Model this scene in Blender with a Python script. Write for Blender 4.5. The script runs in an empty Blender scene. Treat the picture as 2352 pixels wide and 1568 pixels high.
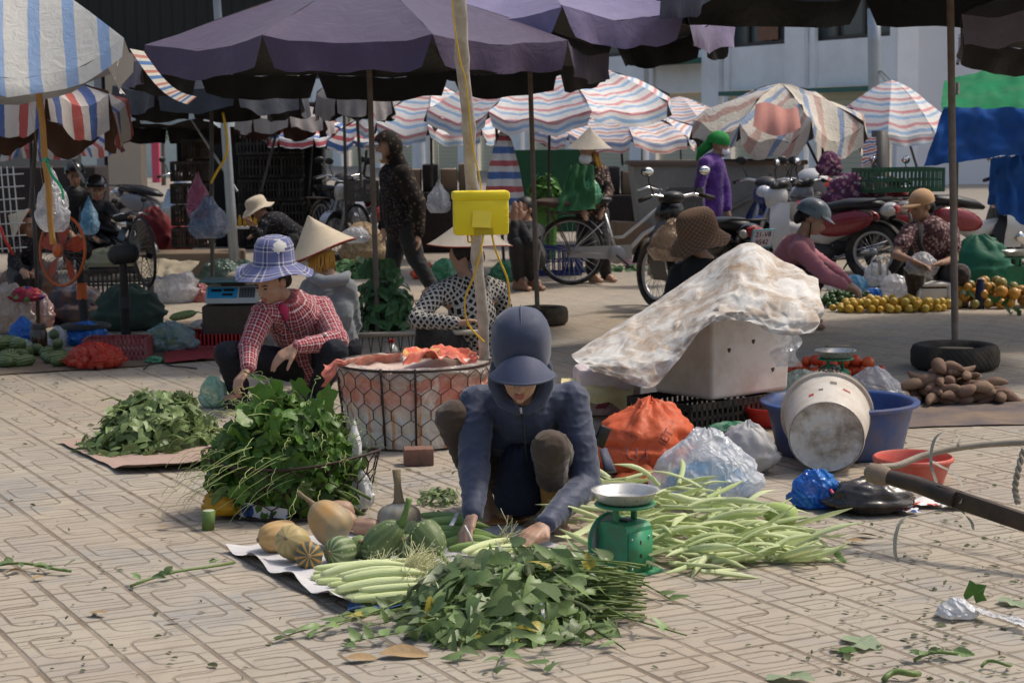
import bpy, math, random
import numpy as np
from math import sin, cos, pi, radians, sqrt, atan2, atan
from mathutils import Vector, Matrix, noise as mnoise
random.seed(7); RNG = np.random.default_rng(7)
SC = bpy.context.scene; COL = SC.collection
# ---------------------------------------------------------------- camera model (used to survey positions on the ground)
CX, CY, F, YH, ROLL, CAMH = 1176., 784., 4200., 290., -0.012, 1.55
PITCH = atan((CY-YH)/F); CP, SP = cos(PITCH), sin(PITCH); CR, SR = cos(ROLL), sin(ROLL)
V = lambda *a: np.array(a, float)
def ray(px, py):
    x = (px-CX)/F; y = -(py-CY)/F
    x, y = CR*x-SR*y, SR*x+CR*y
    return V(x, CP+y*SP, -SP+y*CP)
def G(px, py, z=0.):
    d = ray(px, py); return V(0, 0, CAMH)+d*((z-CAMH)/d[2])
def P(px, py, Y):
    d = ray(px, py); return V(0, 0, CAMH)+d*(Y/d[1])
def S(Y): return F/Y            # survey pixels per metre at depth Y
def nrm(v):
    v = np.asarray(v, float); l = np.linalg.norm(v); return v/l if l > 1e-9 else V(0, 0, 1)
def frame(d, up=(0, 0, 1)):
    d = nrm(d); u = np.asarray(up, float)
    if abs(d@nrm(u)) > .98: u = V(1, 0, 0) if abs(d[0]) < .9 else V(0, 1, 0)
    a = nrm(np.cross(u, d)); b = np.cross(d, a); return a, b, d
def rotm(rx=0, ry=0, rz=0):
    return np.array(Matrix.Rotation(rz, 3, 'Z') @ Matrix.Rotation(ry, 3, 'Y') @ Matrix.Rotation(rx, 3, 'X'))
def nz(p, s=1., off=0.):
    return mnoise.noise(Vector((p[0]*s+off, p[1]*s+off*.7, p[2]*s-off)))
def U(a, b): return random.uniform(a, b)
# ---------------------------------------------------------------- mesh builder
class MB:
    def __init__(s): s.v = []; s.f = []; s.uv = []
    def add(s, vs, fs, uvs=None):
        o = len(s.v); vs = [tuple(map(float, p)) for p in vs]
        s.v += vs; s.f += [tuple(i+o for i in f) for f in fs]
        s.uv += [tuple(u) for u in uvs] if uvs is not None else [(0., 0.)]*len(vs)
        return s
    def box(s, c, size, R=None, bev=0.):
        hx, hy, hz = [k/2 for k in size]; R = np.eye(3) if R is None else R; c = np.asarray(c, float)
        if bev <= 0:
            vs = [c+R@V(x*hx, y*hy, z*hz) for x in(-1, 1) for y in(-1, 1) for z in(-1, 1)]
            return s.add(vs, [(0, 1, 3, 2), (4, 6, 7, 5), (0, 4, 5, 1), (2, 3, 7, 6), (0, 2, 6, 4), (1, 5, 7, 3)])
        b = min(bev, hx*.9, hy*.9, hz*.9); n = 2; L = []
        for k, (z, i) in enumerate([(-hz, b), (-hz+b*.3, b*.3), (-hz+b, 0), (hz-b, 0), (hz-b*.3, b*.3), (hz, b)]):
            for q, (sx, sy) in enumerate([(1, 1), (-1, 1), (-1, -1), (1, -1)]):
                for a in range(n+1):
                    t = (q+a/n)*pi/2; rr = b-i if i < b else 0
                    rr = max(b-i, 0.0001)
                    L.append(c+R@V(sx*(hx-b)+rr*cos(t), sy*(hy-b)+rr*sin(t), z))
        m = 4*(n+1); fs = []
        for k in range(5):
            for j in range(m):
                fs.append((k*m+j, k*m+(j+1) % m, (k+1)*m+(j+1) % m, (k+1)*m+j))
        fs.append(tuple(range(m-1, -1, -1))); fs.append(tuple(range(5*m, 6*m)))
        return s.add(L, fs)
    def tube(s, pts, r, n=8, cap=True, closed=False, flat=1.):
        pts = [np.asarray(p, float) for p in pts]; k = len(pts)
        rs = [r]*k if np.isscalar(r) else list(r)
        vs = []; uv = []; up = V(0, 0, 1); L = 0; pa = None
        for i, p in enumerate(pts):
            if closed: t = pts[(i+1) % k]-pts[i-1]
            else: t = pts[min(i+1, k-1)]-pts[max(i-1, 0)]
            t = nrm(t)
            if pa is None: a, b, _ = frame(t)
            else:
                a = pa-t*(pa@t)
                a = nrm(a) if np.linalg.norm(a) > 1e-6 else frame(t)[0]
                b = np.cross(t, a)
            pa = a
            if i: L += np.linalg.norm(p-pts[i-1])
            for j in range(n):
                w = 2*pi*j/n; vs.append(p+rs[i]*(cos(w)*a+sin(w)*b*flat)); uv.append((j/n, L))
        fs = []
        for i in range(k if closed else k-1):
            i2 = (i+1) % k
            for j in range(n): fs.append((i*n+j, i*n+(j+1) % n, i2*n+(j+1) % n, i2*n+j))
        if cap and not closed: fs += [tuple(range(n-1, -1, -1)), tuple(range((k-1)*n, k*n))]
        return s.add(vs, fs, uv)
    def cap(s, p, q, r1, r2, n=12):       # tapered capsule
        p = np.asarray(p, float); q = np.asarray(q, float); d = q-p; L = np.linalg.norm(d); d = nrm(d)
        pts = []; rr = []
        for t in(90, 70, 45, 20): pts.append(p-d*r1*sin(radians(t))); rr.append(max(r1*cos(radians(t)), .0008))
        for t in(0, .33, .66, 1): pts.append(p+d*L*t); rr.append(r1+(r2-r1)*t)
        for t in(20, 45, 70, 90): pts.append(q+d*r2*sin(radians(t))); rr.append(max(r2*cos(radians(t)), .0008))
        return s.tube(pts, rr, n)
    def chain(s, pts, rs, n=12):
        for i in range(len(pts)-1): s.cap(pts[i], pts[i+1], rs[i], rs[i+1], n)
        return s
    def lathe(s, prof, n=24, c=(0, 0, 0), R=None, fn=None, arc=1.):
        R = np.eye(3) if R is None else R; c = np.asarray(c, float); vs = []; uv = []; L = 0
        m = n+1
        for i, (r, z) in enumerate(prof):
            if i: L += sqrt((r-prof[i-1][0])**2+(z-prof[i-1][1])**2)
            for j in range(m):
                w = 2*pi*arc*j/n; p = V(r*cos(w), r*sin(w), z)
                if fn is not None: p = fn(p, w, i)
                vs.append(c+R@p); uv.append((j/n, L))
        fs = []
        for i in range(len(prof)-1):
            for j in range(n): fs.append((i*m+j, i*m+j+1, (i+1)*m+j+1, (i+1)*m+j))
        return s.add(vs, fs, uv)
    def ell(s, c, rad, R=None, nu=14, nv=9, keep=None, fn=None):
        R = np.eye(3) if R is None else R; c = np.asarray(c, float)
        rad = V(*([rad]*3)) if np.isscalar(rad) else np.asarray(rad, float)
        vs = []; uv = []; ds = []
        for i in range(nv+1):
            th = pi*i/nv
            for j in range(nu+1):
                w = 2*pi*j/nu; d = V(sin(th)*cos(w), sin(th)*sin(w), cos(th)); ds.append(d)
                p = d*rad
                if fn is not None: p = fn(p, d)
                vs.append(c+R@p); uv.append((j/nu, i/nv))
        m = nu+1; fs = []
        for i in range(nv):
            for j in range(nu):
                f = (i*m+j, (i+1)*m+j, (i+1)*m+j+1, i*m+j+1)
                if keep is None or keep(sum(ds[k] for k in f)/4): fs.append(f)
        return s.add(vs, fs, uv)
    def grid(s, fn, nu, nv, uvs=(1., 1.)):
        vs = []; uv = []
        for i in range(nv+1):
            for j in range(nu+1):
                vs.append(fn(j/nu, i/nv)); uv.append((j/nu*uvs[0], i/nv*uvs[1]))
        m = nu+1
        return s.add(vs, [(i*m+j, (i+1)*m+j, (i+1)*m+j+1, i*m+j+1) for i in range(nv) for j in range(nu)], uv)
    def prism(s, poly, d, h):             # polygon (3d points) swept along vector d*h
        poly = [np.asarray(p, float) for p in poly]; n = len(poly); d = np.asarray(d, float)*h
        return s.add(poly+[p+d for p in poly], [tuple(range(n-1, -1, -1)), tuple(range(n, 2*n))]+[(i, (i+1) % n, n+(i+1) % n, n+i) for i in range(n)])
    def leaf(s, p, d, nrmv, L, W, kind='oval', droop=.3, fold=.25):
        p = np.asarray(p, float); d = nrm(d); n = np.asarray(nrmv, float); n = nrm(n-d*(n@d)) if np.linalg.norm(n-d*(n@d)) > 1e-4 else frame(d)[1]
        a = np.cross(d, n)
        if kind == 'lobed':
            vs = [p+d*L*.35-n*L*.06]; K = 15; fs = []
            for k in range(K):
                th = 2*pi*k/K; r = (.62+.13*cos(5*th)+.08*(k % 2)+U(-.05, .05)); x = -cos(th)*r; y = sin(th)*r
                if k == 0: x = -.12
                q = p+d*L*(.42+x*.75)+a*W*y*1.05+n*(L*(.06*cos(3*th+p[0]*9)+U(-.03, .03))-droop*L*max(x, 0)**2-fold*W*abs(y)*.5); vs.append(q)
            for k in range(K): fs.append((0, 1+k, 1+(k+1) % K))
            return s.add(vs, fs, [(.5, .5)]+[(0, 0)]*K)
        st = {'oval': [(0, .06), (.14, .62), (.32, .95), (.5, 1), (.7, .78), (.87, .42), (1, .02)], 'arrow': [(-.10, .5), (0, .92), (.14, 1), (.33, .86), (.55, .6), (.78, .3), (1, .02)], 'blade': [(0, .6), (.3, 1), (.7, .7), (1, .03)]}[kind]
        vs = []; fs = []; tw = U(-.9, .9); wv = U(0, 6); a0_, n0_ = a, n
        for t, w in st:
            a = a0_*cos(tw*t)+n0_*sin(tw*t); n = n0_*cos(tw*t)-a0_*sin(tw*t)+a0_*.0
            c = p+d*L*t-n0_*droop*L*t*t+a0_*L*.05*sin(wv+t*4)
            k0 = abs(t) if kind != 'arrow' else max(t, 0)
            vs += [c-a*W*.5*w+n*fold*W*w*.5, (p+d*L*k0-n0_*droop*L*t*t+a0_*L*.05*sin(wv+t*4)), c+a*W*.5*w+n*fold*W*w*.5]
        for i in range(len(st)-1):
            b = 3*i; fs += [(b, b+1, b+4, b+3), (b+1, b+2, b+5, b+4)]
        return s.add(vs, fs)
    def mesh(s, name, smooth=True):
        me = bpy.data.meshes.new(name); me.from_pydata(s.v, [], s.f)
        uvl = me.uv_layers.new(name='UVMap'); li = np.empty(len(me.loops), np.int32); me.loops.foreach_get('vertex_index', li)
        uvl.data.foreach_set('uv', np.asarray(s.uv, np.float32)[li].ravel())
        if smooth: me.polygons.foreach_set('use_smooth', [True]*len(me.polygons))
        me.validate(); me.update(); return me
def thing(name, label, cat, loc=(0, 0, 0), rz=0., group=None):
    o = bpy.data.objects.new(name, None); COL.objects.link(o); o.location = [float(x) for x in loc]; o.rotation_euler = (0, 0, rz); o.empty_display_size = .1
    o['label'] = label; o['category'] = cat
    if group: o['group'] = group
    return o
def root(o):
    p = V(0, 0, 0)
    while o is not None: p = p+np.array(o.location); o = o.parent
    return p
def part(name, mb, mat, parent=None, smooth=True, local=False, label=None, auto=None):
    """mb in world coordinates unless local; becomes ONE mesh object under parent"""
    if parent is not None and not local:
        r = root(parent); mb.v = [(x-r[0], y-r[1], z-r[2]) for x, y, z in mb.v]
    me = mb if isinstance(mb, bpy.types.Mesh) else mb.mesh(name, smooth)
    if auto and smooth and hasattr(me, 'set_sharp_from_angle'): me.set_sharp_from_angle(angle=radians(auto))
    if mat is not None: me.materials.append(mat)
    o = bpy.data.objects.new(name, me); COL.objects.link(o); o.parent = parent
    if label: o['label'] = label
    return o
def single(name, mb, mat, label, cat, group=None, smooth=True, kind=None, auto=None):
    c = np.asarray(mb.v); base = V(c[:, 0].mean(), c[:, 1].mean(), c[:, 2].min())
    mb.v = [tuple(p-base) for p in c]
    o = part(name, mb, mat, None, smooth, auto=auto); o.location = base; o['label'] = label
    if kind: o['kind'] = kind
    if kind != 'structure' and cat: o['category'] = cat
    if group: o['group'] = group
    return o
def dup(o, loc=None, rz=None, scale=None, label=None, group=None, parent=None):
    c = o.copy(); COL.objects.link(c)
    if parent is not None: c.parent = parent
    if loc is not None: c.location = [float(x) for x in loc]
    if rz is not None: c.rotation_euler = (o.rotation_euler[0], o.rotation_euler[1], rz) if np.isscalar(rz) else rz
    if scale is not None: c.scale = (scale,)*3 if np.isscalar(scale) else scale
    if label: c['label'] = label
    if group: c['group'] = group
    for ch in list(o.children): dup(ch, parent=c)
    return c
def remesh(mb, vox, smooth=4, fac=.5, name='body'):
    me = mb.mesh('tmp'); o = bpy.data.objects.new('tmp', me); COL.objects.link(o)
    m = o.modifiers.new('r', 'REMESH'); m.mode = 'VOXEL'; m.voxel_size = vox; m.use_smooth_shade = True
    if smooth:
        k = o.modifiers.new('s', 'SMOOTH'); k.iterations = smooth; k.factor = fac
    dg = bpy.context.evaluated_depsgraph_get(); dg.update()
    out = bpy.data.meshes.new_from_object(o.evaluated_get(dg)); out.name = name
    bpy.data.objects.remove(o); bpy.data.meshes.remove(me)
    out.materials.clear(); return out
def mesh_to_mb(me):
    mb = MB(); v = np.empty(len(me.vertices)*3, np.float32); me.vertices.foreach_get('co', v)
    mb.v = [tuple(map(float, p)) for p in v.reshape(-1, 3)]; mb.f = [tuple(p.vertices) for p in me.polygons]; mb.uv = [(0, 0)]*len(mb.v); return mb
def vnormals(me):
    n = np.empty(len(me.vertices)*3, np.float32); me.vertices.foreach_get('normal', n); return n.reshape(-1, 3)
def displace(me, fn):
    v = np.empty(len(me.vertices)*3, np.float32); me.vertices.foreach_get('co', v); v = v.reshape(-1, 3); n = vnormals(me)
    d = np.array([fn(p) for p in v], np.float32); v = v+n*d[:, None]
    me.vertices.foreach_set('co', v.astype(np.float32).ravel()); me.update()
def text_mb(txt, size, R, c, ext=.0015):
    cu = bpy.data.curves.new('t', 'FONT'); cu.body = txt; cu.size = size; cu.align_x = 'CENTER'; cu.align_y = 'CENTER'; cu.extrude = ext; cu.resolution_u = 2
    o = bpy.data.objects.new('t', cu); COL.objects.link(o); dg = bpy.context.evaluated_depsgraph_get(); dg.update()
    me = bpy.data.meshes.new_from_object(o.evaluated_get(dg)); bpy.data.objects.remove(o)
    mb = mesh_to_mb(me); c = np.asarray(c, float); mb.v = [tuple(c+R@V(*p)) for p in mb.v]; bpy.data.meshes.remove(me); return mb
# ---------------------------------------------------------------- materials
class NT:
    def __init__(s, name):
        s.m = bpy.data.materials.new(name); s.m.use_nodes = True; s.t = s.m.node_tree; s.t.nodes.clear()
        s.out = s.n('ShaderNodeOutputMaterial')
    def n(s, typ, **kw):
        x = s.t.nodes.new(typ)
        for k, v in kw.items(): setattr(x, k, v)
        return x
    def l(s, a, b): s.t.links.new(a, b)
    def set(s, sock, val):
        if isinstance(val, bpy.types.NodeSocket): s.l(val, sock)
        elif isinstance(val, (tuple, list)) and len(val) == 3 and sock.type == 'RGBA': sock.default_value = (*val, 1)
        else: sock.default_value = val
    def math(s, op, a, b=0., c=None, clamp=False):
        x = s.n('ShaderNodeMath', operation=op, use_clamp=clamp); s.set(x.inputs[0], a); s.set(x.inputs[1], b)
        if c is not None: s.set(x.inputs[2], c)
        return x.outputs[0]
    def mix(s, f, a, b, mode='MIX'):
        x = s.n('ShaderNodeMix', data_type='RGBA', blend_type=mode); s.set(x.inputs[0], f); s.set(x.inputs[6], a); s.set(x.inputs[7], b); return x.outputs[2]
    def noise(s, co, scale, detail=3., rough=.6, out=0, dist=0.):
        x = s.n('ShaderNodeTexNoise'); s.l(co, x.inputs['Vector']) if co is not None else None
        x.inputs['Scale'].default_value = scale; x.inputs['Detail'].default_value = detail; x.inputs['Roughness'].default_value = rough; x.inputs['Distortion'].default_value = dist; return x.outputs[out]
    def ramp(s, f, stops, const=False):
        x = s.n('ShaderNodeValToRGB'); cr = x.color_ramp; cr.interpolation = 'CONSTANT' if const else 'LINEAR'
        while len(cr.elements) < len(stops): cr.elements.new(1.)
        for e, (p, c) in zip(cr.elements, stops):
            e.position = p; e.color = (*c, 1) if not np.isscalar(c) else (c, c, c, 1)
        s.set(x.inputs[0], f); return x.outputs[0]
    def sep(s, v):
        x = s.n('ShaderNodeSeparateXYZ'); s.l(v, x.inputs[0]); return x.outputs
    def co(s, kind='Object'):
        return s.n('ShaderNodeTexCoord').outputs[kind]
    def pos(s): return s.n('ShaderNodeNewGeometry').outputs['Position']
    def geo(s, k): return s.n('ShaderNodeNewGeometry').outputs[k]
    def maprange(s, v, a, b, c=0., d=1.):
        x = s.n('ShaderNodeMapRange'); s.set(x.inputs[0], v); x.inputs[1].default_value = a; x.inputs[2].default_value = b; x.inputs[3].default_value = c; x.inputs[4].default_value = d; return x.outputs[0]
    def bump(s, h, strength=.3, dist=.01):
        x = s.n('ShaderNodeBump'); x.inputs['Strength'].default_value = strength; x.inputs['Distance'].default_value = dist; s.l(h, x.inputs['Height']); return x.outputs[0]
    def bsdf(s, color, rough=.6, metal=0., normal=None, spec=.4, alpha=None, trans=0., sheen=0., subs=0., emit=None):
        x = s.n('ShaderNodeBsdfPrincipled'); s.set(x.inputs['Base Color'], color); s.set(x.inputs['Roughness'], rough); s.set(x.inputs['Metallic'], metal)
        x.inputs['Specular IOR Level'].default_value = spec
        if trans: x.inputs['Transmission Weight'].default_value = trans
        if sheen: x.inputs['Sheen Weight'].default_value = sheen
        if normal is not None: s.l(normal, x.inputs['Normal'])
        if alpha is not None: s.set(x.inputs['Alpha'], alpha)
        return x.outputs[0]
    def done(s, sh): s.l(sh, s.out.inputs[0]); return s.m
_mc = {}
def M(name, c, rough=.6, var=.12, scale=8., bump=.15, bs=60., metal=0., spec=.35, dirt=None, dirts=6., dirtk=.5, back=None, transl=0., sheen=0.):
    """general weathered surface: colour broken up by two noises, optional dirt, optional other colour on the back face"""
    if name in _mc: return _mc[name]
    t = NT(name); co = t.co(); a = t.noise(co, scale, 4); b = t.noise(co, scale*7, 2)
    c = tuple(c); lo = tuple(k*(1-var*1.6) for k in c); hi = tuple(min(1, k*(1+var*1.3)) for k in c)
    col = t.mix(a, lo, hi); col = t.mix(t.maprange(b, .3, .7, 0, .35*min(1, var*4)), col, tuple(k*.75 for k in c))
    if dirt is not None:
        d = t.noise(co, dirts, 6, .65); col = t.mix(t.math('MULTIPLY', t.maprange(d, .42, .62), dirtk), col, dirt)
    if back is not None: col = t.mix(t.geo('Backfacing'), col, back)
    nb = t.bump(t.noise(co, bs, 3), bump, .006) if bump else None
    rr = t.maprange(b, .2, .8, max(rough-.08, .03), min(rough+.1, 1))
    sh = t.bsdf(col, rr, metal, nb, spec, sheen=sheen)
    if transl:
        tr = t.n('ShaderNodeBsdfTranslucent'); t.set(tr.inputs[0], col); mx = t.n('ShaderNodeMixShader'); mx.inputs[0].default_value = transl
        t.l(sh, mx.inputs[1]); t.l(tr.outputs[0], mx.inputs[2]); sh = mx.outputs[0]
    _mc[name] = t.done(sh); return _mc[name]
def leafmat(name, top, under, yellow=None, rough=.42, k=.5):
    if name in _mc: return _mc[name]
    t = NT(name); ri = t.geo('Random Per Island'); co = t.co()
    a = t.mix(ri, tuple(k_*.55 for k_ in top), tuple(min(1, k_*1.5) for k_ in top))
    if yellow: a = t.mix(t.maprange(ri, .975, .98), a, yellow)
    u = t.mix(ri, tuple(k_*.7 for k_ in under), tuple(min(1, k_*1.2) for k_ in under))
    col = t.mix(t.geo('Backfacing'), a, u); n = t.noise(co, 60, 3); col = t.mix(t.maprange(n, .35, .7, 0, .35), col, tuple(k_*.6 for k_ in top))
    sh = t.bsdf(col, rough, 0, t.bump(t.noise(co, 90, 2), .25, .004), .35); tr = t.n('ShaderNodeBsdfTranslucent'); t.set(tr.inputs[0], col)
    mx = t.n('ShaderNodeMixShader'); mx.inputs[0].default_value = .22; t.l(sh, mx.inputs[1]); t.l(tr.outputs[0], mx.inputs[2])
    _mc[name] = t.done(mx.outputs[0]); return _mc[name]
def bagmat(name, c, alpha=.5, c2=None, rough=.22):
    """thin crinkled polythene"""
    if name in _mc: return _mc[name]
    t = NT(name); co = t.co(); n = t.noise(co, 5, 3, .5, dist=.6); m = t.math
    rg = lambda sc: m('POWER', m('SUBTRACT', 1., m('ABSOLUTE', m('MULTIPLY', m('SUBTRACT', t.noise(co, sc, 2, .5, dist=.7), .5), 4.)), clamp=True), 3.)
    r1, r2 = rg(5.5), rg(13.); col = t.mix(t.maprange(n, .42, .6), c, c2 or tuple(min(1, k*1.35) for k in c))
    al = m('ADD', t.maprange(n, .35, .7, alpha-.2, alpha+.2), m('MULTIPLY', m('ADD', r1, r2), .22), clamp=True)
    nb = t.bump(m('ADD', m('MULTIPLY', r1, 1.2), m('MULTIPLY', r2, .5)), .6, .03); sh = t.bsdf(col, rough, 0, nb, .65)
    tl = t.n('ShaderNodeBsdfTranslucent'); t.set(tl.inputs[0], col); m1 = t.n('ShaderNodeMixShader'); m1.inputs[0].default_value = .35; t.l(sh, m1.inputs[1]); t.l(tl.outputs[0], m1.inputs[2])
    tp = t.n('ShaderNodeBsdfTransparent'); mx = t.n('ShaderNodeMixShader'); t.l(al, mx.inputs[0]); t.l(tp.outputs[0], mx.inputs[1]); t.l(m1.outputs[0], mx.inputs[2])
    _mc[name] = t.done(mx.outputs[0]); return _mc[name]
def stripemat(name, stops, period, axis=1, coord='UV', rough=.55, back=None, var=.2, transl=.15, dirt=(.25, .2, .15), dk=.25, angle=0., crease=.4):
    """woven tarpaulin with coloured stripes; stops = [(pos, colour)]"""
    if name in _mc: return _mc[name]
    t = NT(name); co = t.co(coord); ob = t.co('Object'); s = t.sep(co); w = t.noise(ob, 5, 2)
    x = s[axis]
    if angle: x = t.math('ADD', t.math('MULTIPLY', s[0], cos(angle)), t.math('MULTIPLY', s[1 if coord == 'UV' else 2], sin(angle)))
    x = t.math('ADD', t.math('DIVIDE', x, period), t.math('MULTIPLY', w, .12)); f = t.math('FRACT', x)
    col = t.ramp(f, stops, True); n = t.noise(ob, 3, 5, .65)
    col = t.mix(t.math('MULTIPLY', t.maprange(n, .45, .7), dk), col, dirt)
    if back is not None: col = t.mix(t.geo('Backfacing'), col, back)
    nb = t.bump(t.math('ADD', t.noise(ob, 14, 4, .6, dist=1.), t.math('MULTIPLY', t.noise(ob, 220, 1), .15)), crease, .02)
    sh = t.bsdf(col, rough, 0, nb, .3); tr = t.n('ShaderNodeBsdfTranslucent'); t.set(tr.inputs[0], col); mx = t.n('ShaderNodeMixShader'); mx.inputs[0].default_value = transl
    t.l(sh, mx.inputs[1]); t.l(tr.outputs[0], mx.inputs[2]); _mc[name] = t.done(mx.outputs[0]); return _mc[name]
def plaidmat(name, base, stops_u, stops_v, pu, pv, rough=.8):
    """checked cloth: two stripe ramps (colour, cover) over UV metres"""
    if name in _mc: return _mc[name]
    t = NT(name); s = t.sep(t.co('UV')); ob = t.co()
    a = t.ramp(t.math('FRACT', t.math('DIVIDE', s[0], pu)), stops_u, True); b = t.ramp(t.math('FRACT', t.math('DIVIDE', s[1], pv)), stops_v, True)
    chk = t.math('FRACT', t.math('MULTIPLY', t.math('ADD', s[0], s[1]), 260)); chk = t.math('GREATER_THAN', chk, .5)
    col = t.mix(t.math('ADD', .3, t.math('MULTIPLY', chk, .4)), a, b)
    nb = t.bump(t.noise(ob, 40, 3), .3, .01); _mc[name] = t.done(t.bsdf(col, rough, 0, nb, .2, sheen=.2)); return _mc[name]
def speckmat(name, base, spots, scale=40., cover=.5, coord='Object', rough=.8, feature='F1', size=.35):
    """printed cloth: voronoi blobs of several colours over a ground colour"""
    if name in _mc: return _mc[name]
    t = NT(name); co = t.co(coord); v = t.n('ShaderNodeTexVoronoi'); t.l(co, v.inputs['Vector']); v.inputs['Scale'].default_value = scale
    k = t.sep(v.outputs['Color']); col = t.ramp(k[0], [(i/len(spots), c) for i, c in enumerate(spots)], True)
    m = t.math('MULTIPLY', t.math('LESS_THAN', v.outputs['Distance'], size), t.math('LESS_THAN', k[1], cover))
    n = t.noise(co, scale*2, 2); m = t.math('MULTIPLY', m, t.math('GREATER_THAN', n, .38)); col = t.mix(m, base, col)
    _mc[name] = t.done(t.bsdf(col, rough, 0, t.bump(t.noise(t.co(), 30, 3), .25, .01), .2)); return _mc[name]
def copy_tree(o, **k): return dup(o, **k)
def bag_mb(c, r, seed, knot=.0, crump=.16, nu=44, nv=28, sag=.35, lean=(0, 0)):
    mb = MB(); r = V(*r)
    def fn(p, d):
        k = 1-abs(nz(d*1.6, 1., seed))*1.6; k2 = max(0, 1-abs(nz(d*3.1, 1., seed+4))*3)**2; az = atan2(d[1], d[0]); fo = sin(az*9+4*nz(d*1.5, 1., seed))*max(0, d[2]+.1); s_ = 1+crump*(.8*k+.35*k2-.45)+.05*fo+.02*nz(d*9, 1., seed)
        q = p*s_; zz = d[2]
        if zz < 0: q = V(q[0]*(1+sag*.45), q[1]*(1+sag*.45), q[2])
        if knot and zz > .5:
            f = (zz-.5)/.5; q = V(q[0]*(1-.75*f*knot), q[1]*(1-.75*f*knot), q[2]+r[2]*.55*knot*f*f*(1+.3*nz(d*6, 1., seed)))
        h = (q[2]+r[2])/(2*r[2]); q = q+V(lean[0]*h, lean[1]*h, 0)
        return q
    c = V(*c); mb.ell(c+V(0, 0, r[2]*.86), r, None, nu, nv, fn=fn); mb.v = [(x, y, max(z, c[2]+.004+.002*(x*7 % 1))) for x, y, z in mb.v]; return mb
# ---------------------------------------------------------------- camera, light, sky
cam = bpy.data.cameras.new('camera'); cam.sensor_width = 36; cam.lens = 36*F/2352; cam.clip_end = 500; cam.clip_start = .1
co_ = bpy.data.objects.new('camera', cam); COL.objects.link(co_); SC.camera = co_
r0, f0, u0 = V(1, 0, 0), V(0, CP, -SP), V(0, SP, CP)
rr_, uu_ = CR*r0+SR*u0, -SR*r0+CR*u0
mw = Matrix.Identity(4)
for i in range(3): mw[i][0], mw[i][1], mw[i][2], mw[i][3] = rr_[i], uu_[i], -f0[i], (0, 0, CAMH)[i]
co_.matrix_world = mw
cam.dof.use_dof = True; cam.dof.focus_distance = 7.1; cam.dof.aperture_fstop = 7.5; cam.dof.aperture_blades = 7
SUN = nrm(V(.60, .24, 1.0))
sun = bpy.data.lights.new('sun', 'SUN'); sun.energy = 2.45; sun.angle = radians(6); sun.color = (1, .93, .82)
so = bpy.data.objects.new('sun', sun); COL.objects.link(so); so.rotation_euler = Vector(SUN).to_track_quat('Z', 'Y').to_euler()
w = bpy.data.worlds.new('World'); SC.world = w; w.use_nodes = True; nt = w.node_tree; bg = nt.nodes['Background']
sk = nt.nodes.new('ShaderNodeTexSky'); sk.sky_type = 'NISHITA'; sk.sun_disc = False; sk.sun_elevation = math.asin(SUN[2]); sk.sun_rotation = atan2(SUN[0], SUN[1]); sk.dust_density = 4.5; sk.air_density = 1.2; sk.ozone_density = .7
nt.links.new(sk.outputs[0], bg.inputs[0]); bg.inputs[1].default_value = .15
SC.view_settings.view_transform = 'Standard'; SC.view_settings.look = 'None'; SC.view_settings.exposure = 0
SC.cycles.max_bounces = 7; SC.cycles.transparent_max_bounces = 24; SC.cycles.diffuse_bounces = 5; SC.cycles.glossy_bounces = 3; SC.cycles.use_denoising = True
SC.cycles.sample_clamp_indirect = 6
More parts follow.
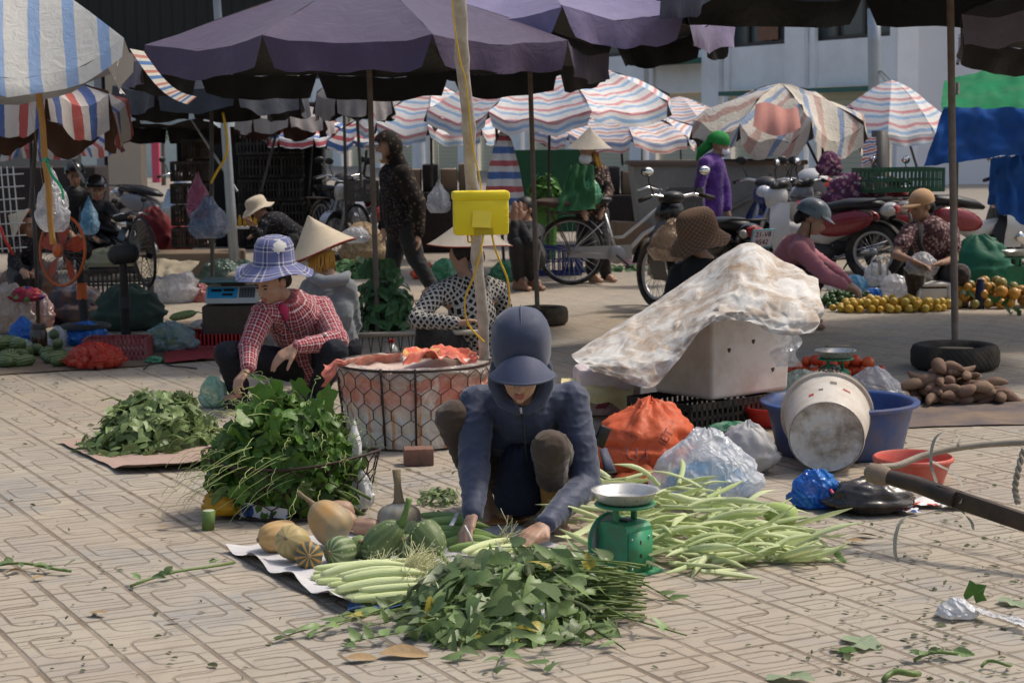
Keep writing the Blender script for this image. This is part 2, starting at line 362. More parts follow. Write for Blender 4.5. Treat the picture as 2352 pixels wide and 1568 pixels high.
# ---------------------------------------------------------------- pavement
def pavement_mat():
    L = {(0, 0): (600, 462), (0, 1): (1020, 820), (0, 2): (1490, 1215), (-1, 1): (20, 945), (-1, 2): (430, 1360), (1, 0): (1540, 350), (1, 1): (1985, 690)}
    A = []; B = []
    for (i, j), (x, y) in L.items(): A.append([i, j, 1]); B.append(G(x/3.1293/1.7415, (2230+y/3.1293)/1.7415)[:2])
    X = np.linalg.lstsq(np.array(A, float), np.array(B), rcond=None)[0]; Mi = np.linalg.inv(X[:2].T); o = X[2]; lu, lv = np.linalg.norm(X[0]), np.linalg.norm(X[1])
    t = NT('paving_tiles'); p = t.pos(); s = t.sep(p); m = t.math
    dx = m('SUBTRACT', s[0], o[0]); dy = m('SUBTRACT', s[1], o[1])
    Uc = m('ADD', m('MULTIPLY', dx, Mi[0, 0]), m('MULTIPLY', dy, Mi[0, 1])); Vc = m('ADD', m('MULTIPLY', dx, Mi[1, 0]), m('MULTIPLY', dy, Mi[1, 1]))
    nb = t.noise(p, 9, 2); wob = m('MULTIPLY', m('SUBTRACT', nb, .5), .03); Uc = m('ADD', Uc, wob); Vc = m('ADD', Vc, wob)
    iu = m('FLOOR', Uc); iv = m('FLOOR', Vc); u = m('FRACT', Uc); v = m('FRACT', Vc)
    par = m('ABSOLUTE', m('FLOORED_MODULO', iu, 2.)); 
    flip = m('SUBTRACT', 1., par)          # even columns are turned half round
    def mixs(a, b, f): return m('ADD', m('MULTIPLY', a, m('SUBTRACT', 1., f)), m('MULTIPLY', b, f))
    a = mixs(u, m('SUBTRACT', 1., u), flip); b = mixs(v, m('SUBTRACT', 1., v), flip)
    def rbox(x0, x1, y0, y1, r):
        qx = m('ADD', m('SUBTRACT', m('ABSOLUTE', m('MULTIPLY', m('SUBTRACT', a, (x0+x1)/2), lu)), (x1-x0)/2*lu), r); qy = m('ADD', m('SUBTRACT', m('ABSOLUTE', m('MULTIPLY', m('SUBTRACT', b, (y0+y1)/2), lv)), (y1-y0)/2*lv), r)
        mx = m('MAXIMUM', qx, 0.); my = m('MAXIMUM', qy, 0.); d = m('SQRT', m('ADD', m('MULTIPLY', mx, mx), m('MULTIPLY', my, my)))
        return m('ABSOLUTE', m('SUBTRACT', m('ADD', d, m('MINIMUM', m('MAXIMUM', qx, qy), 0.)), r))
    def msk(d, cond): return m('ADD', d, m('MULTIPLY', m('SUBTRACT', 1., cond), 1.))
    D = msk(rbox(-2, .75, -2, .32, .045), m('GREATER_THAN', a, .02))
    D = m('MINIMUM', D, msk(rbox(.2, 3, .27, .87, .045), m('LESS_THAN', a, .72)))
    D = m('MINIMUM', D, msk(rbox(-2, .75, .6, 3, .045), m('GREATER_THAN', a, .3)))
    fine = None
    for k in (.17, .43, .5, .76):
        d = m('MULTIPLY', m('ABSOLUTE', m('SUBTRACT', b, k)), lv); fine = d if fine is None else m('MINIMUM', fine, d)
    ju = m('MULTIPLY', m('SUBTRACT', .5, m('ABSOLUTE', m('SUBTRACT', u, .5))), lu); jv = m('MULTIPLY', m('SUBTRACT', .5, m('ABSOLUTE', m('SUBTRACT', v, .5))), lv)
    J = m('MINIMUM', m('SUBTRACT', ju, .0015), m('ADD', jv, .001))
    rag = m('MULTIPLY', m('SUBTRACT', t.noise(p, 60, 3), .5), .006)
    def groove(d, w0, w1): return t.maprange(m('ADD', d, rag), w0, w1, 1., 0.)
    g = m('MAXIMUM', m('MAXIMUM', m('MULTIPLY', groove(D, .003, .0082), .85), m('MULTIPLY', groove(fine, .0008, .0052), .8)), groove(J, .005, .012))
    tid = t.n('ShaderNodeTexWhiteNoise', noise_dimensions='2D'); cv = t.n('ShaderNodeCombineXYZ'); t.l(iu, cv.inputs[0]); t.l(iv, cv.inputs[1]); t.l(cv.outputs[0], tid.inputs['Vector'])
    big = t.noise(p, .55, 5, .6); mid = t.noise(p, 3.2, 5, .65); fin = t.noise(p, 45, 4, .7); spk = t.noise(p, 190, 2)
    c = t.mix(mid, (.318, .272, .21), (.47, .41, .32)); c = t.mix(m('MULTIPLY', tid.outputs[0], .55), c, (.31, .285, .25))
    blue = m('MULTIPLY', t.maprange(t.noise(p, 1.7, 4, .7), .52, .66), .6); c = t.mix(blue, c, (.25, .252, .25))
    c = t.mix(m('MULTIPLY', t.maprange(big, .45, .66), .6), c, (.40, .31, .225))
    c = t.mix(t.maprange(fin, .35, .75, 0, .12), c, (.27, .225, .18)); c = t.mix(t.maprange(spk, .64, .76, 0, .22), c, (.65, .6, .53))
    damp = m('MULTIPLY', t.maprange(t.noise(p, .9, 4, .6, dist=.7), .63, .72), .45); c = t.mix(damp, c, (.16, .135, .11)); c = t.mix(t.maprange(t.noise(p, 7, 6, .75), .5, .72, 0, .45), c, (.25, .205, .16)); c = t.mix(t.maprange(t.noise(p, 24, 3, .6), .66, .74, 0, .5), c, (.19, .15, .11))
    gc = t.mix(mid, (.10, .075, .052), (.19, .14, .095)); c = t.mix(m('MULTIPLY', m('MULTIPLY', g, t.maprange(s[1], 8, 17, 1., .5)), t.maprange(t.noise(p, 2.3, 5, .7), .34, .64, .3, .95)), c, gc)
    far = t.maprange(s[1], 15, 24); c = t.mix(m('MULTIPLY', far, .6), c, (.225, .20, .175))  # umbrella shade over the distant ground put into the paving colour
    h = m('ADD', m('MULTIPLY', g, -1.), m('MULTIPLY', fin, .04)); nb2 = t.bump(h, .65, .008)
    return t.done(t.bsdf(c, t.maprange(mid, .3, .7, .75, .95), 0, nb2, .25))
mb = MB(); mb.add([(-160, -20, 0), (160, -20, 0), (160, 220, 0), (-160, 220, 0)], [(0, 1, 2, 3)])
o = part('ground', mb, pavement_mat(), None, False); o['kind'] = 'structure'; o['label'] = 'tan patterned concrete paving of the market square'
# ---------------------------------------------------------------- white hall behind, running away to the left
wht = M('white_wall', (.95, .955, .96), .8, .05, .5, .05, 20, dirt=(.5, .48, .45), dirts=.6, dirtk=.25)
shade = M('shaded_wall', (.72, .715, .74), .8, .05, .5, .05, 20)  # shade on the turned end wall put into its colour
cream = NT('roller_shutter'); zz = cream.sep(cream.pos())[2]; wv = cream.math('FRACT', cream.math('MULTIPLY', zz, 7.5)); cc = cream.mix(cream.maprange(wv, .8, 1.), (.66, .62, .46), (.42, .39, .28))
cream = cream.done(cream.bsdf(cc, .5, 0, cream.bump(wv, .4, .03), .3))
gls = M('window_glass', (.10, .115, .12), .18, .25, .8, 0, spec=.6); grn = M('green_fascia', (.055, .16, .125), .6, .1); dkf = M('dark_frame', (.05, .045, .04), .5)
Y0 = 55.; A0 = V((1480-CX)/F*Y0, Y0, 0); st = V(.033, -.0624, 0)*Y0; dr = nrm(st); blen = np.linalg.norm(st); out = V(-dr[1], dr[0], 0)*-1
if out[0] > 0: out = -out
RB = np.column_stack([dr, -out, V(0, 0, 1)])
def bxl(mb, k, a0, a1, d0, d1, z0, z1):   # along, depth (towards viewer negative), height
    c = A0+st*k+dr*((a0+a1)/2)-out*((d0+d1)/2)+V(0, 0, (z0+z1)/2); mb.box(c, (a1-a0, d1-d0, z1-z0), RB)
hall = thing('market_building', 'long white two storey hall with cream roller shutters behind the market', 'building', A0)
wallb, colb, frm, sh_, fas = MB(), MB(), MB(), MB(), MB()
K0, K1 = -10, 3
for k in range(K0, K1):
    bxl(wallb, k, 0, blen, .3, .6, 3.62, 12) if False else None
    bxl(wallb, k, 0, blen, 0, .3, 2.45, 3.62); bxl(wallb, k, 0, .32, 0, .3, 3.62, 7); bxl(wallb, k, blen-.32, blen, 0, .3, 3.62, 7); bxl(wallb, k, 0, blen, 0, .3, 7, 10)
    bxl(colb, k, -.42, .42, -.22, -.003, 0, 10); bxl(colb, k, .5, .72, -.1, -.003, 0, 10)
    s1 = MB(); bxl(s1, k, .75, blen-.45, .1, .14, 0, 2.3); part('shutter', s1, cream, hall, False)
    bxl(fas, k, .75, blen-.45, -.45, -.004, 2.3, 2.42) if k % 3 else bxl(fas, k, .75, blen-.45, -.9, -.004, 3.25, 3.4)
    wf = MB(); wd = blen-.64
    for a in (0, .33, .66, 1): bxl(wf, k, .32+wd*a-.05+(.05 if a == 0 else -.05 if a == 1 else 0), .32+wd*a+.05+(.05 if a == 0 else -.05 if a == 1 else 0), .08, .16, 3.622, 6.998)
    bxl(wf, k, .42, blen-.42, .085, .155, 3.625, 3.72)
    w_ = part('window', wf, dkf, hall, False); gp = MB(); bxl(gp, k, .33, blen-.33, .17, .2, 3.63, 6.99); part('pane', gp, gls, w_, False)
part('wall', wallb, wht, hall, False); part('column', colb, wht, hall, False); part('fascia', fas, grn, hall, False)
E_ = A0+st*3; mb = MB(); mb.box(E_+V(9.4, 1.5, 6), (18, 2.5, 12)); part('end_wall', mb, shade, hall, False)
mb = MB(); mb.box(E_+V(.18, .0, 5.9), (.5, .5, 11.8)); part('corner_column', mb, wht, hall, False)
# signs pasted in the upper window of the hall
mb = MB(); bxl(mb, 1, 1.9, 2.8, .05, .07, 3.75, 4.6); single('poster', mb, M('poster_red', (.24, .11, .06), .6, .4, 6), 'red and yellow poster inside the upper window of the white hall', 'poster', smooth=False)
# ---------------------------------------------------------------- dark market hall on the left
dark = NT('dark_cladding'); x_ = dark.sep(dark.pos())[0]; f_ = dark.math('FRACT', dark.math('MULTIPLY', x_, 5.)); cc = dark.mix(dark.maprange(f_, .75, 1.), (.018, .02, .019), (.007, .007, .007)); dark = dark.done(dark.bsdf(cc, .6, 0, dark.bump(f_, .5, .04), .3))
blk = M('black_interior', (.012, .012, .014), .9, .3); beige = M('beige_plaster', (.40, .33, .26), .85, .08, 1.5, .1, 15); pale = M('pale_plaster', (.36, .34, .31), .85, .06, 1.)
YB = 31.
def X(px, Y): return P(px, 300, Y)[0]
hb = thing('market_hall', 'dark clad open market hall with beige pillars at the left rear', 'building', (X(300, YB), YB, 0))
mb = MB(); mb.box(((X(-600, YB)+X(700, YB))/2, YB+.2, 6.1), (X(700, YB)-X(-600, YB), .4, 6.6)); part('cladding', mb, dark, hb, False)
mb = MB(); mb.box(((X(-600, YB)+X(700, YB))/2, YB+5, 2.9), (X(700, YB)-X(-600, YB)-.01, 9.5, .15)); part('ceiling_slab', mb, blk, hb, False)
for a, b_ in ((-600, 140), (406, 690)):
    mb = MB(); a, b2 = X(a, YB+9), X(b_, YB+9); mb.box(((a+b2)/2, YB+9, 1.4), (b2-a, .2, 2.8)); part('rear_wall', mb, blk if b_ > 400 else pale, hb, False)
for px, wd in ((290, .55), (235, .12), (668, .3), (-200, .5)):
    mb = MB(); mb.box((X(px, YB-.3), YB-.3, 1.41), (wd, .45, 2.82)); part('pillar', mb, beige if wd > .2 else M('grey_steel', (.22, .23, .25), .5), hb, False)
mb = MB(); mb.box((X(60, YB+2), YB+2, 1.4), (X(160, YB)-X(-100, YB), .15, 2.8)); part('side_panel', mb, pale, hb, False)
# bright yard seen through the gap
mb = MB(); mb.box((X(370, 62), 62, 3), (9, .3, 6)); single('yard_wall', mb, M('mint_wall', (.55, .62, .58), .8), 'pale green wall seen through the gap in the dark hall', 'wall', smooth=False)
mb = MB(); mb.box((X(356, 55), 55, 1.3), (.22, .22, 2.6)); single('gate_post', mb, M('pink_post', (.55, .08, .14), .6), 'pink gate post in the bright yard beyond the dark hall', 'post', smooth=False)
tr = thing('street_tree', 'thin leafy tree in the bright yard beyond the dark hall', 'tree', (X(372, 52), 52, 0))
mb = MB(); mb.tube([(X(372, 52), 52, 0), (X(373, 52), 52, 1.2), (X(369, 52), 52.1, 2.4)], [.07, .05, .03], 6); part('trunk', mb, M('bark', (.16, .13, .1), .9), tr)
mb = MB()
for k in range(420):
    d = nrm(RNG.normal(size=3)); c = V(X(370, 52), 52, 2.1)+d*V(.75, .6, .9)*U(.3, 1); mb.leaf(c, RNG.normal(size=3), RNG.normal(size=3), U(.12, .2), U(.06, .1))
part('crown', mb, leafmat('yard_leaf', (.10, .17, .06), (.16, .2, .1)), tr, False)
# lamp column and utility pole
gal = M('galvanised_steel', (.40, .43, .46), .42, .15, 3, .1, 40, metal=.55); rust = M('rusty_pipe', (.22, .19, .17), .6, .25, 6, .2, 50, metal=.35, dirt=(.16, .08, .04), dirts=8, dirtk=.5)
darkpipe = M('dark_pipe', (.085, .08, .075), .55, .2, 6, metal=.3)
def pole(px0, py0, px1, py1, Y0_, Y1_, r0, r1, mat, label, name='pole', parent=None):
    mb = MB(); a, b = P(px0, py0, Y0_), P(px1, py1, Y1_); mb.tube([b+(a-b)*t for t in np.linspace(0, 1, 5)], [r1+(r0-r1)*t for t in np.linspace(0, 1, 5)], 10)
    if parent is not None: return part(name, mb, mat, parent, auto=40)
    return single(name, mb, mat, label, 'pole')
g = G(541, 640); pole(496, -30, 541, 640, g[1], g[1], .04, .055, gal, 'thick grey steel lamp column rising through the dark umbrellas', 'lamp_column')
pole(2007, 20, 2012, 330, 40, 40, .14, .15, gal, 'tall grey utility pole standing before the white hall', 'utility_pole')
mb = MB(); a, b = P(2009, 150, 40), P(2170, 330, 38)
for k, (e, sg) in enumerate((((2170, 330, 38), .5), ((2290, 320, 38), .8))):
    b = P(*e); mb.tube([a+(b-a)*t-V(0, 0, sg*4*t*(1-t)*.3) for t in np.linspace(0, 1, 9)], .012, 4)
single('overhead_wire', mb, darkpipe, 'two thin wires sagging from the grey utility pole to the right', 'wire')
# ---------------------------------------------------------------- umbrellas
def canopy(c, za, zr, R, n=8, rot=0., val=.2, sag=.06, tilt=(0, 0), rip=.015, gap=.07, curve=1.05, seed=0, valout=.02, raggy=0., seg=7):
    mb = MB(); c = np.asarray(c, float); TR = rotm(-tilt[0], tilt[1])
    def T(p): return V(c[0], c[1], zr)+TR@(p-V(0, 0, zr))
    ch = 2*R*sin(pi/n)
    for k in range(n):
        a0 = rot+2*pi*k/n; a1 = rot+2*pi*(k+1)/n; p0 = V(cos(a0)*R, sin(a0)*R, 0); p1 = V(cos(a1)*R, sin(a1)*R, 0); outd = nrm(p0+p1)
        def top(s, t):
            e = p0+(p1-p0)*s; q = e*t; b = 4*s*(1-s)
            z = za+(zr-za)*t**curve-sag*b*t*t+rip*t*nz(V(e[0]*3, e[1]*3, t*4), 1.3, seed+k*3.1)*2
            return T(q-outd*sag*.35*b*t*t*R+V(0, 0, z))
        o = len(mb.v); mb.grid(lambda s, t: top(s, t), seg, 7)
        for i in range(8):
            for j in range(seg+1): mb.uv[o+i*(seg+1)+j] = ((j/seg-.5)*ch*max(i/7, .02)+k*.37, i/7*R*1.05)
        if val > 0:
            o = len(mb.v); m = 12
            def hang(s, t):
                s2 = gap*t*.6+s*(1-2*gap*t*.6); b = top(s2, 1.); d = outd*(valout+sag*.1)*t
                cr = .02*sin(s*14+k*2+seed)*t+.025*nz(V(s*5+k*7, t, seed), 1.4)*t
                L = val*(1+.12*nz(V(s*4+k*9, 0, seed), 1.))+ (raggy*nz(V(s*25, k, seed), 1.) if raggy else 0)
                return b+TR@(d+outd*cr)+V(0, 0, -L*t)
            mb.grid(hang, m, 3)
            for i in range(4):
                for j in range(m+1): mb.uv[o+i*(m+1)+j] = ((j/m-.5)*ch+k*.37, R*1.05+i/3*val)
    return mb
def umbrella(label, cxp, Y, yap, yrim, half, mat, n=8, rot=.2, val=.18, pole_=None, polemat=None, sag=.06, tilt=(0, 0), ribs=None, group=None, pr=.016, name='market_umbrella', **k):
    c = P(cxp, yrim, Y); R = half/S(Y); zr = c[2]; za = P(cxp, yap, Y)[2]
    if pole_: bx, by = pole_; b = P(bx, by, Y); b[2] = max(b[2], 0.02)
    else: b = V(c[0], c[1], 0.02)
    t = thing(name, label, 'umbrella', (b[0], b[1], 0), group=group)
    part('canopy', canopy(c, za, zr, R, n, rot, val, sag, tilt, **k), mat, t)
    mb = MB(); a = V(c[0], c[1], za-.03); mb.tube([b, b+(a-b)*.5, a], pr, 10); part('pole', mb, polemat or rust, t, auto=40)
    if ribs:
        TR = rotm(-tilt[0], tilt[1])
        for q in range(n):
            w_ = rot+2*pi*q/n; e = V(c[0], c[1], zr)+TR@V(cos(w_)*R*.97, sin(w_)*R*.97, -.02); mb = MB(); mb.tube([a-V(0, 0, .02), (a+e)/2+V(0, 0, (za-zr)*.08-.02), e], .008, 5); part('rib', mb, ribs, t)
    return t
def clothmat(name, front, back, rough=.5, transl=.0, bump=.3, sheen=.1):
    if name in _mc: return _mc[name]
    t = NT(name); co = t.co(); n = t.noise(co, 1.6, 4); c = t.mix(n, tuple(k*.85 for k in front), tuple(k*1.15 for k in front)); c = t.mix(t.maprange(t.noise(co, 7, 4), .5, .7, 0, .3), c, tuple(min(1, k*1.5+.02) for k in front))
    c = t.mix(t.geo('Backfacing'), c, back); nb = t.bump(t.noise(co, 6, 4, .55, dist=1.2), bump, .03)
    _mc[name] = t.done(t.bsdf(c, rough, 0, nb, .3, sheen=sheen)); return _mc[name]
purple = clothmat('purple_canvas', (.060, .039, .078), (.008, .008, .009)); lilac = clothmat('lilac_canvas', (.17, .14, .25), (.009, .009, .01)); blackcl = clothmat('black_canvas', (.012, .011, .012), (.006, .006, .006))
RED, BLU, WHI = (.52, .10, .11), (.08, .17, .42), (.72, .70, .68); PNK = (.64, .28, .29); SKY = (.30, .46, .66)
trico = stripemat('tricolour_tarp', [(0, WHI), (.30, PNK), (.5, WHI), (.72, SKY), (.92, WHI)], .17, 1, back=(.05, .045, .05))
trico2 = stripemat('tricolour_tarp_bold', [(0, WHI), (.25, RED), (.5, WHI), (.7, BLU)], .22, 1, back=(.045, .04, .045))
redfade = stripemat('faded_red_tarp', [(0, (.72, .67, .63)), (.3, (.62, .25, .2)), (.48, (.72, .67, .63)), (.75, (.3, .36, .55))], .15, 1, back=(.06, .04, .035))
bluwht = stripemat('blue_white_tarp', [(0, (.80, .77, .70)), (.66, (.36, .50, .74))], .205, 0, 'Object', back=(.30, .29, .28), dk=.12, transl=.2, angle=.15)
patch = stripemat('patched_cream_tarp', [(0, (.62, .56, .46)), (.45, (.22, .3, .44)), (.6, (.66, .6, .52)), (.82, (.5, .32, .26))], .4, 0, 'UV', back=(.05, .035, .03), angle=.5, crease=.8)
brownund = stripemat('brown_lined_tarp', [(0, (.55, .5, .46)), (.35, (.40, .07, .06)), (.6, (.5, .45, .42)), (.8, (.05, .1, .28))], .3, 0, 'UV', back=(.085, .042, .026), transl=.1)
fringe_ = M('valance_grey', (.34, .36, .37), .7, .2, 3, .3, 12); 
# big dark purple umbrella: pole stands behind the seated women
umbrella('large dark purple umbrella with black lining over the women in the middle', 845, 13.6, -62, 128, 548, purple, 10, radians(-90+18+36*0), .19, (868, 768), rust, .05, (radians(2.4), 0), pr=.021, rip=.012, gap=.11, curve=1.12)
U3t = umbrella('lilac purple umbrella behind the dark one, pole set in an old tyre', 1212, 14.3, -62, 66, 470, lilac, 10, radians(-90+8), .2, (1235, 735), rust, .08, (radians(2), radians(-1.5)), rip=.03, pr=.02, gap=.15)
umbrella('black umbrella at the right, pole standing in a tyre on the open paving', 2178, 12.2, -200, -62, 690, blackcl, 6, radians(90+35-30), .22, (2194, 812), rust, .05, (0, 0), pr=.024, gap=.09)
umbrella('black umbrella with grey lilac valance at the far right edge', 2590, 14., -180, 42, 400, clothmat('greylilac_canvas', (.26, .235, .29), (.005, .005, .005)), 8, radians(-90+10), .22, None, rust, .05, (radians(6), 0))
# blue and white striped sheet umbrella on a bamboo pole at the left
bamb = M('bamboo', (.46, .38, .25), .5, .25, 5, .2, 40, dirt=(.2, .13, .07), dirts=9, dirtk=.5); bamb_o = M('bamboo_orange', (.42, .22, .06), .45, .2, 5)
def bamboo(mb, a, b, r0, r1, nodes, n=12):
    a = np.asarray(a, float); b = np.asarray(b, float); pts = []; rr = []
    for i in range(nodes*6+1):
        t = i/(nodes*6); k = i % 6; bul = {0: 1.16, 1: .95, 5: .97}.get(k, .95); pts.append(a+(b-a)*t+V(.004*sin(i*.7), .004*cos(i*.5), 0)); rr.append((r0+(r1-r0)*t)*bul)
    return mb.tube(pts, rr, n)
t = umbrella('blue and white striped tarpaulin umbrella on an orange bamboo pole', 25, 11.2, -112, 112, 355, bluwht, 4, radians(-33), .10, (120, 560), bamb_o, .20, (radians(0), radians(-1.0)), pr=.001, raggy=.03, rip=.02, gap=.02, seg=9)
mb = MB(); bamboo(mb, P(62, -90, 11.2), P(122, 560, 11.5), .022, .02, 6); part('bamboo_pole', mb, bamb_o, t)
mb = MB(); q = [P(298, 112, 11.2), P(330, 118, 11.35), P(452, 222, 11.9), P(430, 240, 11.8)]
mb.grid(lambda u, v: (1-v)*((1-u)*q[0]+u*q[1])+v*((1-u)*q[3]+u*q[2])+V(0, 0, -.07*sin(v*pi)), 4, 12, (.2, 1.2)); part('hanging_flap', mb, stripemat('flap_tarp', [(0, (.75, .7, .6)), (.35, (.6, .25, .2)), (.55, (.75, .7, .6)), (.75, (.12, .24, .5))], .22, 1, back=(.3, .29, .3)), t)
# red and blue striped umbrella with a brown lining, lower left
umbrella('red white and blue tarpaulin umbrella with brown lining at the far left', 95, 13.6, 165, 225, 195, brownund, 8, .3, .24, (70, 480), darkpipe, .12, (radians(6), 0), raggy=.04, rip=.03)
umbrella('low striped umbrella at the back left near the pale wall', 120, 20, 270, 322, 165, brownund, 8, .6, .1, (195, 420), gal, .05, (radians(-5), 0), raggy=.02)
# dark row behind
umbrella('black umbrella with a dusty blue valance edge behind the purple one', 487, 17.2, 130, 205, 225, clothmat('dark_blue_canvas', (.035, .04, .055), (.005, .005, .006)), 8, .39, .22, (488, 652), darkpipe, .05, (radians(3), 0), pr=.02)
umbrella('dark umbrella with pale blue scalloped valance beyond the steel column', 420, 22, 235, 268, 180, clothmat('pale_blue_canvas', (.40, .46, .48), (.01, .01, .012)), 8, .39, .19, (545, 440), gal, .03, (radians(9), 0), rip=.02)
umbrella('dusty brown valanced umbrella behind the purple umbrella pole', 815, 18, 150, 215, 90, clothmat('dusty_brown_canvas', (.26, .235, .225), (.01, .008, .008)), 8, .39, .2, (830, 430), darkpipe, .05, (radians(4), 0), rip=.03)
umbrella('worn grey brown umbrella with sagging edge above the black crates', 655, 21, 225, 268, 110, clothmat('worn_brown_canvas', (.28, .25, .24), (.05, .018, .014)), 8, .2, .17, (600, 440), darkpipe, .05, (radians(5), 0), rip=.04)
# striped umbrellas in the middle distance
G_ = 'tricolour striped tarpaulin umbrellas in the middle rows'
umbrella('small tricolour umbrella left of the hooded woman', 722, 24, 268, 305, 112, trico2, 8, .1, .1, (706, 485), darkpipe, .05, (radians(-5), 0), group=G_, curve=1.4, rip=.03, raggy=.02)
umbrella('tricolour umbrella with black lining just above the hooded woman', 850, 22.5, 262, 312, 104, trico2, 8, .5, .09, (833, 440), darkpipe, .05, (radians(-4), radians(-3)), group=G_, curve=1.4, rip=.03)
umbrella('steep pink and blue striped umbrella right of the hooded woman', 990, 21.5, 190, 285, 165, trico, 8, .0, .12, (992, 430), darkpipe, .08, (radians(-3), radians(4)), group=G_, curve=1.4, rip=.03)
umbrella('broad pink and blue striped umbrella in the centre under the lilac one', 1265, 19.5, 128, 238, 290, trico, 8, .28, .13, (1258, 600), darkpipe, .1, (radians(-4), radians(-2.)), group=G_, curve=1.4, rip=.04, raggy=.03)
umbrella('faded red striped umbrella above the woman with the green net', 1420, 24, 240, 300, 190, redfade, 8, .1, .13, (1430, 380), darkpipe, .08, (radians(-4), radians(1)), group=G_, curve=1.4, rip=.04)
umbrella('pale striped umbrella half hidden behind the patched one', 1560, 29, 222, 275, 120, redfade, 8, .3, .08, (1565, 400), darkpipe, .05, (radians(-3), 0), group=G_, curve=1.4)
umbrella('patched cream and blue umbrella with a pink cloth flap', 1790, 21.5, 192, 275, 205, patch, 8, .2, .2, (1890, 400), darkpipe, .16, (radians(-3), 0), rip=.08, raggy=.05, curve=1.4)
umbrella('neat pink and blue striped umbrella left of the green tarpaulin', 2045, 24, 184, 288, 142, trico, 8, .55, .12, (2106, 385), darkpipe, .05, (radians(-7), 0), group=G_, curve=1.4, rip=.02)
mb = MB(); a, b, c_, d_ = P(1735, 240, 20.2), P(1832, 245, 20.2), P(1840, 292, 20.), P(1730, 290, 20.)
def flap(u, v):
    top = a+(b-a)*u; bot = d_+(c_-d_)*u; y = top+(bot-top)*v; y = y+V(0, -.05*sin(u*pi)*sin(v*pi*.9)-.02*sin(u*16), -.10*v*sin(u*pi)+.03*(1-v)*sin(u*pi*2)); return y
mb.grid(flap, 12, 8); single('cloth_flap', mb, M('pink_cloth', (.66, .30, .24), .8, .12, 4, .4, 12, transl=.2), 'salmon pink cloth hanging from the edge of the patched umbrella', 'cloth')
# closed striped umbrella
mb = MB(); top = P(1140, 300, 18.5); bot = P(1158, 520, 18.5)
def furl(p, w, i): return p*V(1+.28*sin(w*5+i*.3), 1+.28*sin(w*5+i*.3), 1)
hgt = top[2]-bot[2]; prof = [(.02, hgt), (.07, hgt*.9), (.13, hgt*.6), (.17, hgt*.3), (.16, hgt*.08), (.12, 0)]
mb.lathe(prof, 30, bot, fn=furl); t = thing('folded_umbrella', 'folded tricolour striped umbrella hanging beside the bamboo pole', 'umbrella', bot*V(1, 1, 0)); part('canopy', mb, stripemat('furl_tarp', [(0, WHI), (.28, RED), (.5, WHI), (.72, BLU)], .26, 1, transl=.05), t)
mb = MB(); mb.tube([bot*V(1, 1, 0), top+V(0, 0, .05)], .015, 8); part('pole', mb, darkpipe, t)
# green and blue tarpaulin shelter on the right
gtar = M('green_tarp', (.025, .19, .085), .9, .2, 2.5, .3, 9, spec=.03, transl=.02, dirt=(.15, .22, .14), dirts=3, dirtk=.2); btar = M('blue_tarp', (.024, .095, .33), .85, .25, 3, .5, 9, spec=.05, transl=.08, dirt=(.03, .05, .1), dirts=4, dirtk=.4)
t = thing('tarpaulin_shelter', 'green tarpaulin roof with a blue sheet hanging below at the right', 'shelter', G(2300, 620))
Y = 17.
def sheet(q, nu, nv, amp, fr=2.2, seed=0, hem=0.):
    mb = MB()
    def fn(u, v):
        p = (1-v)*((1-u)*q[0]+u*q[1])+v*((1-u)*q[3]+u*q[2]); k = nz(V(u*fr*2, v*fr, seed), 1.)+.5*nz(V(u*fr*5, v*fr*2, seed+3), 1.)
        return p+V(.15*amp*k, -amp*k, amp*.6*k)+V(0, 0, -hem*v*abs(sin(u*9)))
    return mb.grid(fn, nu, nv)
part('roof_sheet', sheet([P(2168, 185, Y+1), P(2420, 120, Y+1.5), P(2420, 265, Y-.4), P(2160, 255, Y-.3)], 30, 16, .06, 2.5, 1), gtar, t)
part('side_sheet', sheet([P(2168, 246, Y-.32), P(2420, 250, Y-.42), P(2420, 345, Y-.5), P(2122, 382, Y-.5)], 36, 20, .045, 3, 2), btar, t)
for px in (2200, 2380): mb = MB(); mb.tube([P(px, 190, Y+.3), V(P(px, 190, Y+.3)[0], Y+.3, 0)], .02, 6); part('pole', mb, darkpipe, t)
mb = sheet([P(2275, 365, Y-.2), P(2400, 345, Y-.2), P(2400, 540, Y-.3), P(2268, 470, Y-.3)], 22, 22, .06, 3, 5); single('blue_sheet', mb, btar, 'faded blue sheet hanging down under the green and blue shelter', 'sheet')
mb = MB(); mb.tube([V(P(2022, 310, 23)[0], 23, 0), P(2020, 300, 23)], .1, 8); single('dark_post', mb, darkpipe, 'thick dark post under the patched and striped umbrellas', 'post')
mb = sheet([P(1985, 315, 22.6), P(2012, 315, 22.6), P(2012, 372, 22.6), P(1978, 385, 22.6)], 6, 10, .06, 3, 8); single('striped_bag', mb, trico2, 'striped bag hanging from the thick dark post', 'bag')
for px, py0, py1, Y in ((70, 310, 480, 14.2), (1890, 330, 420, 22), (1475, 330, 420, 25)):
    mb = MB(); a = P(px, py0, Y); mb.tube([V(a[0], Y, 0), a], .016, 7); single('thin_pole', mb, darkpipe, {70: 'thin dark pole behind the bag on the bamboo', 1890: 'thin dark pole under the patched umbrella', 1475: 'thin dark pole behind the motorbike mirror'}[px], 'pole')
mb = MB(); Z_ = 3.35  # tarpaulin above the view, added to shade the left stalls
mb.grid(lambda u, v: V(-8.5+6.6*u, 13.7+7.5*v, Z_-.12*sin(u*pi)*sin(v*pi)+.05*sin(u*9)), 12, 12); t = thing('added_shade_tarp', 'unseen pale blue tarpaulin roof added to shade the left stalls', 'tarpaulin', (-1.3, 21.4, 0)); part('tarp_sheet', mb, M('blue_white_sheet', (.4, .45, .55), .6, .1, 2, .3, 9, transl=.4), t)
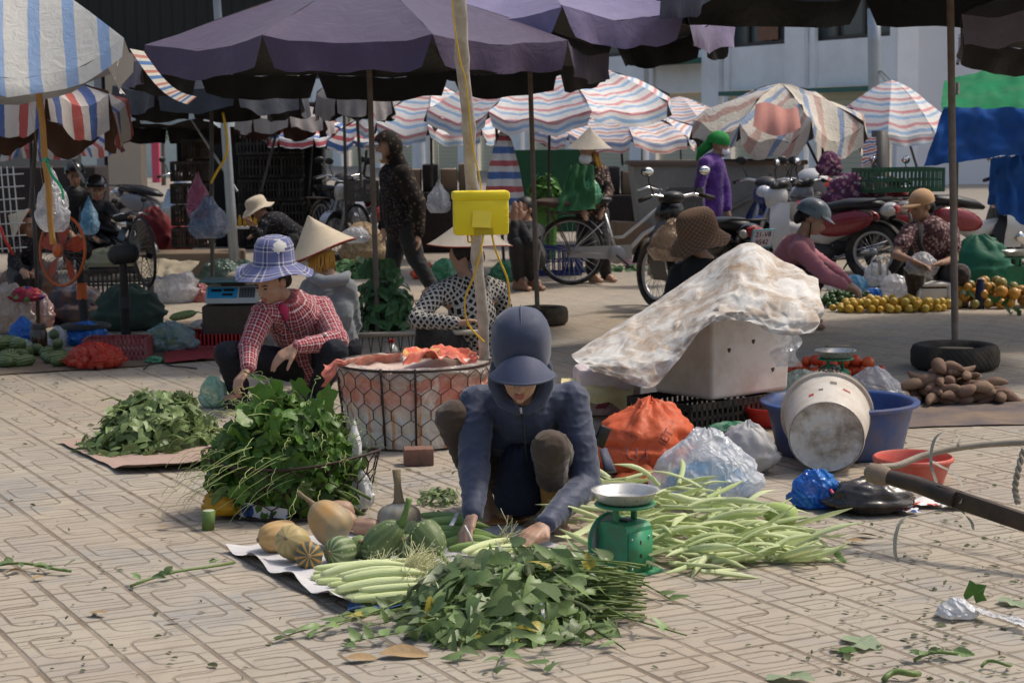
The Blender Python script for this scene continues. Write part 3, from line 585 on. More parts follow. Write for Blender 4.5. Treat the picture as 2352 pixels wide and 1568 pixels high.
for x_, y_ in ((-8.5, 21.4), (-1.9, 21.2), (-8.5, 13.7)): mb = MB(); mb.tube([V(x_, y_, 0), V(x_, y_, Z_)], .02, 6); part('pole', mb, darkpipe, t)
# tyre bases
tyre_m = NT('old_tyre'); c = tyre_m.co('UV'); s_ = tyre_m.sep(c); ob = tyre_m.co(); n = tyre_m.noise(ob, 9, 4); lin = tyre_m.math('FRACT', tyre_m.math('ADD', tyre_m.math('MULTIPLY', s_[0], 44), tyre_m.math('MULTIPLY', s_[1], 22)))
cc = tyre_m.mix(n, (.018, .017, .016), (.06, .052, .043)); cc = tyre_m.mix(tyre_m.maprange(tyre_m.noise(ob, 4, 5), .5, .7, 0, .6), cc, (.15, .12, .085)); tyre_m = tyre_m.done(tyre_m.bsdf(cc, .85, 0, tyre_m.bump(tyre_m.maprange(lin, .3, .5), .5, .008), .2))
conc = M('cement_fill', (.36, .27, .18), .9, .2, 6, .3, 40); concg = M('concrete', (.33, .32, .29), .9, .15, 6, .3, 50)
def tyre(px, py, R, h, label):
    c = G(px, py); t = thing('tyre_base', label, 'tyre', c); mb = MB()
    prof = [(R*.60, .02), (R*.86, .004), (R*.97, .02), (R, h*.3), (R, h*.72), (R*.955, h*.93), (R*.88, h), (R*.72, h*.97), (R*.62, h*.88), (R*.6, h*.6)]
    mb.lathe(prof, 48); part('tyre', mb, tyre_m, t, local=True); mb = MB(); mb.lathe([(R*.63, h*.72), (R*.4, h*.83), (.001, h*.86)], 24, fn=lambda p, w, i: p+V(0, 0, .01*nz(p, 9))); part('cement_filling', mb, conc, t, local=True)
tyre(2193, 846, .276, .155, 'worn black tyre filled with cement holding the black umbrella pole')
tyre(1247, 745, .20, .14, 'small dusty tyre holding the lilac umbrella pole')
# foreground bamboo pole with the yellow box
pb = G(1127, 985); mb = MB(); bamboo(mb, P(1050, -40, 7.9), pb, .0315, .0265, 7, 14)
single('bamboo_pole', mb, M('bamboo_pale', (.455, .43, .395), .5, .2, 4, .25, 50, dirt=(.22, .16, .1), dirts=10, dirtk=.55), 'tall pale bamboo pole leaning forward in the centre carrying the yellow box', 'pole')
yel = M('yellow_plastic', (.80, .62, .015), .38, .05, 3, .03, 30); Yb = 8.3; kx = 1/S(Yb)
t = thing('yellow_box', 'bright yellow plastic box strapped to the pale bamboo pole', 'box', P(1105, 540, Yb))
Rb = rotm(0, 0, radians(6)); c = P(1104, 497, Yb-.06)
mb = MB(); mb.box(c, (.246, .10, .165), Rb, .012); part('box_body', mb, yel, t, auto=40)
mb = MB(); mb.box(c+V(0, 0, .093), (.258, .112, .045), Rb, .014); part('lid', mb, yel, t, auto=40)
mb = MB(); mb.box(c+Rb@V(.0, -.056, -.01), (.085, .008, .075), Rb@rotm(radians(-8), radians(4))); part('hatch_flap', mb, M('yellow_flap', (.85, .66, .06), .45, .05), t, False)
mb = MB(); mb.box(c+Rb@V(.008, -.0515, -.066), (.085, .004, .03), Rb); part('hatch_slot', mb, M('yellow_shadow', (.45, .33, .01), .6), t, False)
for k in range(3):
    mb = MB(); mb.box(c+Rb@V(.112, -.0515, .03-.03*k), (.018, .004, .003), Rb); part('scale_mark', mb, yel, t, False)
ycab = M('yellow_cable', (.66, .42, .02), .45, .08)
def cable(pts, r, label, mat=ycab, cat='cable', name='power_cable'):
    mb = MB(); P3 = [np.asarray(p, float) for p in pts]; out_ = []
    for i in range(len(P3)-1):
        p0, p1, p2, p3 = P3[max(i-1, 0)], P3[i], P3[i+1], P3[min(i+2, len(P3)-1)]
        for k in range(8):
            q = k/8; out_.append(.5*((2*p1)+(-p0+p2)*q+(2*p0-5*p1+4*p2-p3)*q*q+(-p0+3*p1-3*p2+p3)*q**3))
    out_.append(P3[-1]); mb.tube(out_, r, 6); return single(name, mb, mat, label, cat)
cable([P(1110, 540, 8.2), P(1104, 580, 8.15), P(1086, 640, 8.2), P(1068, 690, 8.3), P(1076, 745, 8.5), P(1112, 785, 8.6)], .0045, 'yellow cable looping down left of the bamboo from the box')
cable([P(1130, 540, 8.2), P(1140, 580, 8.2), P(1165, 640, 8.3), P(1170, 690, 8.5), P(1164, 712, 9)], .0045, 'yellow cable hanging down right of the bamboo from the box')
cable([P(1038, -10, 7.9), P(1044, 60, 7.93), P(1057, 140, 8.0), P(1070, 190, 8.05), P(1085, 330, 8.15), P(1100, 400, 8.2), P(1105, 436, 8.22)], .0035, 'yellow cable running down the upper bamboo pole into the box')
cable([P(1074, 540, 8.25), P(1076, 556, 8.22), P(1086, 552, 8.2), P(1082, 541, 8.22), P(1100, 541, 8.22)], .004, 'short curl of yellow cable under the box')
mb = MB(); c = P(1092, 925, 9.3); c[2] = .19; mb.box(c, (.17, .15, .38), rotm(0, 0, .15), .012); single('concrete_block', mb, concg, 'grey concrete block at the foot of the bamboo pole', 'block', auto=40)
# ---------------------------------------------------------------- people
skin = M('skin', (.43, .255, .175), .5, .1, 10, .1, 120, spec=.4); skin_d = M('skin_tan', (.33, .185, .12), .5, .1, 10, .1, 120); lipm = M('lip_skin', (.36, .12, .10), .42, .05); hairm = M('black_hair', (.012, .010, .010), .45, .2, 30, .3, 200); eyew = M('eye_dark', (.02, .015, .012), .3)
maskm = M('face_mask', (.80, .82, .84), .8, .05, 10, .15, 60); blkcloth = M('black_cloth', (.019, .019, .022), .85, .2, 6, .3, 25, sheen=.1); navyt = M('navy_trousers', (.012, .014, .022), .85, .2, 6, .3, 25)
def head_mb(mb, c, fd, up, k=1., detail=True):
    fd = nrm(fd); up = nrm(up-fd*(fd@up)); ri = np.cross(fd, up); R = np.column_stack([ri, fd, up]); q = lambda x, y, z: c+R@V(x, y, z)*k
    e = lambda p, r: mb.ell(q(*p), V(*r)*k, R, 16, 12)
    e((0, -.012, .03), (.076, .094, .088)); e((0, .03, -.04), (.060, .062, .078)); e((0, .045, -.085), (.034, .034, .03)); e((0, .05, .03), (.06, .04, .045))
    if detail:
        mb.cap(q(0, .088, .008), q(0, .108, -.028), .010*k, .0165*k, 8); e((-.011, .098, -.031), (.011, .012, .009)); e((.011, .098, -.031), (.011, .012, .009))
        for s in(-1, 1):
            e((s*.036, .062, -.022), (.026, .026, .026)); e((s*.034, .078, .022), (.024, .014, .009)); e((s*.079, -.008, -.005), (.011, .022, .032)); e((s*.03, .078, .006), (.014, .010, .009))
        e((0, .090, -.058), (.024, .013, .007)); e((0, .088, -.068), (.02, .013, .008)); e((0, .08, -.09), (.018, .016, .014))
    return R, q
def hand(mb, w, d, pn, thumb, curl=(.5, .5, .5, .5), k=1., spread=.12, tcurl=.3, tdir=None):
    """palm with four fingers of different lengths and a thumb; d = direction of fingers, pn = palm normal (curl side), thumb = +1/-1 side"""
    d = nrm(d); pn = nrm(pn-d*(pn@d)); sd = np.cross(d, pn)*thumb; w = np.asarray(w, float)
    base = [(.027, .086, .075), (.009, .091, .083), (-.010, .088, .077), (-.028, .080, .060)]; rr = (.0088, .0090, .0086, .0078)
    mb.cap(w-d*.01*k, w+d*.03*k, .023*k, .022*k, 10)
    for i, (x, y, L) in enumerate(base):
        a = w+(sd*x*.5+d*.02)*k; b = w+(sd*x+d*y-pn*(.006-.004*abs(i-1.5)))*k; mb.cap(a, b, .0145*k, .0118*k, 8)
        dd = nrm(d+sd*x*spread*40*.1); p = b; seg = (.46, .31, .23); ang = 0; r = rr[i]*k
        for j, f in enumerate(seg):
            ang += curl[i]*(.55, .65, .5)[j]; v = dd*cos(ang)+pn*sin(ang); n2 = p+v*L*f*k; mb.cap(p, n2, r*(1.06-.08*j), r*(.98-.1*j), 8); p = n2
    a = w+(sd*.018+d*.018+pn*.004)*k; b = a+(sd*.026+d*.030+pn*.008)*k; mb.cap(a, b, .016*k, .0125*k, 8)
    td = nrm(tdir) if tdir is not None else nrm(d*.85+sd*.42+pn*.3)
    c = b+td*.032*k; e = c+nrm(td+pn*tcurl)*.025*k; mb.cap(b, c, .0115*k, .0100*k, 8); mb.cap(c, e, .0100*k, .0078*k, 8)
def fit_uv(me, bones):
    nf = len(me.polygons); cen = np.empty(nf*3, np.float32); me.polygons.foreach_get('center', cen); cen = cen.reshape(-1, 3); best = np.full(nf, 1e9); idx = np.zeros(nf, int)
    for b, (p, q, r1, r2) in enumerate(bones):
        d = q-p; L2 = max(d@d, 1e-9); t = np.clip(((cen-p)@d)/L2, 0, 1); ds = np.linalg.norm(cen-(p+t[:, None]*d), axis=1)-(r1+(r2-r1)*t); m = ds < best; best[m] = ds[m]; idx[m] = b
    vi = np.empty(len(me.loops), np.int32); me.loops.foreach_get('vertex_index', vi); co = np.empty(len(me.vertices)*3, np.float32); me.vertices.foreach_get('co', co); co = co.reshape(-1, 3)
    lt = np.empty(nf, np.int32); me.polygons.foreach_get('loop_total', lt); li = np.repeat(idx, lt); lc = np.repeat(cen, lt, 0); uv = np.zeros((len(vi), 2), np.float32); pts = co[vi]
    for b, (p, q, r1, r2) in enumerate(bones):
        m = li == b
        if not m.any(): continue
        a, bb, d = frame(q-p, (0, -1, .3)); x = pts[m]-p; y = lc[m]-p; ang = np.arctan2(x@bb, x@a); an0 = np.arctan2(y@bb, y@a); da = (ang-an0+pi) % (2*pi)-pi; uv[m, 0] = (an0+da)*(r1+r2)*.5; uv[m, 1] = x@d+b*.037
    l = me.uv_layers.get('UVMap') or me.uv_layers.new(name='UVMap'); l.data.foreach_set('uv', uv.ravel())
def garment(bones, ells, vox, amp=.008, seed=0., uv=True, sm=3, fold=1.):
    mb = MB()
    for p, q, r1, r2 in bones: mb.cap(p, q, r1, r2, 16)
    for c, r, R in ells: mb.ell(c, r, R, 18, 12)
    me = remesh(mb, vox, sm, .5, 'cloth')
    js = [b[0] for b in bones]+[b[1] for b in bones]
    def dsp(p):
        a = nz(p, 7, seed); r = 1-abs(nz((p[0], p[1], p[2]*1.8), 15, seed+5))*2.2; r2 = 1-abs(nz((p[0]*1.5, p[1], p[2]), 28, seed+9))*2.2
        return amp*(a*.8+fold*(.75*max(r, 0)**2+.3*max(r2, 0)**2*(vox < .012)-.25))
    displace(me, dsp)
    if uv: fit_uv(me, bones)
    me.polygons.foreach_set('use_smooth', [True]*len(me.polygons)); return me
def person(label, J, top, pants, vox=.013, skinm=None, sleeve=1., plen=1., shoe=None, fat=1., detail=True, amp=.008, hair=True, hands=None, kt=1., seed=0., hk=1., group=None, body_only=False, kp=1.):
    skinm = skinm or skin; g = lambda k: np.asarray(J[k], float)
    o = V(g('pel')[0], g('pel')[1], 0); t = thing('person', label, 'person', o, group=group)
    hd, fd, up = g('head'), nrm(J['fd']), np.asarray(J.get('up', (0, 0, 1)), float); neck, pel = g('neck'), g('pel'); sL, sR = g('sL'), g('sR'); sc = (sL+sR)/2; lat = nrm(sR-sL)
    ch = g('chest') if 'chest' in J else sc*.72+pel*.28
    ax = nrm(sc-pel); fw = np.cross(lat, ax)
    hL, hR = (g('hL') if 'hL' in J else pel-lat*.085*hk), (g('hR') if 'hR' in J else pel+lat*.085*hk)
    Rt = np.column_stack([lat, nrm(np.cross(ax, lat)), ax])
    mb = MB(); Rh, hq = head_mb(mb, hd, fd, up, 1., detail)
    mb.cap(hd-nrm(up)*.07-fd*.02, neck, .046, .052); mb.cap(neck, sc, .055, .07); mb.cap(neck, sL, .045, .048); mb.cap(neck, sR, .045, .048)
    tor = [(ch, V(.135*fat, .095*fat, .15)), ((ch+pel)/2, V(.12*fat, .09*fat, .14)), (pel, V(.145*fat, .115*fat, .115))]
    for c, r in tor: mb.ell(c, r, Rt, 16, 12)
    hs = hands or {}
    for s in 'LR':
        S_, E_, W_ = g('s'+s), g('e'+s), g('w'+s); mb.chain([S_, E_, W_], [.046, .038, .024]); mb.cap(E_, E_+(W_-E_)*.35, .038, .037); mb.cap(ch, S_, .075, .05)
        h = hs.get(s, {}); d = h.get('d', W_-E_); pn = h.get('pn', V(0, 0, -1)+fw*.3); hand(mb, W_, d, pn, h.get('t', 1 if s == 'L' else -1), h.get('curl', (.5, .55, .6, .65)), h.get('k', 1.), tcurl=h.get('tc', .3), tdir=h.get('td'))
        H_, K_, A_ = g('h'+s) if 'h'+s in J else (hL if s == 'L' else hR), g('k'+s), g('a'+s); mb.chain([H_, K_, A_], [.085, .056, .036]); mb.cap(K_, K_+(A_-K_)*.4, .054, .052)
        T_ = g('t'+s) if 't'+s in J else A_+V(fw[0], fw[1], 0)*.17-V(0, 0, A_[2]-.025)
        hl = A_+(A_-T_)*V(1, 1, 0)*.3; hl[2] = min(A_[2], .035); mb.cap(A_, hl, .035, .03); mb.cap(hl, T_, .032, .026); mb.cap(A_, (A_+T_)/2, .034, .034); mb.cap(T_, T_+nrm(np.cross(T_-hl, V(0, 0, 1)))*.025, .024, .02)
    bm = remesh(mb, vox*.85 if detail else vox, 2, .5, 'body')
    b_ = mesh_to_mb(bm); ob = part('body', b_, skinm, t)
    if detail:
        for s in(-1, 1):
            m2 = MB(); m2.ell(hq(s*.031, .0905, .004), V(.013, .006, .0045), Rh, 10, 6); part('eye', m2, eyew, t)
            m2 = MB(); m2.tube([hq(s*.014, .096, .021), hq(s*.032, .096, .0265), hq(s*.05, .084, .021)], [.003, .0038, .002], 6); part('eyebrow', m2, hairm, t)
        m2 = MB(); m2.ell(hq(0, .099, -.057), V(.023, .009, .007), Rh, 12, 6); m2.ell(hq(0, .097, -.068), V(.020, .010, .008), Rh, 12, 6); part('lips', m2, lipm, t)
    if hair:
        m2 = MB(); m2.ell(hq(0, -.018, .034), V(.085, .1, .094), Rh, 18, 12, keep=lambda d: not (d[1] > .35 and d[2] < .55) and not (d[2] < -.45 and d[1] > -.2)); m2.ell(hq(0, -.095, -.03), V(.05, .04, .06), Rh, 12, 8); part('hair', m2, hairm, t)
    # clothing
    bones = [(sc-ax*.02, (ch+pel)/2, .13*fat*kt, .13*fat*kt), ((ch+pel)/2, pel, .13*fat*kt, .14*fat*kt)]
    el = [(ch, V(.165*fat, .115*fat, .165)*kt, Rt), ((ch+pel)/2, V(.155*fat, .115*fat, .15)*kt, Rt), (pel+ax*.03, V(.165*fat, .13*fat, .12)*kt, Rt)]
    for s in 'LR':
        S_, E_, W_ = g('s'+s), g('e'+s), g('w'+s); bones.append((ch*.4+sc*.6, S_, .085*kt, .066*kt)); bones.append((neck*.75+sc*.25, S_, .06, .06*kt))
        if sleeve >= .99: bones += [(S_, E_, .064*kt, .056*kt), (E_, W_-nrm(W_-E_)*.012, .056*kt, .037*kt)]
        else: bones += [(S_, S_+(E_-S_)*sleeve*2, .066*kt, .068*kt)]
    me = garment(bones, el, vox, amp, seed); part('shirt', rel_mesh(me, o), top, t, local=True)
    bones = []; el = [(pel, V(.158*fat, .128*fat, .12), Rt)]
    for s in 'LR':
        H_, K_, A_ = g('h'+s) if 'h'+s in J else (hL if s == 'L' else hR), g('k'+s), g('a'+s); bones += [(H_, K_, .102*kp, .076*kp), (K_, K_+(A_-K_)*plen*.96, .074*kp, .060*kp)]
    me = garment(bones, el, vox, amp*.9, seed+3); part('trousers', rel_mesh(me, o), pants, t, local=True)
    if shoe is not None:
        for s in 'LR':
            A_ = g('a'+s); T_ = g('t'+s) if 't'+s in J else A_+V(fw[0], fw[1], 0)*.17-V(0, 0, A_[2]-.025); m2 = MB(); hl = A_*V(1, 1, 0)+V(0, 0, .03)-nrm((T_-A_)*V(1, 1, 0))*.045
            m2.cap(hl, T_*V(1, 1, 0)+V(0, 0, .028), .042, .04, 12); m2.v = [(x, y, max(z, .004)) for x, y, z in m2.v]; part('shoe', m2, shoe, t)
    t_info = dict(t=t, R=Rh, q=hq, o=o); return t_info
def rel_mesh(me, o):
    v = np.empty(len(me.vertices)*3, np.float32); me.vertices.foreach_get('co', v); v = v.reshape(-1, 3)-np.asarray(o, np.float32); me.vertices.foreach_set('co', v.ravel()); me.update(); return me
# ---- headgear
def hatframe(axis, front):
    z = nrm(axis); y = np.asarray(front, float); y = nrm(y-z*(y@z)); return np.column_stack([np.cross(y, z), y, z])
straw = NT('palm_leaf_straw'); uv = straw.sep(straw.co('UV')); ob = straw.co(); ln = straw.math('FRACT', straw.math('MULTIPLY', uv[0], 70)); rg = straw.math('FRACT', straw.math('MULTIPLY', uv[1], 55)); n = straw.noise(ob, 14, 4)
cc = straw.mix(n, (.46, .37, .255), (.64, .545, .40)); cc = straw.mix(straw.maprange(ln, .8, 1., 0, .4), cc, (.3, .22, .13)); cc = straw.mix(straw.maprange(rg, .85, 1., 0, .35), cc, (.36, .28, .18)); cc = straw.mix(straw.maprange(straw.noise(ob, 5, 4), .55, .72, 0, .35), cc, (.30, .23, .16))
cc = straw.mix(straw.geo('Backfacing'), cc, (.30, .22, .13)); straw = straw.done(straw.bsdf(cc, .6, 0, straw.bump(straw.math('ADD', ln, rg), .25, .004), .3)); rimr = M('red_rim', (.34, .06, .045), .5)
def conical(t, c, axis, R, h, mat=None, rim=True):
    Rm = hatframe(axis, (0, -1, 0)); mb = MB(); prof = [(R, 0), (R*.8, h*.17), (R*.55, h*.42), (R*.3, h*.69), (R*.12, h*.88), (R*.04, h*.97), (.002, h)]
    mb.lathe(prof, 40, c, Rm, fn=lambda p, w, i: p+V(0, 0, .004*sin(3*w+1))); part('conical_hat', mb, mat or straw, t)
    if rim:
        mb = MB(); mb.tube([c+Rm@V(R*cos(a), R*sin(a), .004*sin(3*a+1)) for a in np.linspace(0, 2*pi, 41)[:-1]], .004, 5, closed=True); part('hat_rim', mb, rimr, t)
def bucket(t, c, axis, front, mat, Rc=.092, h=.105, Rb=.2, drop=.075, wav=.014, name='bucket_hat'):
    Rm = hatframe(axis, front); mb = MB(); prof = [(Rb, -drop), (Rb*.86, -drop*.72), (Rb*.68, -drop*.3), (Rc*1.06, 0), (Rc*1.02, h*.35), (Rc*.97, h*.7), (Rc*.8, h*.93), (Rc*.4, h*1.03), (.002, h*1.05)]
    def fn(p, w, i):
        k = max(0, 1-i/3.); q = p*V(1, 1.15, 1); return q+V(0, 0, k*wav*(sin(3*w+.6)+.6*sin(5*w))+(.035*k*(1-abs(sin(w))) if wav else 0))
    mb.lathe(prof, 44, c, Rm, fn=fn); return part(name, mb, mat, t)
def helmet(t, c, R, mat, visor=True, k=1.):
    mb = MB(); mb.ell(c+R@V(0, -.01, .035), V(.118, .138, .12)*k, R, 26, 16, keep=lambda d: d[2] > -.25 and not (d[1] > .55 and d[2] < .2)); o = part('helmet', mb, mat, t)
    if visor: mb = MB(); mb.grid(lambda u, v: c+R@V(sin((u-.5)*2.3)*(.118+.01*v), cos((u-.5)*2.3)*(.125+.055*v)-.005, .058-.022*v)*k, 14, 4); part('helmet_peak', mb, mat, t)
    mb = MB(); mb.tube([c+R@V(.1, 0, -.03), c+R@V(.07, .03, -.11), c+R@V(0, .045, -.135), c+R@V(-.07, .03, -.11), c+R@V(-.1, 0, -.03)], .006, 5); part('chin_strap', mb, blkcloth, t); return o
def mask(t, q, R): mb = MB(); mb.ell(q(0, .036, -.05), V(.068, .078, .062), R, 18, 12, keep=lambda d: d[1] > .15); part('face_mask', mb, maskm, t)
# ---- 1 woman in the navy hooded jacket
navy = M('navy_jacket', (.036, .046, .088), .62, .14, 4, .25, 30, sheen=.25); navyv = M('navy_visor', (.055, .065, .12), .55, .08, 6, .15, 160, sheen=.2)
brown_p = NT('brown_ribbed'); s_ = brown_p.sep(brown_p.co('UV')); rb = brown_p.math('FRACT', brown_p.math('MULTIPLY', s_[0], 150)); n = brown_p.noise(brown_p.co(), 7, 3); cc = brown_p.mix(n, (.045, .030, .022), (.075, .050, .036)); cc = brown_p.mix(brown_p.maprange(rb, .6, .9, 0, .45), cc, (.10, .068, .048)); brown_p = brown_p.done(brown_p.bsdf(cc, .8, 0, brown_p.bump(rb, .3, .003), .25, sheen=.2))
J = dict(head=P(1196, 845, 6.78), fd=V(-.06, -.88, -.42), up=V(0, -.42, .9), neck=P(1202, 930, 6.98), sL=P(1094, 924, 7.02), sR=P(1312, 918, 7.02), chest=P(1205, 985, 7.14), pel=P(1212, 1085, 7.42), eL=P(1090, 1072, 6.86), eR=P(1346, 1112, 6.92), wL=P(1086, 1182, 6.62), wR=P(1252, 1204, 6.60),
         hL=P(1140, 1078, 7.35), hR=P(1285, 1080, 7.35), kL=P(1042, 960, 6.98), kR=P(1265, 1030, 6.78), aL=P(1128, 1192, 7.12), aR=P(1272, 1190, 7.0), tL=P(1118, 1205, 6.98), tR=P(1298, 1222, 6.85))
I = person('woman in navy hooded jacket squatting over the corn and greens', J, navy, brown_p, .0075, amp=.006, plen=.42, kt=1.09, kp=1.0, hair=False, fat=.98, seed=1.,
           hands=dict(L=dict(d=V(-.042, -.13, -.085), pn=V(.6, .25, -.55), t=-1, curl=(.65, .5, .4, .35), td=V(.25, -.6, -.6), k=1.08), R=dict(d=V(-.127, -.14, -.06), pn=V(-.05, .2, -1), t=1, curl=(.35, .4, .45, .5), k=1.1, tc=.2, td=V(-.9, -.1, -.3))))
t, R, q = I['t'], I['R'], I['q']
ot = nrm(V(0, -.22, 1.)); Rho = np.column_stack([V(1, 0, 0), nrm(np.cross(ot, V(1, 0, 0))), ot]); hc = P(1197, 806, 6.79)
mb = MB(); mb.ell(hc+V(0, .0, .03), V(.112, .125, .145), Rho, 36, 26, keep=lambda d: not (d[1] < -.5 and d[2] < -.42) and d[2] > -.93, fn=lambda p, d: V(np.sign(d[0])*abs(d[0])**.82*.112, p[1], np.sign(d[2])*abs(d[2])**.8*.138)*(1+.016*nz(d, 2.3)+.03*max(0, 1-abs(nz(d, 3.1, 4.))*5)**2*(d[2] < .6)))
part('hood', mb, navy, t)
mb = MB(); mb.tube([hc+V(0, 0, .03)+Rho@V(0, -cos(x)*.1255, sin(x)*.1455) for x in np.linspace(.12, 2.6, 22)], .0022, 5); part('hood_seam', mb, navyv, t)
mb = MB()
for sx in(-1, 1): mb.chain([P(1197+sx*60, 838, 6.84), P(1197+sx*62, 880, 6.86), P(1198+sx*44, 922, 6.85), P(1200+sx*10, 944, 6.83)], [.020, .028, .026, .018], 10)
mb.cap(P(1197, 850, 6.92), P(1202, 935, 7.0), .088, .1); part('hood_collar', rel_mesh(remesh(mb, .009, 3), I['o']), navy, t, local=True)
mb = MB()
def vis(u, v):
    a = (u-.5)*2*1.28; r = .112+.07*v*cos(a*.62); zt = .036-.082*(1-cos(a*1.1)); zb = -.060+.024*(1-cos(a)); return P(1199, 832, 6.74)+V(sin(a)*(.108+.022*v), -cos(a)*r*.92+.01, zt+(zb-zt)*v+.006*sin(v*pi))
mb.grid(vis, 26, 8, (.3, .1)); part('visor', mb, navyv, t)
mb = MB(); mb.tube([vis(u, 1.)+V(0, -.001, -.002) for u in np.linspace(.0, 1, 27)], .0045, 6); part('visor_edge', mb, navy, t)
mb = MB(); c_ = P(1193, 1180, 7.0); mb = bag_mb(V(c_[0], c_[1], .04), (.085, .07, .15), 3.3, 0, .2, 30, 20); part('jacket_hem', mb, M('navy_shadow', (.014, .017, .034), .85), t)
mb = MB(); a, b = P(1196, 935, 6.83), P(1212, 1070, 6.98); mb.tube([a+(b-a)*s-V(0, .03*sin(s*pi), 0) for s in np.linspace(0, 1, 9)], .004, 6); part('zip', mb, blkcloth, t)
mb = MB(); mb.cap(P(1196, 938, 6.80), P(1197, 948, 6.80), .005, .004); part('zip_pull', mb, M('zip_metal', (.4, .4, .42), .3, metal=.8), t)
sock = M('ochre_sock', (.36, .20, .05), .85, .12, 12, .3, 60)
mb = MB(); K_, A_ = J['kR'], J['aR']; mb.cap(K_+(A_-K_)*.36, A_+(A_-K_)*.05, .052, .040, 16); part('sock', mb, sock, t)
plas = M('amber_sandal', (.30, .13, .045), .35, .2, 8, .1, spec=.5)
mb = MB(); c = P(1160, 1195, 7.02); c[2] = .02; mb.ell(c, (.05, .12, .016), rotm(0, 0, radians(-62)), 18, 8); part('sandal_sole', mb, plas, t)
mb = MB(); mb.ell(c+V(.03, -.01, .018), (.055, .055, .045), rotm(0, 0, .5), 18, 10, keep=lambda d: d[2] > .0 and abs(d[1]) < .75); part('sandal_strap', mb, plas, t)
mb = MB(); mb.box(P(1382, 1002, 7.15), (.05, .02, .085), rotm(0, radians(25), .4), .006); o = single('purse', mb, M('black_leather', (.012, .012, .013), .35, .2, 20, .3, 90), 'small black purse tucked behind the navy jacket sleeve', 'purse')
mb = MB(); a = P(1385, 1030, 7.2); mb.tube([a, P(1395, 1060, 7.18), P(1402, 1082, 7.15)], [.02, .026, .03], 10, flat=.4); part('jacket_tail', mb, navy, t)
# ---- 2 woman in plaid
pl_u = [(0, (.33, .018, .028)), (.26, (.02, .018, .03)), (.36, (.33, .018, .028)), (.44, (.72, .70, .70)), (.56, (.33, .018, .028)), (.64, (.02, .018, .03)), (.74, (.33, .018, .028)), (.92, (.5, .45, .47))]
plaid = plaidmat('red_plaid', None, pl_u, pl_u, .042, .042)
blu = (.105, .125, .27); ph = [(0, blu), (.30, (.62, .58, .5)), (.36, blu), (.42, (.02, .02, .08)), (.52, blu), (.58, (.62, .58, .5)), (.63, blu), (.85, (.35, .1, .2)), (.87, blu)]
plaidh = plaidmat('blue_plaid_hat', None, [(p, c) for p, c in ph], ph, .125, .085)
J = dict(head=P(624, 646, 10.2), fd=V(-.55, -.72, -.42), up=V(-.15, -.3, .9), neck=P(664, 690, 10.36), sL=P(604, 720, 10.2), sR=P(738, 706, 10.5), chest=P(674, 758, 10.45), pel=P(715, 838, 10.72), eL=P(572, 800, 10.05), eR=P(776, 782, 10.2), wL=P(570, 846, 9.9), wR=P(680, 796, 9.95),
         kL=P(522, 812, 10.05), kR=P(768, 808, 10.05), aL=P(552, 902, 10.25), aR=P(722, 915, 10.25), tL=P(530, 915, 10.1), tR=P(700, 925, 10.1))
I = person('woman in red plaid shirt and blue plaid sun hat picking vine tips', J, plaid, navyt, .0105, amp=.008, kt=1.08, plen=.9, hair=True, seed=2., shoe=blkcloth,
           hands=dict(L=dict(d=V(-.35, -.45, -.45), pn=V(.5, .4, -.6), t=-1, curl=(.9, .95, 1., 1.), k=1.1), R=dict(d=V(-.85, -.2, -.52), pn=V(-.3, .3, -.85), t=1, curl=(.45, .5, .6, .7), k=1.15)))
t, R, q = I['t'], I['R'], I['q']; mb = MB(); n_ = J['neck']; mb.tube([n_+V(cos(x)*.085, sin(x)*.075-.01, -.012+.03*sin(x)) for x in np.linspace(-1.0, 4.1, 18)], [.022]*18, 8, flat=1.5); part('collar', mb, plaid, t)
bucket(t, P(630, 604, 10.22), V(.02, -.10, 1), J['fd'], plaidh, .105, .15, .205, .07)
mb = MB(); kd = nrm(V(.30, -.85, .30)); mb.ell(P(630, 604, 10.22)+V(0, 0, .07), V(.121, .122, .105), None, 48, 32, keep=lambda d: d@kd > .925); part('hat_mesh_panel', mb, M('white_mesh', (.62, .6, .56), .8, .1, 30, .4, 150), t)
mb = MB(); mb.tube([q(.085, -.0, -.01), q(.07, .035, -.1), q(0, .06, -.135)], .0035, 5); part('hat_cord', mb, blkcloth, t)
mb = MB(); n_ = J['neck']; mb.ell(P(650, 722, 10.24), (.04, .04, .07), rotm(radians(25), 0, 0), 14, 8); part('undershirt', mb, M('magenta_knit', (.42, .03, .09), .85), t)
mb = MB(); mb.tube([P(623, 722, 10.2), P(632, 765, 10.18), P(655, 775, 10.2)], .004, 5); mb.tube([P(640, 710, 10.2), P(665, 758, 10.2), P(690, 768, 10.22)], .004, 5); part('drawstring', mb, navyt, t)
mb = MB(); mb.ell(P(747, 768, 10.08), .011, None, 8, 6); part('button', mb, M('white_button', (.7, .7, .7), .4), t)
mb = MB()
for k in range(3): mb.leaf(P(575+k*7, 862, 9.82), V(.6, -.2, U(-.6, .2)), V(.2, -.8, .5), .07, .022, 'oval', .2)
mb.tube([P(560, 852, 9.84), P(578, 862, 9.82), P(600, 872, 9.82)], .004, 5); single('vine_tip', mb, leafmat('pumpkin_leaf', (.075, .16, .022), (.17, .25, .085)), 'green vine tip held in the plaid woman hand', 'vine tip')
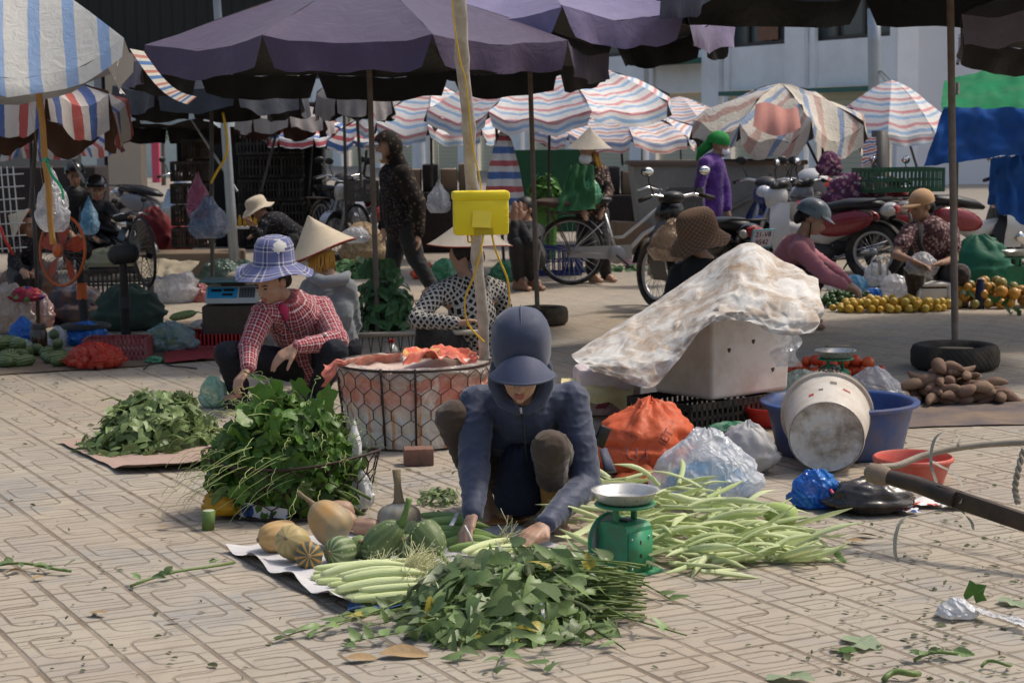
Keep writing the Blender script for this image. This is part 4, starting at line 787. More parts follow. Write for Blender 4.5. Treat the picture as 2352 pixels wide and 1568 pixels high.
# ---- 3 woman in grey with straw hat seen from behind
grey = M('grey_jersey', (.17, .185, .20), .85, .14, 5, .3, 40, sheen=.2)
J = dict(head=P(733, 592, 11.3), fd=V(-.55, .65, -.4), up=V(-.25, .1, .95), neck=P(756, 635, 11.25), sL=P(712, 662, 11.5), sR=P(795, 660, 11.2), chest=P(762, 710, 11.25), pel=P(775, 800, 11.35), eL=P(680, 730, 11.6), eR=P(812, 745, 11.35), wL=P(660, 770, 11.9), wR=P(780, 790, 11.7), kL=P(690, 770, 11.8), kR=P(770, 770, 11.9), aL=P(690, 850, 11.7), aR=P(760, 850, 11.8))
I = person('woman in grey top under a clean straw conical hat with orange fringe', J, grey, navyt, .012, detail=False, hair=False, seed=4., kt=1.02); t, R, q = I['t'], I['R'], I['q']
conical(t, P(741, 577, 11.3), V(-.36, .05, .93), .222, .235)
orange_f = M('orange_fringe', (.62, .33, .07), .8, .2, 30, .5, 60)
mb = MB()
for k in range(46): a = -pi*.98+k/45*pi*1.25; p = q(.085*cos(a), .1*sin(a)-.01, .0); mb.tube([p, p+V(U(-.01, .01), U(-.01, 0), -.06), p+V(U(-.02, .02), U(-.02, .0), U(-.105, -.13))], [.008, .006, .002], 5)
part('scarf_fringe', mb, orange_f, t)
mb = MB(); mb.tube([P(712, 632, 11.15), P(745, 648, 11.0), P(790, 640, 11.05), P(800, 628, 11.2)], [.03, .04, .038, .02], 10); part('hood_roll', mb, grey, t)
# ---- 4 woman in black and white lattice shirt
chk = NT('lattice_print'); s_ = chk.sep(chk.co('UV')); a = chk.math('FRACT', chk.math('MULTIPLY', chk.math('ADD', s_[0], s_[1]), 21)); b = chk.math('FRACT', chk.math('MULTIPLY', chk.math('SUBTRACT', s_[0], s_[1]), 21)); sq = chk.math('MULTIPLY', chk.math('LESS_THAN', chk.math('ABSOLUTE', chk.math('SUBTRACT', a, .5)), .32), chk.math('LESS_THAN', chk.math('ABSOLUTE', chk.math('SUBTRACT', b, .5)), .32))
ln = chk.math('MULTIPLY', chk.math('LESS_THAN', chk.math('FRACT', chk.math('MULTIPLY', a, 3)), .3), .75); ln2 = chk.math('MULTIPLY', chk.math('LESS_THAN', chk.math('FRACT', chk.math('MULTIPLY', b, 3)), .3), .75); k_ = chk.math('MAXIMUM', sq, chk.math('MULTIPLY', chk.math('MAXIMUM', ln, ln2), .62)); cc = chk.mix(k_, (.52, .48, .43), (.012, .012, .013)); chk = chk.done(chk.bsdf(cc, .8, 0, chk.bump(chk.noise(chk.co(), 25, 3), .3, .01), .2))
J = dict(head=P(1066, 590, 11.5), fd=V(-.75, .4, -.4), up=V(-.1, 0, 1), neck=P(1078, 632, 11.5), sL=P(1005, 672, 11.35), sR=P(1142, 665, 11.7), chest=P(1085, 720, 11.5), pel=P(1085, 800, 11.65), eL=P(957, 735, 11.15), eR=P(1165, 745, 11.8), wL=P(1050, 742, 10.95), wR=P(1110, 770, 12.2), kL=P(982, 760, 11.2), kR=P(1060, 765, 12.1), aL=P(968, 850, 11.35), aR=P(1040, 850, 12.1))
I = person('woman in black and white lattice print shirt sitting behind the bamboo pole', J, chk, blkcloth, .012, detail=False, hair=True, seed=6., kt=1.04, fat=1.05, hands=dict(L=dict(d=V(.8, .1, .1), curl=(.5,)*4))); t, R, q = I['t'], I['R'], I['q']
straw_o = M('weathered_straw', (.40, .35, .28), .75, .2, 14, .4, 70, back=(.24, .18, .12)); conical(t, P(1079, 563, 11.5), V(.02, .03, 1), .27, .19, straw_o)
mb = MB(); mb.tube([q(.06, -.06, .0), P(1086, 612, 11.35), P(1100, 640, 11.3), P(1105, 655, 11.3)], [.03, .035, .03, .012], 8, flat=.5); part('neck_scarf', mb, speckmat('scarf_print', (.12, .12, .13), [(.5, .5, .5), (.3, .3, .3)], 60, .8), t)
# ---- 5 hooded woman walking
dkfl = speckmat('dark_floral', (.014, .012, .014), [(.10, .085, .075), (.07, .04, .045), (.08, .07, .07)], 48, .6, size=.4); dkbr = speckmat('brown_lattice', (.016, .012, .010), [(.12, .085, .05), (.08, .06, .04)], 26, .9, size=.33)
J = dict(head=P(884, 345, 16.5), fd=V(-1, -.15, -.08), neck=P(906, 378, 16.55), sL=P(893, 404, 16.72), sR=P(926, 402, 16.42), chest=P(912, 425, 16.55), pel=P(925, 515, 16.6), eL=P(886, 462, 16.8), eR=P(958, 466, 16.35), wL=P(884, 520, 16.8), wR=P(962, 535, 16.3), kL=P(905, 590, 16.68), kR=P(952, 588, 16.5), aL=P(892, 662, 16.7), aR=P(992, 655, 16.45), tL=P(868, 674, 16.7), tR=P(975, 672, 16.4))
I = person('hooded woman in dark patterned jacket and black trousers walking left', J, dkfl, blkcloth, .013, detail=False, hair=False, seed=8., kt=1.12, fat=1.1, shoe=blkcloth, kp=1.1); t, R, q = I['t'], I['R'], I['q']; mask(t, q, R)
mb = MB(); mb.ell(q(0, -.03, .03), V(.11, .135, .15), R, 22, 16, keep=lambda d: not (d[1] > .12 and d[2] < .42)); mb.cap(q(0, -.085, -.06), J['neck']+V(.06, 0, -.1), .075, .10); part('hood', mb, dkbr, t)
mb = MB(); mb.ell(q(0, .06, .05), V(.1, .13, .035), R, 18, 8, keep=lambda d: d[1] > .1); part('visor', mb, M('pale_visor', (.3, .3, .32), .4), t)
mb = MB(); mb.chain([J['sR'], J['eR'], J['wR']], [.095, .085, .055]); mb.chain([J['sR'], J['chest']*.3+J['pel']*.7+V(.1, 0, 0)], [.1, .09]); part('outer_sleeve', rel_mesh(remesh(mb, .016, 3), I['o']), dkbr, t, local=True)
# ---- 6 woman with green net
flor = speckmat('brown_floral', (.022, .015, .015), [(.34, .26, .2), (.2, .13, .1), (.1, .06, .05)], 34, .8, size=.45)
J = dict(head=P(1350, 352, 18.0), fd=V(-.55, -.8, -.1), neck=P(1354, 378, 18.05), sL=P(1326, 398, 17.95), sR=P(1384, 394, 18.1), pel=P(1360, 490, 18.15), eL=P(1318, 445, 17.85), eR=P(1398, 440, 18), wL=P(1335, 478, 17.7), wR=P(1385, 476, 17.8), kL=P(1355, 565, 18.0), kR=P(1385, 565, 18.05), aL=P(1362, 632, 18), aR=P(1392, 632, 18.2), tL=P(1382, 645, 17.85))
I = person('woman in straw conical hat and face mask carrying a green net', J, flor, blkcloth, .015, detail=False, hair=False, seed=10., fat=1.05); t, R, q = I['t'], I['R'], I['q']; conical(t, P(1354, 340, 18.0), V(.02, -.05, 1), .22, .2, straw_o, False); mask(t, q, R)
mb = MB()
for k in range(20): p = q(-.08+U(-.01, .01), -.01+U(-.04, .04), .0); mb.tube([p, p+V(.02, 0, -.08), p+V(U(.02, .06), 0, -.17)], [.012, .009, .003], 5)
part('head_scarf', mb, orange_f, t)
netg = M('green_net', (.035, .14, .05), .75, .3, 9, .6, 40, transl=.2); mb = sheet([P(1312, 378, 17.75), P(1364, 380, 17.7), P(1368, 480, 17.5), P(1272, 488, 17.6)], 12, 16, .05, 3, 9); single('green_net', mb, netg, 'green net sheet held in front of the masked woman', 'net')
# ---- 7 woman in purple with green scarf
purp = M('purple_shirt', (.085, .022, .20), .75, .12, 5, .25, 30, sheen=.2)
J = dict(head=P(1655, 336, 20), fd=V(1, -.25, -.15), neck=P(1640, 358, 20), sL=P(1618, 374, 19.8), sR=P(1652, 378, 20.15), pel=P(1628, 490, 20), eL=P(1606, 430, 19.75), eR=P(1668, 440, 20.1), wL=P(1612, 480, 19.75), wR=P(1672, 482, 20), kL=P(1630, 550, 20), kR=P(1640, 550, 20.1), aL=P(1615, 610, 20), aR=P(1645, 610, 20.1))
I = person('woman in purple shirt with a bright green head scarf walking right', J, purp, blkcloth, .015, hair=False, seed=12., kt=1.08); t, R, q = I['t'], I['R'], I['q']; mask(t, q, R)
gsc = M('green_scarf', (.02, .23, .045), .85, .25, 14, .6, 40); mb = MB(); mb.ell(q(0, -.03, .05), V(.115, .13, .115), R, 20, 12, keep=lambda d: d[2] > -.35, fn=lambda p, d: p*(1+.1*nz(d, 5))); mb.cap(q(0, -.13, .0), q(0, -.2, -.08), .06, .05); mb.cap(q(0, -.2, -.08), q(0, -.23, -.17), .05, .02); part('head_scarf', mb, gsc, t)
# ---- 8 person in patterned bucket hat seen from behind
lat = NT('brown_monogram'); s_ = lat.sep(lat.co('UV')); a = lat.math('FRACT', lat.math('ADD', lat.math('MULTIPLY', s_[0], 22), lat.math('MULTIPLY', s_[1], 26))); b = lat.math('FRACT', lat.math('SUBTRACT', lat.math('MULTIPLY', s_[0], 22), lat.math('MULTIPLY', s_[1], 26))); k_ = lat.math('MAXIMUM', lat.math('LESS_THAN', a, .25), lat.math('LESS_THAN', b, .25)); lat = lat.done(lat.bsdf(lat.mix(k_, (.23, .145, .095), (.12, .055, .032)), .8))
J = dict(head=P(1595, 545, 13.6), fd=V(-.65, .5, -.5), neck=P(1615, 590, 13.6), sL=P(1560, 625, 13.7), sR=P(1662, 618, 13.6), pel=P(1615, 740, 13.7), eL=P(1540, 690, 13.6), eR=P(1680, 690, 13.6), wL=P(1560, 730, 13.9), wR=P(1650, 740, 13.4), kL=P(1545, 720, 14), kR=P(1600, 720, 14.2), aL=P(1550, 800, 13.9), aR=P(1600, 800, 14))
I = person('person in brown patterned bucket hat and black clothes behind the tarpaulin', J, blkcloth, blkcloth, .015, detail=False, seed=14., kt=1.15, fat=1.1); t, R, q = I['t'], I['R'], I['q']; bucket(t, P(1602, 528, 13.6), V(-.22, -.25, .93), V(-.6, -.3, -.2), lat, .135, .15, .21, .125, .012)
# ---- 9 pink jacket and helmet
pink = M('pink_jacket', (.47, .165, .21), .8, .12, 5, .3, 25, sheen=.2); bluh = M('blue_grey_helmet', (.13, .165, .20), .3, .15, 5, spec=.5)
J = dict(head=P(1866, 502, 13.8), fd=V(.9, -.15, -.45), up=V(.35, 0, .95), neck=P(1840, 545, 13.85), sL=P(1838, 575, 13.62), sR=P(1830, 568, 14.05), chest=P(1815, 590, 13.9), pel=P(1790, 645, 14.), eL=P(1893, 632, 13.55), eR=P(1900, 612, 14), wL=P(1940, 655, 13.6), wR=P(1950, 650, 13.9), kL=P(1882, 622, 13.6), kR=P(1880, 630, 14.1), aL=P(1850, 705, 13.7), aR=P(1845, 705, 14.1))
I = person('person in pink jacket and blue grey helmet reaching down to the limes', J, pink, speckmat('floral_trousers', (.03, .028, .03), [(.35, .12, .06), (.2, .2, .18)], 30, .7), .015, seed=16., kt=1.1, hands=dict(L=dict(curl=(.7,)*4), R=dict(curl=(.7,)*4))); helmet(I['t'], I['q'](0, 0, .0), I['R'], bluh)
# ---- 10 woman in tan cap
mar = speckmat('maroon_floral', (.10, .045, .05), [(.36, .28, .26), (.05, .02, .025), (.28, .18, .18)], 38, .85, size=.5); dkplaid = plaidmat('dark_plaid', None, [(0, (.035, .022, .02)), (.8, (.09, .07, .06))], [(0, (.03, .02, .018)), (.8, (.08, .06, .055))], .05, .05)
J = dict(head=P(2116, 474, 15.5), fd=V(-.85, -.45, -.25), neck=P(2132, 512, 15.55), sL=P(2088, 532, 15.4), sR=P(2184, 530, 15.6), chest=P(2138, 560, 15.6), pel=P(2150, 640, 15.8), eL=P(2058, 585, 15.25), eR=P(2192, 596, 15.45), wL=P(2103, 602, 15.0), wR=P(2158, 604, 15.05), kL=P(2100, 625, 15.1), kR=P(2206, 628, 15.2), aL=P(2108, 695, 15.3), aR=P(2195, 695, 15.35))
I = person('woman in tan cap and maroon floral blouse seated behind the oranges', J, mar, dkplaid, .014, skinm=skin_d, sleeve=.28, seed=18., kt=1.06, fat=1.12, kp=1.15, hands=dict(L=dict(d=V(.8, -.3, -.3)), R=dict(d=V(-.8, -.3, -.2)))); t, R, q = I['t'], I['R'], I['q']
capm = M('tan_cap', (.52, .33, .19), .75, .12, 8, .2, 40, dirt=(.4, .2, .08), dirts=9, dirtk=.5); mb = MB(); mb.ell(q(0, -.015, .045), V(.1, .118, .105), R, 22, 14, keep=lambda d: d[2] > -.15); part('cap', mb, capm, t); mb = MB(); mb.ell(q(0, .07, .035), V(.09, .115, .022), R, 18, 8, keep=lambda d: d[1] > .0); part('cap_peak', mb, capm, t)
mb = MB(); mb.tube([P(2115, 515, 15.38), P(2112, 560, 15.3), P(2125, 592, 15.28)], .022, 8, flat=.35); part('bag_strap', mb, blkcloth, t)
# ---- 11, 12 helmeted riders at the left
dj = M('dark_jacket', (.018, .018, .022), .6, .25, 6, .35, 20); blkh = M('black_helmet', (.02, .02, .022), .18, .1, spec=.6)
J = dict(head=P(172, 405, 21), fd=V(.25, -.95, -.1), neck=P(172, 430, 21), sL=P(148, 448, 21), sR=P(198, 448, 21), pel=P(172, 545, 21.1), eL=P(140, 500, 20.9), eR=P(205, 500, 20.9), wL=P(160, 530, 20.7), wR=P(190, 530, 20.7), kL=P(155, 560, 20.7), kR=P(200, 560, 20.7), aL=P(158, 605, 20.8), aR=P(195, 605, 20.8))
I = person('man in plain dark helmet and jacket riding behind the other rider', J, dj, dj, .016, skinm=skin_d, seed=20.); helmet(I['t'], I['q'](0, 0, .02), I['R'], blkh, False)
J = dict(head=P(222, 437, 20), fd=V(.3, -.95, -.12), neck=P(222, 462, 20), sL=P(196, 480, 20), sR=P(248, 476, 20), pel=P(222, 570, 20.1), eL=P(192, 530, 19.8), eR=P(272, 500, 19.7), wL=P(215, 545, 19.5), wR=P(300, 498, 19.4), kL=P(205, 580, 19.7), kR=P(250, 580, 19.7), aL=P(210, 625, 19.8), aR=P(245, 625, 19.8))
I = person('rider in shiny black helmet leaning on the left motorbike handlebar', J, dj, dj, .016, skinm=skin_d, seed=22.); helmet(I['t'], I['q'](0, 0, .02), I['R'], blkh, True)
# ---- others
J = dict(head=P(58, 520, 16), fd=V(.85, -.5, .0), neck=P(58, 548, 16), sL=P(38, 562, 15.9), sR=P(74, 562, 16.1), pel=P(55, 625, 16.1), eL=P(32, 600, 15.8), eR=P(84, 600, 16), wL=P(50, 620, 15.6), wR=P(80, 620, 15.7), kL=P(50, 640, 15.6), kR=P(80, 640, 15.7), aL=P(50, 680, 15.7), aR=P(78, 680, 15.8))
I = person('woman in conical hat and dark floral blouse behind the left clothes heap', J, dkfl, blkcloth, .016, skinm=skin_d, seed=24., hair=True); conical(I['t'], P(55, 514, 16), V(-.85, -.1, .52), .19, .15)
J = dict(head=P(596, 482, 19.5), fd=V(-.7, -.5, -.5), up=V(-.45, 0, .9), neck=P(612, 500, 19.5), sL=P(606, 518, 19.35), sR=P(634, 508, 19.7), chest=P(638, 512, 19.5), pel=P(678, 545, 19.6), eL=P(596, 548, 19.3), eR=P(600, 535, 19.7), wL=P(578, 520, 19.2), wR=P(582, 540, 19.4), kL=P(640, 590, 19.4), kR=P(660, 590, 19.6), aL=P(665, 640, 19.5), aR=P(680, 640, 19.6))
I = person('woman in ribboned straw sun hat and dark dotted shirt bending forward', J, speckmat('dark_dotted', (.012, .012, .016), [(.35, .35, .36)], 45, .5, size=.2), blkcloth, .016, skinm=skin_d, seed=26., detail=False); bucket(I['t'], I['q'](0, 0, .05), V(-.35, -.15, .9), J['fd'], M('cream_hat', (.55, .47, .36), .8, .1), .1, .1, .17, .05, .008)
J = dict(head=P(1205, 482, 17.5), fd=V(-.75, -.6, -.15), neck=P(1212, 512, 17.5), sL=P(1188, 530, 17.4), sR=P(1238, 528, 17.6), pel=P(1220, 595, 17.6), eL=P(1178, 545, 17.1), eR=P(1212, 550, 17.1), wL=P(1180, 508, 17.1), wR=P(1192, 508, 17.15), kL=P(1185, 560, 17.1), kR=P(1225, 562, 17.1), aL=P(1190, 636, 17.3), aR=P(1222, 636, 17.35))
I = person('dark clothed woman squatting with hands raised to her face', J, blkcloth, blkcloth, .015, skinm=skin_d, seed=28., hands=dict(L=dict(d=V(.1, .1, 1), pn=V(.3, 1, 0), curl=(.2,)*4, k=1.1), R=dict(d=V(0, .1, 1), pn=V(.2, 1, 0), curl=(.2,)*4, k=1.1)))
for px, py, Y, lb in ((1045, 395, 23, 'conical hat of a seller far behind the bamboo pole'), (1515, 388, 24, 'conical hat beyond the motorbike mirror')):
    mb = MB(); c = P(px, py+22, Y); R_ = .2; mb.lathe([(R_, 0), (R_*.5, .09), (.002, .17)], 24, c); single('conical_hat', mb, straw, lb, 'hat')
# ---------------------------------------------------------------- foreground goods
def bag(label, px, py, w, h, mat, seed, depth=.75, knot=.0, cat='bag', name='plastic_bag', z=0., crump=.16, lean=(0, 0), group=None, Y=None):
    c = G(px, py, z) if Y is None else P(px, py, Y); s_ = S(c[1]); rx = w/2/s_; c = c+V(0, rx*depth, 0)
    return single(name, bag_mb(c, (rx, rx*depth, h/2/s_/(1+.28*knot)), seed, knot, crump, lean=lean), mat, label, cat, group)
def cloth_quad(q, nu, nv, amp, fr, seed, fn=None):
    q = [np.asarray(p, float) for p in q]; mb = MB()
    def f(u, v):
        p = (1-v)*((1-u)*q[0]+u*q[1])+v*((1-u)*q[3]+u*q[2]); e = min(u, 1-u, v, 1-v)
        p = p+V(.02*nz((u*fr*2, v*fr*2, seed+7), 1.), .02*nz((u*fr*2, v*fr*2, seed+9), 1.), amp*(.5+nz((u*fr, v*fr, seed), 1.)*.8+.4*abs(nz((u*fr*3, v*fr*3, seed), 1.))))
        return fn(p, u, v) if fn else p
    return mb.grid(f, nu, nv)
# white sheet under the vegetables
wsack = M('white_sack_cloth', (.58, .57, .58), .7, .1, 5, .4, 45, dirt=(.36, .30, .24), dirts=6, dirtk=.35)
def up(p, z): return p+V(0, 0, z)
q = [up(G(*c), .006) for c in ((790, 1408), (1442, 1338), (1120, 1178), (518, 1268))]
o = single('ground_sheet', cloth_quad(q, 60, 40, .014, 4, 3., lambda p, u, v: p+V(0, 0, .03*max(0, .06-u)/.06*(.6+.6*sin(v*19)) + .02*max(0, .04-v)/.04)), wsack, 'white woven sheet spread under the pumpkins and corn', 'sheet')
bl = M('blue_sack_cloth', (.05, .13, .30), .65, .25, 8, .4, 40, dirt=(.5, .5, .52), dirts=12, dirtk=.35)
mb = MB(); a, b = up(G(800, 1404), .012), up(G(1240, 1362), .012)
mb.grid(lambda u, v: a+(b-a)*u+V(0, -.03*v-.01*sin(u*7)*v, .016*(1-v)+.006*sin(u*25)), 30, 4); part('blue_hem', mb, bl, o)
# ---- pumpkins
def squash_mb(L, R, prof, ribs=0, amp=.04, n=40, bend=0.):
    mb = MB(); m = 22; pr = []
    for i in range(m+1):
        t = i/m; pr.append((max(np.interp(t, [a for a, _ in prof], [b for _, b in prof])*R, .001), t*L))
    rr = [a for a, _ in pr]
    for _ in range(3): rr = [rr[0]]+[(rr[i-1]+2*rr[i]+rr[i+1])/4 for i in range(1, m)]+[rr[m]]
    pr = [(r_, z) for r_, (_, z) in zip(rr, pr)]
    def fn(p, w, i):
        k = 1-amp*(abs(cos(ribs*w/2))**8) if ribs else 1
        k *= 1+.02*nz(p*1., 9, L*30); t = pr[i][1]/L
        return V(p[0]*k+bend*t*t, p[1]*k, p[2])
    mb.lathe(pr, n, fn=fn); return mb
ROUND = [(0, .02), (.015, .35), (.06, .62), (.16, .86), (.32, .98), (.5, 1.), (.68, .97), (.84, .82), (.94, .55), (.985, .3), (1, .02)]
PEAR = [(0, .02), (.01, .3), (.06, .66), (.18, .93), (.34, 1.), (.5, .97), (.66, .87), (.8, .72), (.9, .54), (.97, .34), (1, .03)]
def pumpmat(name, c1, c2, stripe, ribs=10, speck=None, k=.6):
    if name in _mc: return _mc[name]
    t = NT(name); ob = t.co(); uv = t.sep(t.co('UV')); n = t.noise(ob, 5, 4); f = t.noise(ob, 40, 3); c = t.mix(t.maprange(n, .38, .62), c1, c2)
    x = t.math('ABSOLUTE', t.math('SUBTRACT', t.math('FRACT', t.math('ADD', t.math('MULTIPLY', uv[0], ribs), t.math('MULTIPLY', n, .9))), .5)); c = t.mix(t.math('MULTIPLY', t.maprange(x, .2, .46), k), c, stripe)
    if speck:
        v = t.n('ShaderNodeTexVoronoi'); t.l(ob, v.inputs['Vector']); v.inputs['Scale'].default_value = 60; d = t.math('MULTIPLY', t.math('LESS_THAN', v.outputs['Distance'], .3), t.maprange(t.noise(ob, 14, 3), .42, .55)); c = t.mix(t.math('MULTIPLY', d, .8), c, speck)
    c = t.mix(t.maprange(f, .5, .75, 0, .25), c, tuple(q_*.6 for q_ in c1)); _mc[name] = t.done(t.bsdf(c, .5, 0, t.bump(f, .12, .004), .35)); return _mc[name]
p_yel = pumpmat('pumpkin_yellow', (.50, .30, .11), (.40, .27, .12), (.55, .38, .18), 11, None, .5); p_yg = pumpmat('pumpkin_yellow_green', (.50, .36, .16), (.42, .33, .15), (.22, .22, .09), 10, None, .5); p_dk = pumpmat('pumpkin_dark_striped', (.055, .075, .055), (.075, .085, .06), (.50, .26, .06), 10, None, .95)
p_or = pumpmat('pumpkin_orange_grey', (.48, .27, .09), (.27, .26, .19), (.42, .28, .13), 9, None, .35); p_pk = pumpmat('pumpkin_pink', (.42, .26, .175), (.36, .215, .15), (.47, .33, .24), 8, None, .4); p_gy = pumpmat('pumpkin_blue_grey', (.22, .245, .235), (.36, .24, .11), (.30, .29, .24), 12, None, .4)
p_gr = pumpmat('squash_green', (.085, .13, .045), (.13, .175, .065), (.24, .29, .13), 12, (.5, .54, .32), .3); p_lg = pumpmat('squash_light_green', (.13, .19, .06), (.16, .21, .075), (.24, .29, .12), 11, (.42, .46, .25), .5); p_st = pumpmat('squash_striped', (.09, .14, .05), (.13, .18, .07), (.40, .44, .26), 11, (.4, .44, .24), .75)
stemm = M('dry_stem', (.24, .185, .11), .85, .25, 20, .5, 80); gstem = M('green_stem', (.13, .21, .055), .6, .2, 20, .4, 80)
def squash(label, px, py, w, asp, axis, mat, prof=ROUND, ribs=0, stem=None, stemat=None, Y=None, name='pumpkin', stl=.06, group=None, amp=.04):
    """px,py picture centre, w width across (survey px) of the widest diameter; axis = growth axis (bottom -> stem)"""
    z = nrm(axis); Y = Y or G(px, py+w*.5*(sqrt(max(0, 1-z[2]**2))*.93+asp*abs(z[2])*.9))[1]; c = P(px, py, Y); R_ = w/2/S(Y); L = 2*R_*asp; a, b, _ = frame(z, (.3, .9, .2)); Rm = np.column_stack([a, b, z])
    hz = R_*sqrt(max(0, 1-z[2]**2))*.93+L*.5*abs(z[2])*.9; c[2] = max(c[2], hz+.004)
    t = thing(name, label, 'pumpkin' if 'pumpkin' in name else 'squash', (c[0], c[1], max(0, c[2]-R_)), group=group); mb = squash_mb(L, R_, prof, ribs, amp); tip = c+z*L*.5; mb.v = [tuple(c+Rm@(V(*p)-V(0, 0, L*.5))) for p in mb.v]; part('fruit', mb, mat, t)
    if stem is not None:
        sd = nrm(stem); mb = MB(); pts = [tip-z*.015, tip+z*.01, tip+z*.01+sd*stl*.5, tip+z*.01+sd*stl]; mb.tube(pts, [stl*.26, stl*.17, stl*.12, stl*.15], 7); part('stem', mb, stemat or stemm, t)
    else:
        mb = MB(); mb.ell(tip, (.009, .009, .004), Rm, 8, 5); part('blossom_scar', mb, stemm, t)
squash('yellow oblong pumpkin at the left end of the row', 640, 1232, 74, 1.42, V(-.9, -.5, -.05), p_yel, ROUND, 10)
squash('ribbed yellow green pumpkin lying before the oblong one', 672, 1246, 82, 1.08, V(-.25, -.85, .45), p_yg, ROUND, 10, name='pumpkin')
squash('small round pumpkin with dark green and orange stripes', 709, 1276, 68, .95, V(.12, -.97, .18), p_dk, ROUND, 10)
squash('large pear shaped orange and grey pumpkin with a bent pale stem', 756, 1226, 100, 1.14, V(-.62, .2, .62), p_or, PEAR, 8, V(-.7, -.1, .6), Y=6.62, stl=.06)
squash('pinkish pear shaped pumpkin lying topmost at the back of the row', 776, 1172, 50, 1.6, V(-.95, -.1, .12), p_pk, PEAR, 0, V(-.8, -.2, .1), Y=7.05, stl=.035)
squash('pinkish pumpkin with a thick bent stem beneath the topmost one', 792, 1204, 54, 1.4, V(.75, -.55, -.2), p_pk, PEAR, 8, V(.8, -.3, -.35), Y=6.9, stl=.06)
squash('pinkish striped pumpkin half hidden behind the green squashes', 842, 1222, 46, 1.6, V(1, -.2, .0), p_pk, ROUND, 9, Y=6.85)
squash('blue grey pumpkin with a tall dry upright stem', 917, 1190, 104, .72, V(-.02, .1, 1), p_gy, ROUND, 12, V(-.06, .05, 1), stl=.115, amp=.06)
for lb, px, py, w, a, ax, m_, pf, st_, sl in (('striped pale green squash at the left of the green group', 781, 1268, 62, 1.12, V(-.55, -.8, .1), p_st, ROUND, None, 0), ('light green smooth squash behind the striped one', 825, 1258, 46, 1., V(.2, -.7, .6), p_lg, ROUND, None, 0),
        ('low dark striped squash beside the corn silk', 864, 1270, 46, 1.45, V(.95, -.3, -.1), p_st, ROUND, V(.9, -.2, .3), .025), ('big speckled green squash with an upright fresh green stem', 884, 1238, 70, 1.35, V(.65, -.1, .62), p_gr, PEAR, V(.28, -.05, .95), .085), ('dark green squash half hidden at the back of the green group', 944, 1228, 50, 1.1, V(.5, .5, .5), p_gr, ROUND, None, 0),
        ('small striped squash between the two big green ones', 933, 1258, 50, .98, V(-.1, -.6, .7), p_st, ROUND, None, 0), ('speckled green squash with its stem pointing down to the right', 986, 1242, 70, 1.25, V(.5, -.55, -.5), p_gr, PEAR, V(.6, -.4, -.6), .06)):
    squash(lb, px, py-2, w*1.16, a, ax, m_, pf, 0, st_, gstem, name='green_squash', stl=sl)
# ---- corn cobs
cornm = NT('corn_husk'); uv = cornm.sep(cornm.co('UV')); ob = cornm.co(); ln = cornm.math('SINE', cornm.math('MULTIPLY', uv[0], 130)); n = cornm.noise(ob, 7, 3); oi = cornm.n('ShaderNodeObjectInfo').outputs['Random']
cc = cornm.mix(n, (.56, .63, .30), (.70, .73, .46)); cc = cornm.mix(cornm.math('MULTIPLY', oi, .5), cc, (.45, .55, .2)); cc = cornm.mix(cornm.maprange(ln, .5, 1., 0, .18), cc, (.40, .49, .18)); cornm = cornm.done(cornm.bsdf(cc, .5, 0, cornm.bump(ln, .3, .003), .3))
corng = NT('corn_husk_green'); uv = corng.sep(corng.co('UV')); ln = corng.math('SINE', corng.math('MULTIPLY', uv[0], 110)); oi = corng.n('ShaderNodeObjectInfo').outputs['Random']; cc = corng.mix(oi, (.17, .27, .075), (.30, .40, .14)); cc = corng.mix(corng.maprange(ln, .5, 1., 0, .3), cc, (.12, .2, .05)); corng = corng.done(corng.bsdf(cc, .5, 0, corng.bump(ln, .3, .003), .3))
silkm = M('corn_silk', (.82, .80, .48), .6, .2, 40, 0, transl=.25)
def corn(label, a, b, r, mat, group, silk=True, n=40):
    """cob from cut base a to tip b (3d points); one husk mesh and one silk tuft"""
    a = np.asarray(a, float); b = np.asarray(b, float); d = b-a; L = np.linalg.norm(d); d = nrm(d); x, y, _ = frame(d)
    t = thing('corn_cob', label, 'corn', a*V(1, 1, 0), group=group); mb = MB(); k = [0, .02, .06, .2, .42, .62, .78, .9, 1.]; rr = [.45, .62, .72, .92, 1, .93, .72, .45, .16]; bow = U(-.012, .012)
    pts = [a+d*L*q_+y*bow*sin(q_*pi)+V(0, 0, .006*sin(q_*pi)) for q_ in k]; mb.tube(pts, [r*q_ for q_ in rr], 12); part('husk', mb, mat, t)
    mb = MB(); mb.tube([a-d*.004, a+d*.001], [r*.40, r*.42], 8); part('cut_end', mb, M('corn_cut', (.62, .60, .40), .6), t)
    for q_ in range(2):
        mb = MB(); mb.leaf(a+d*L*U(.55, .7)+x*r*.6*(1 if q_ else -1), d+x*U(-.12, .12), y*U(.2, 1)+x*U(-.5, .5)+V(0, 0, .6), L*U(.3, .45), r*U(.6, 1), 'blade', .1, .3); part('husk_tip', mb, mat, t)
    if silk:
        mb = MB()
        for q_ in range(n):
            v = nrm(d+RNG.normal(size=3)*.45+V(0, 0, .1)); p0 = b-d*.012; l = U(.05, .13); p1 = p0+v*l*.5; p2 = p1+nrm(v+RNG.normal(size=3)*.8)*l*.5; p2[2] = max(p2[2], .012); p1[2] = max(p1[2], .012); mb.tube([p0, p1, p2], .0014, 3, cap=False)
        part('silk', mb, silkm, t)
zc = lambda x, y: ((900+x/1.96)/1.7415, (1900+y/1.96)/1.7415)
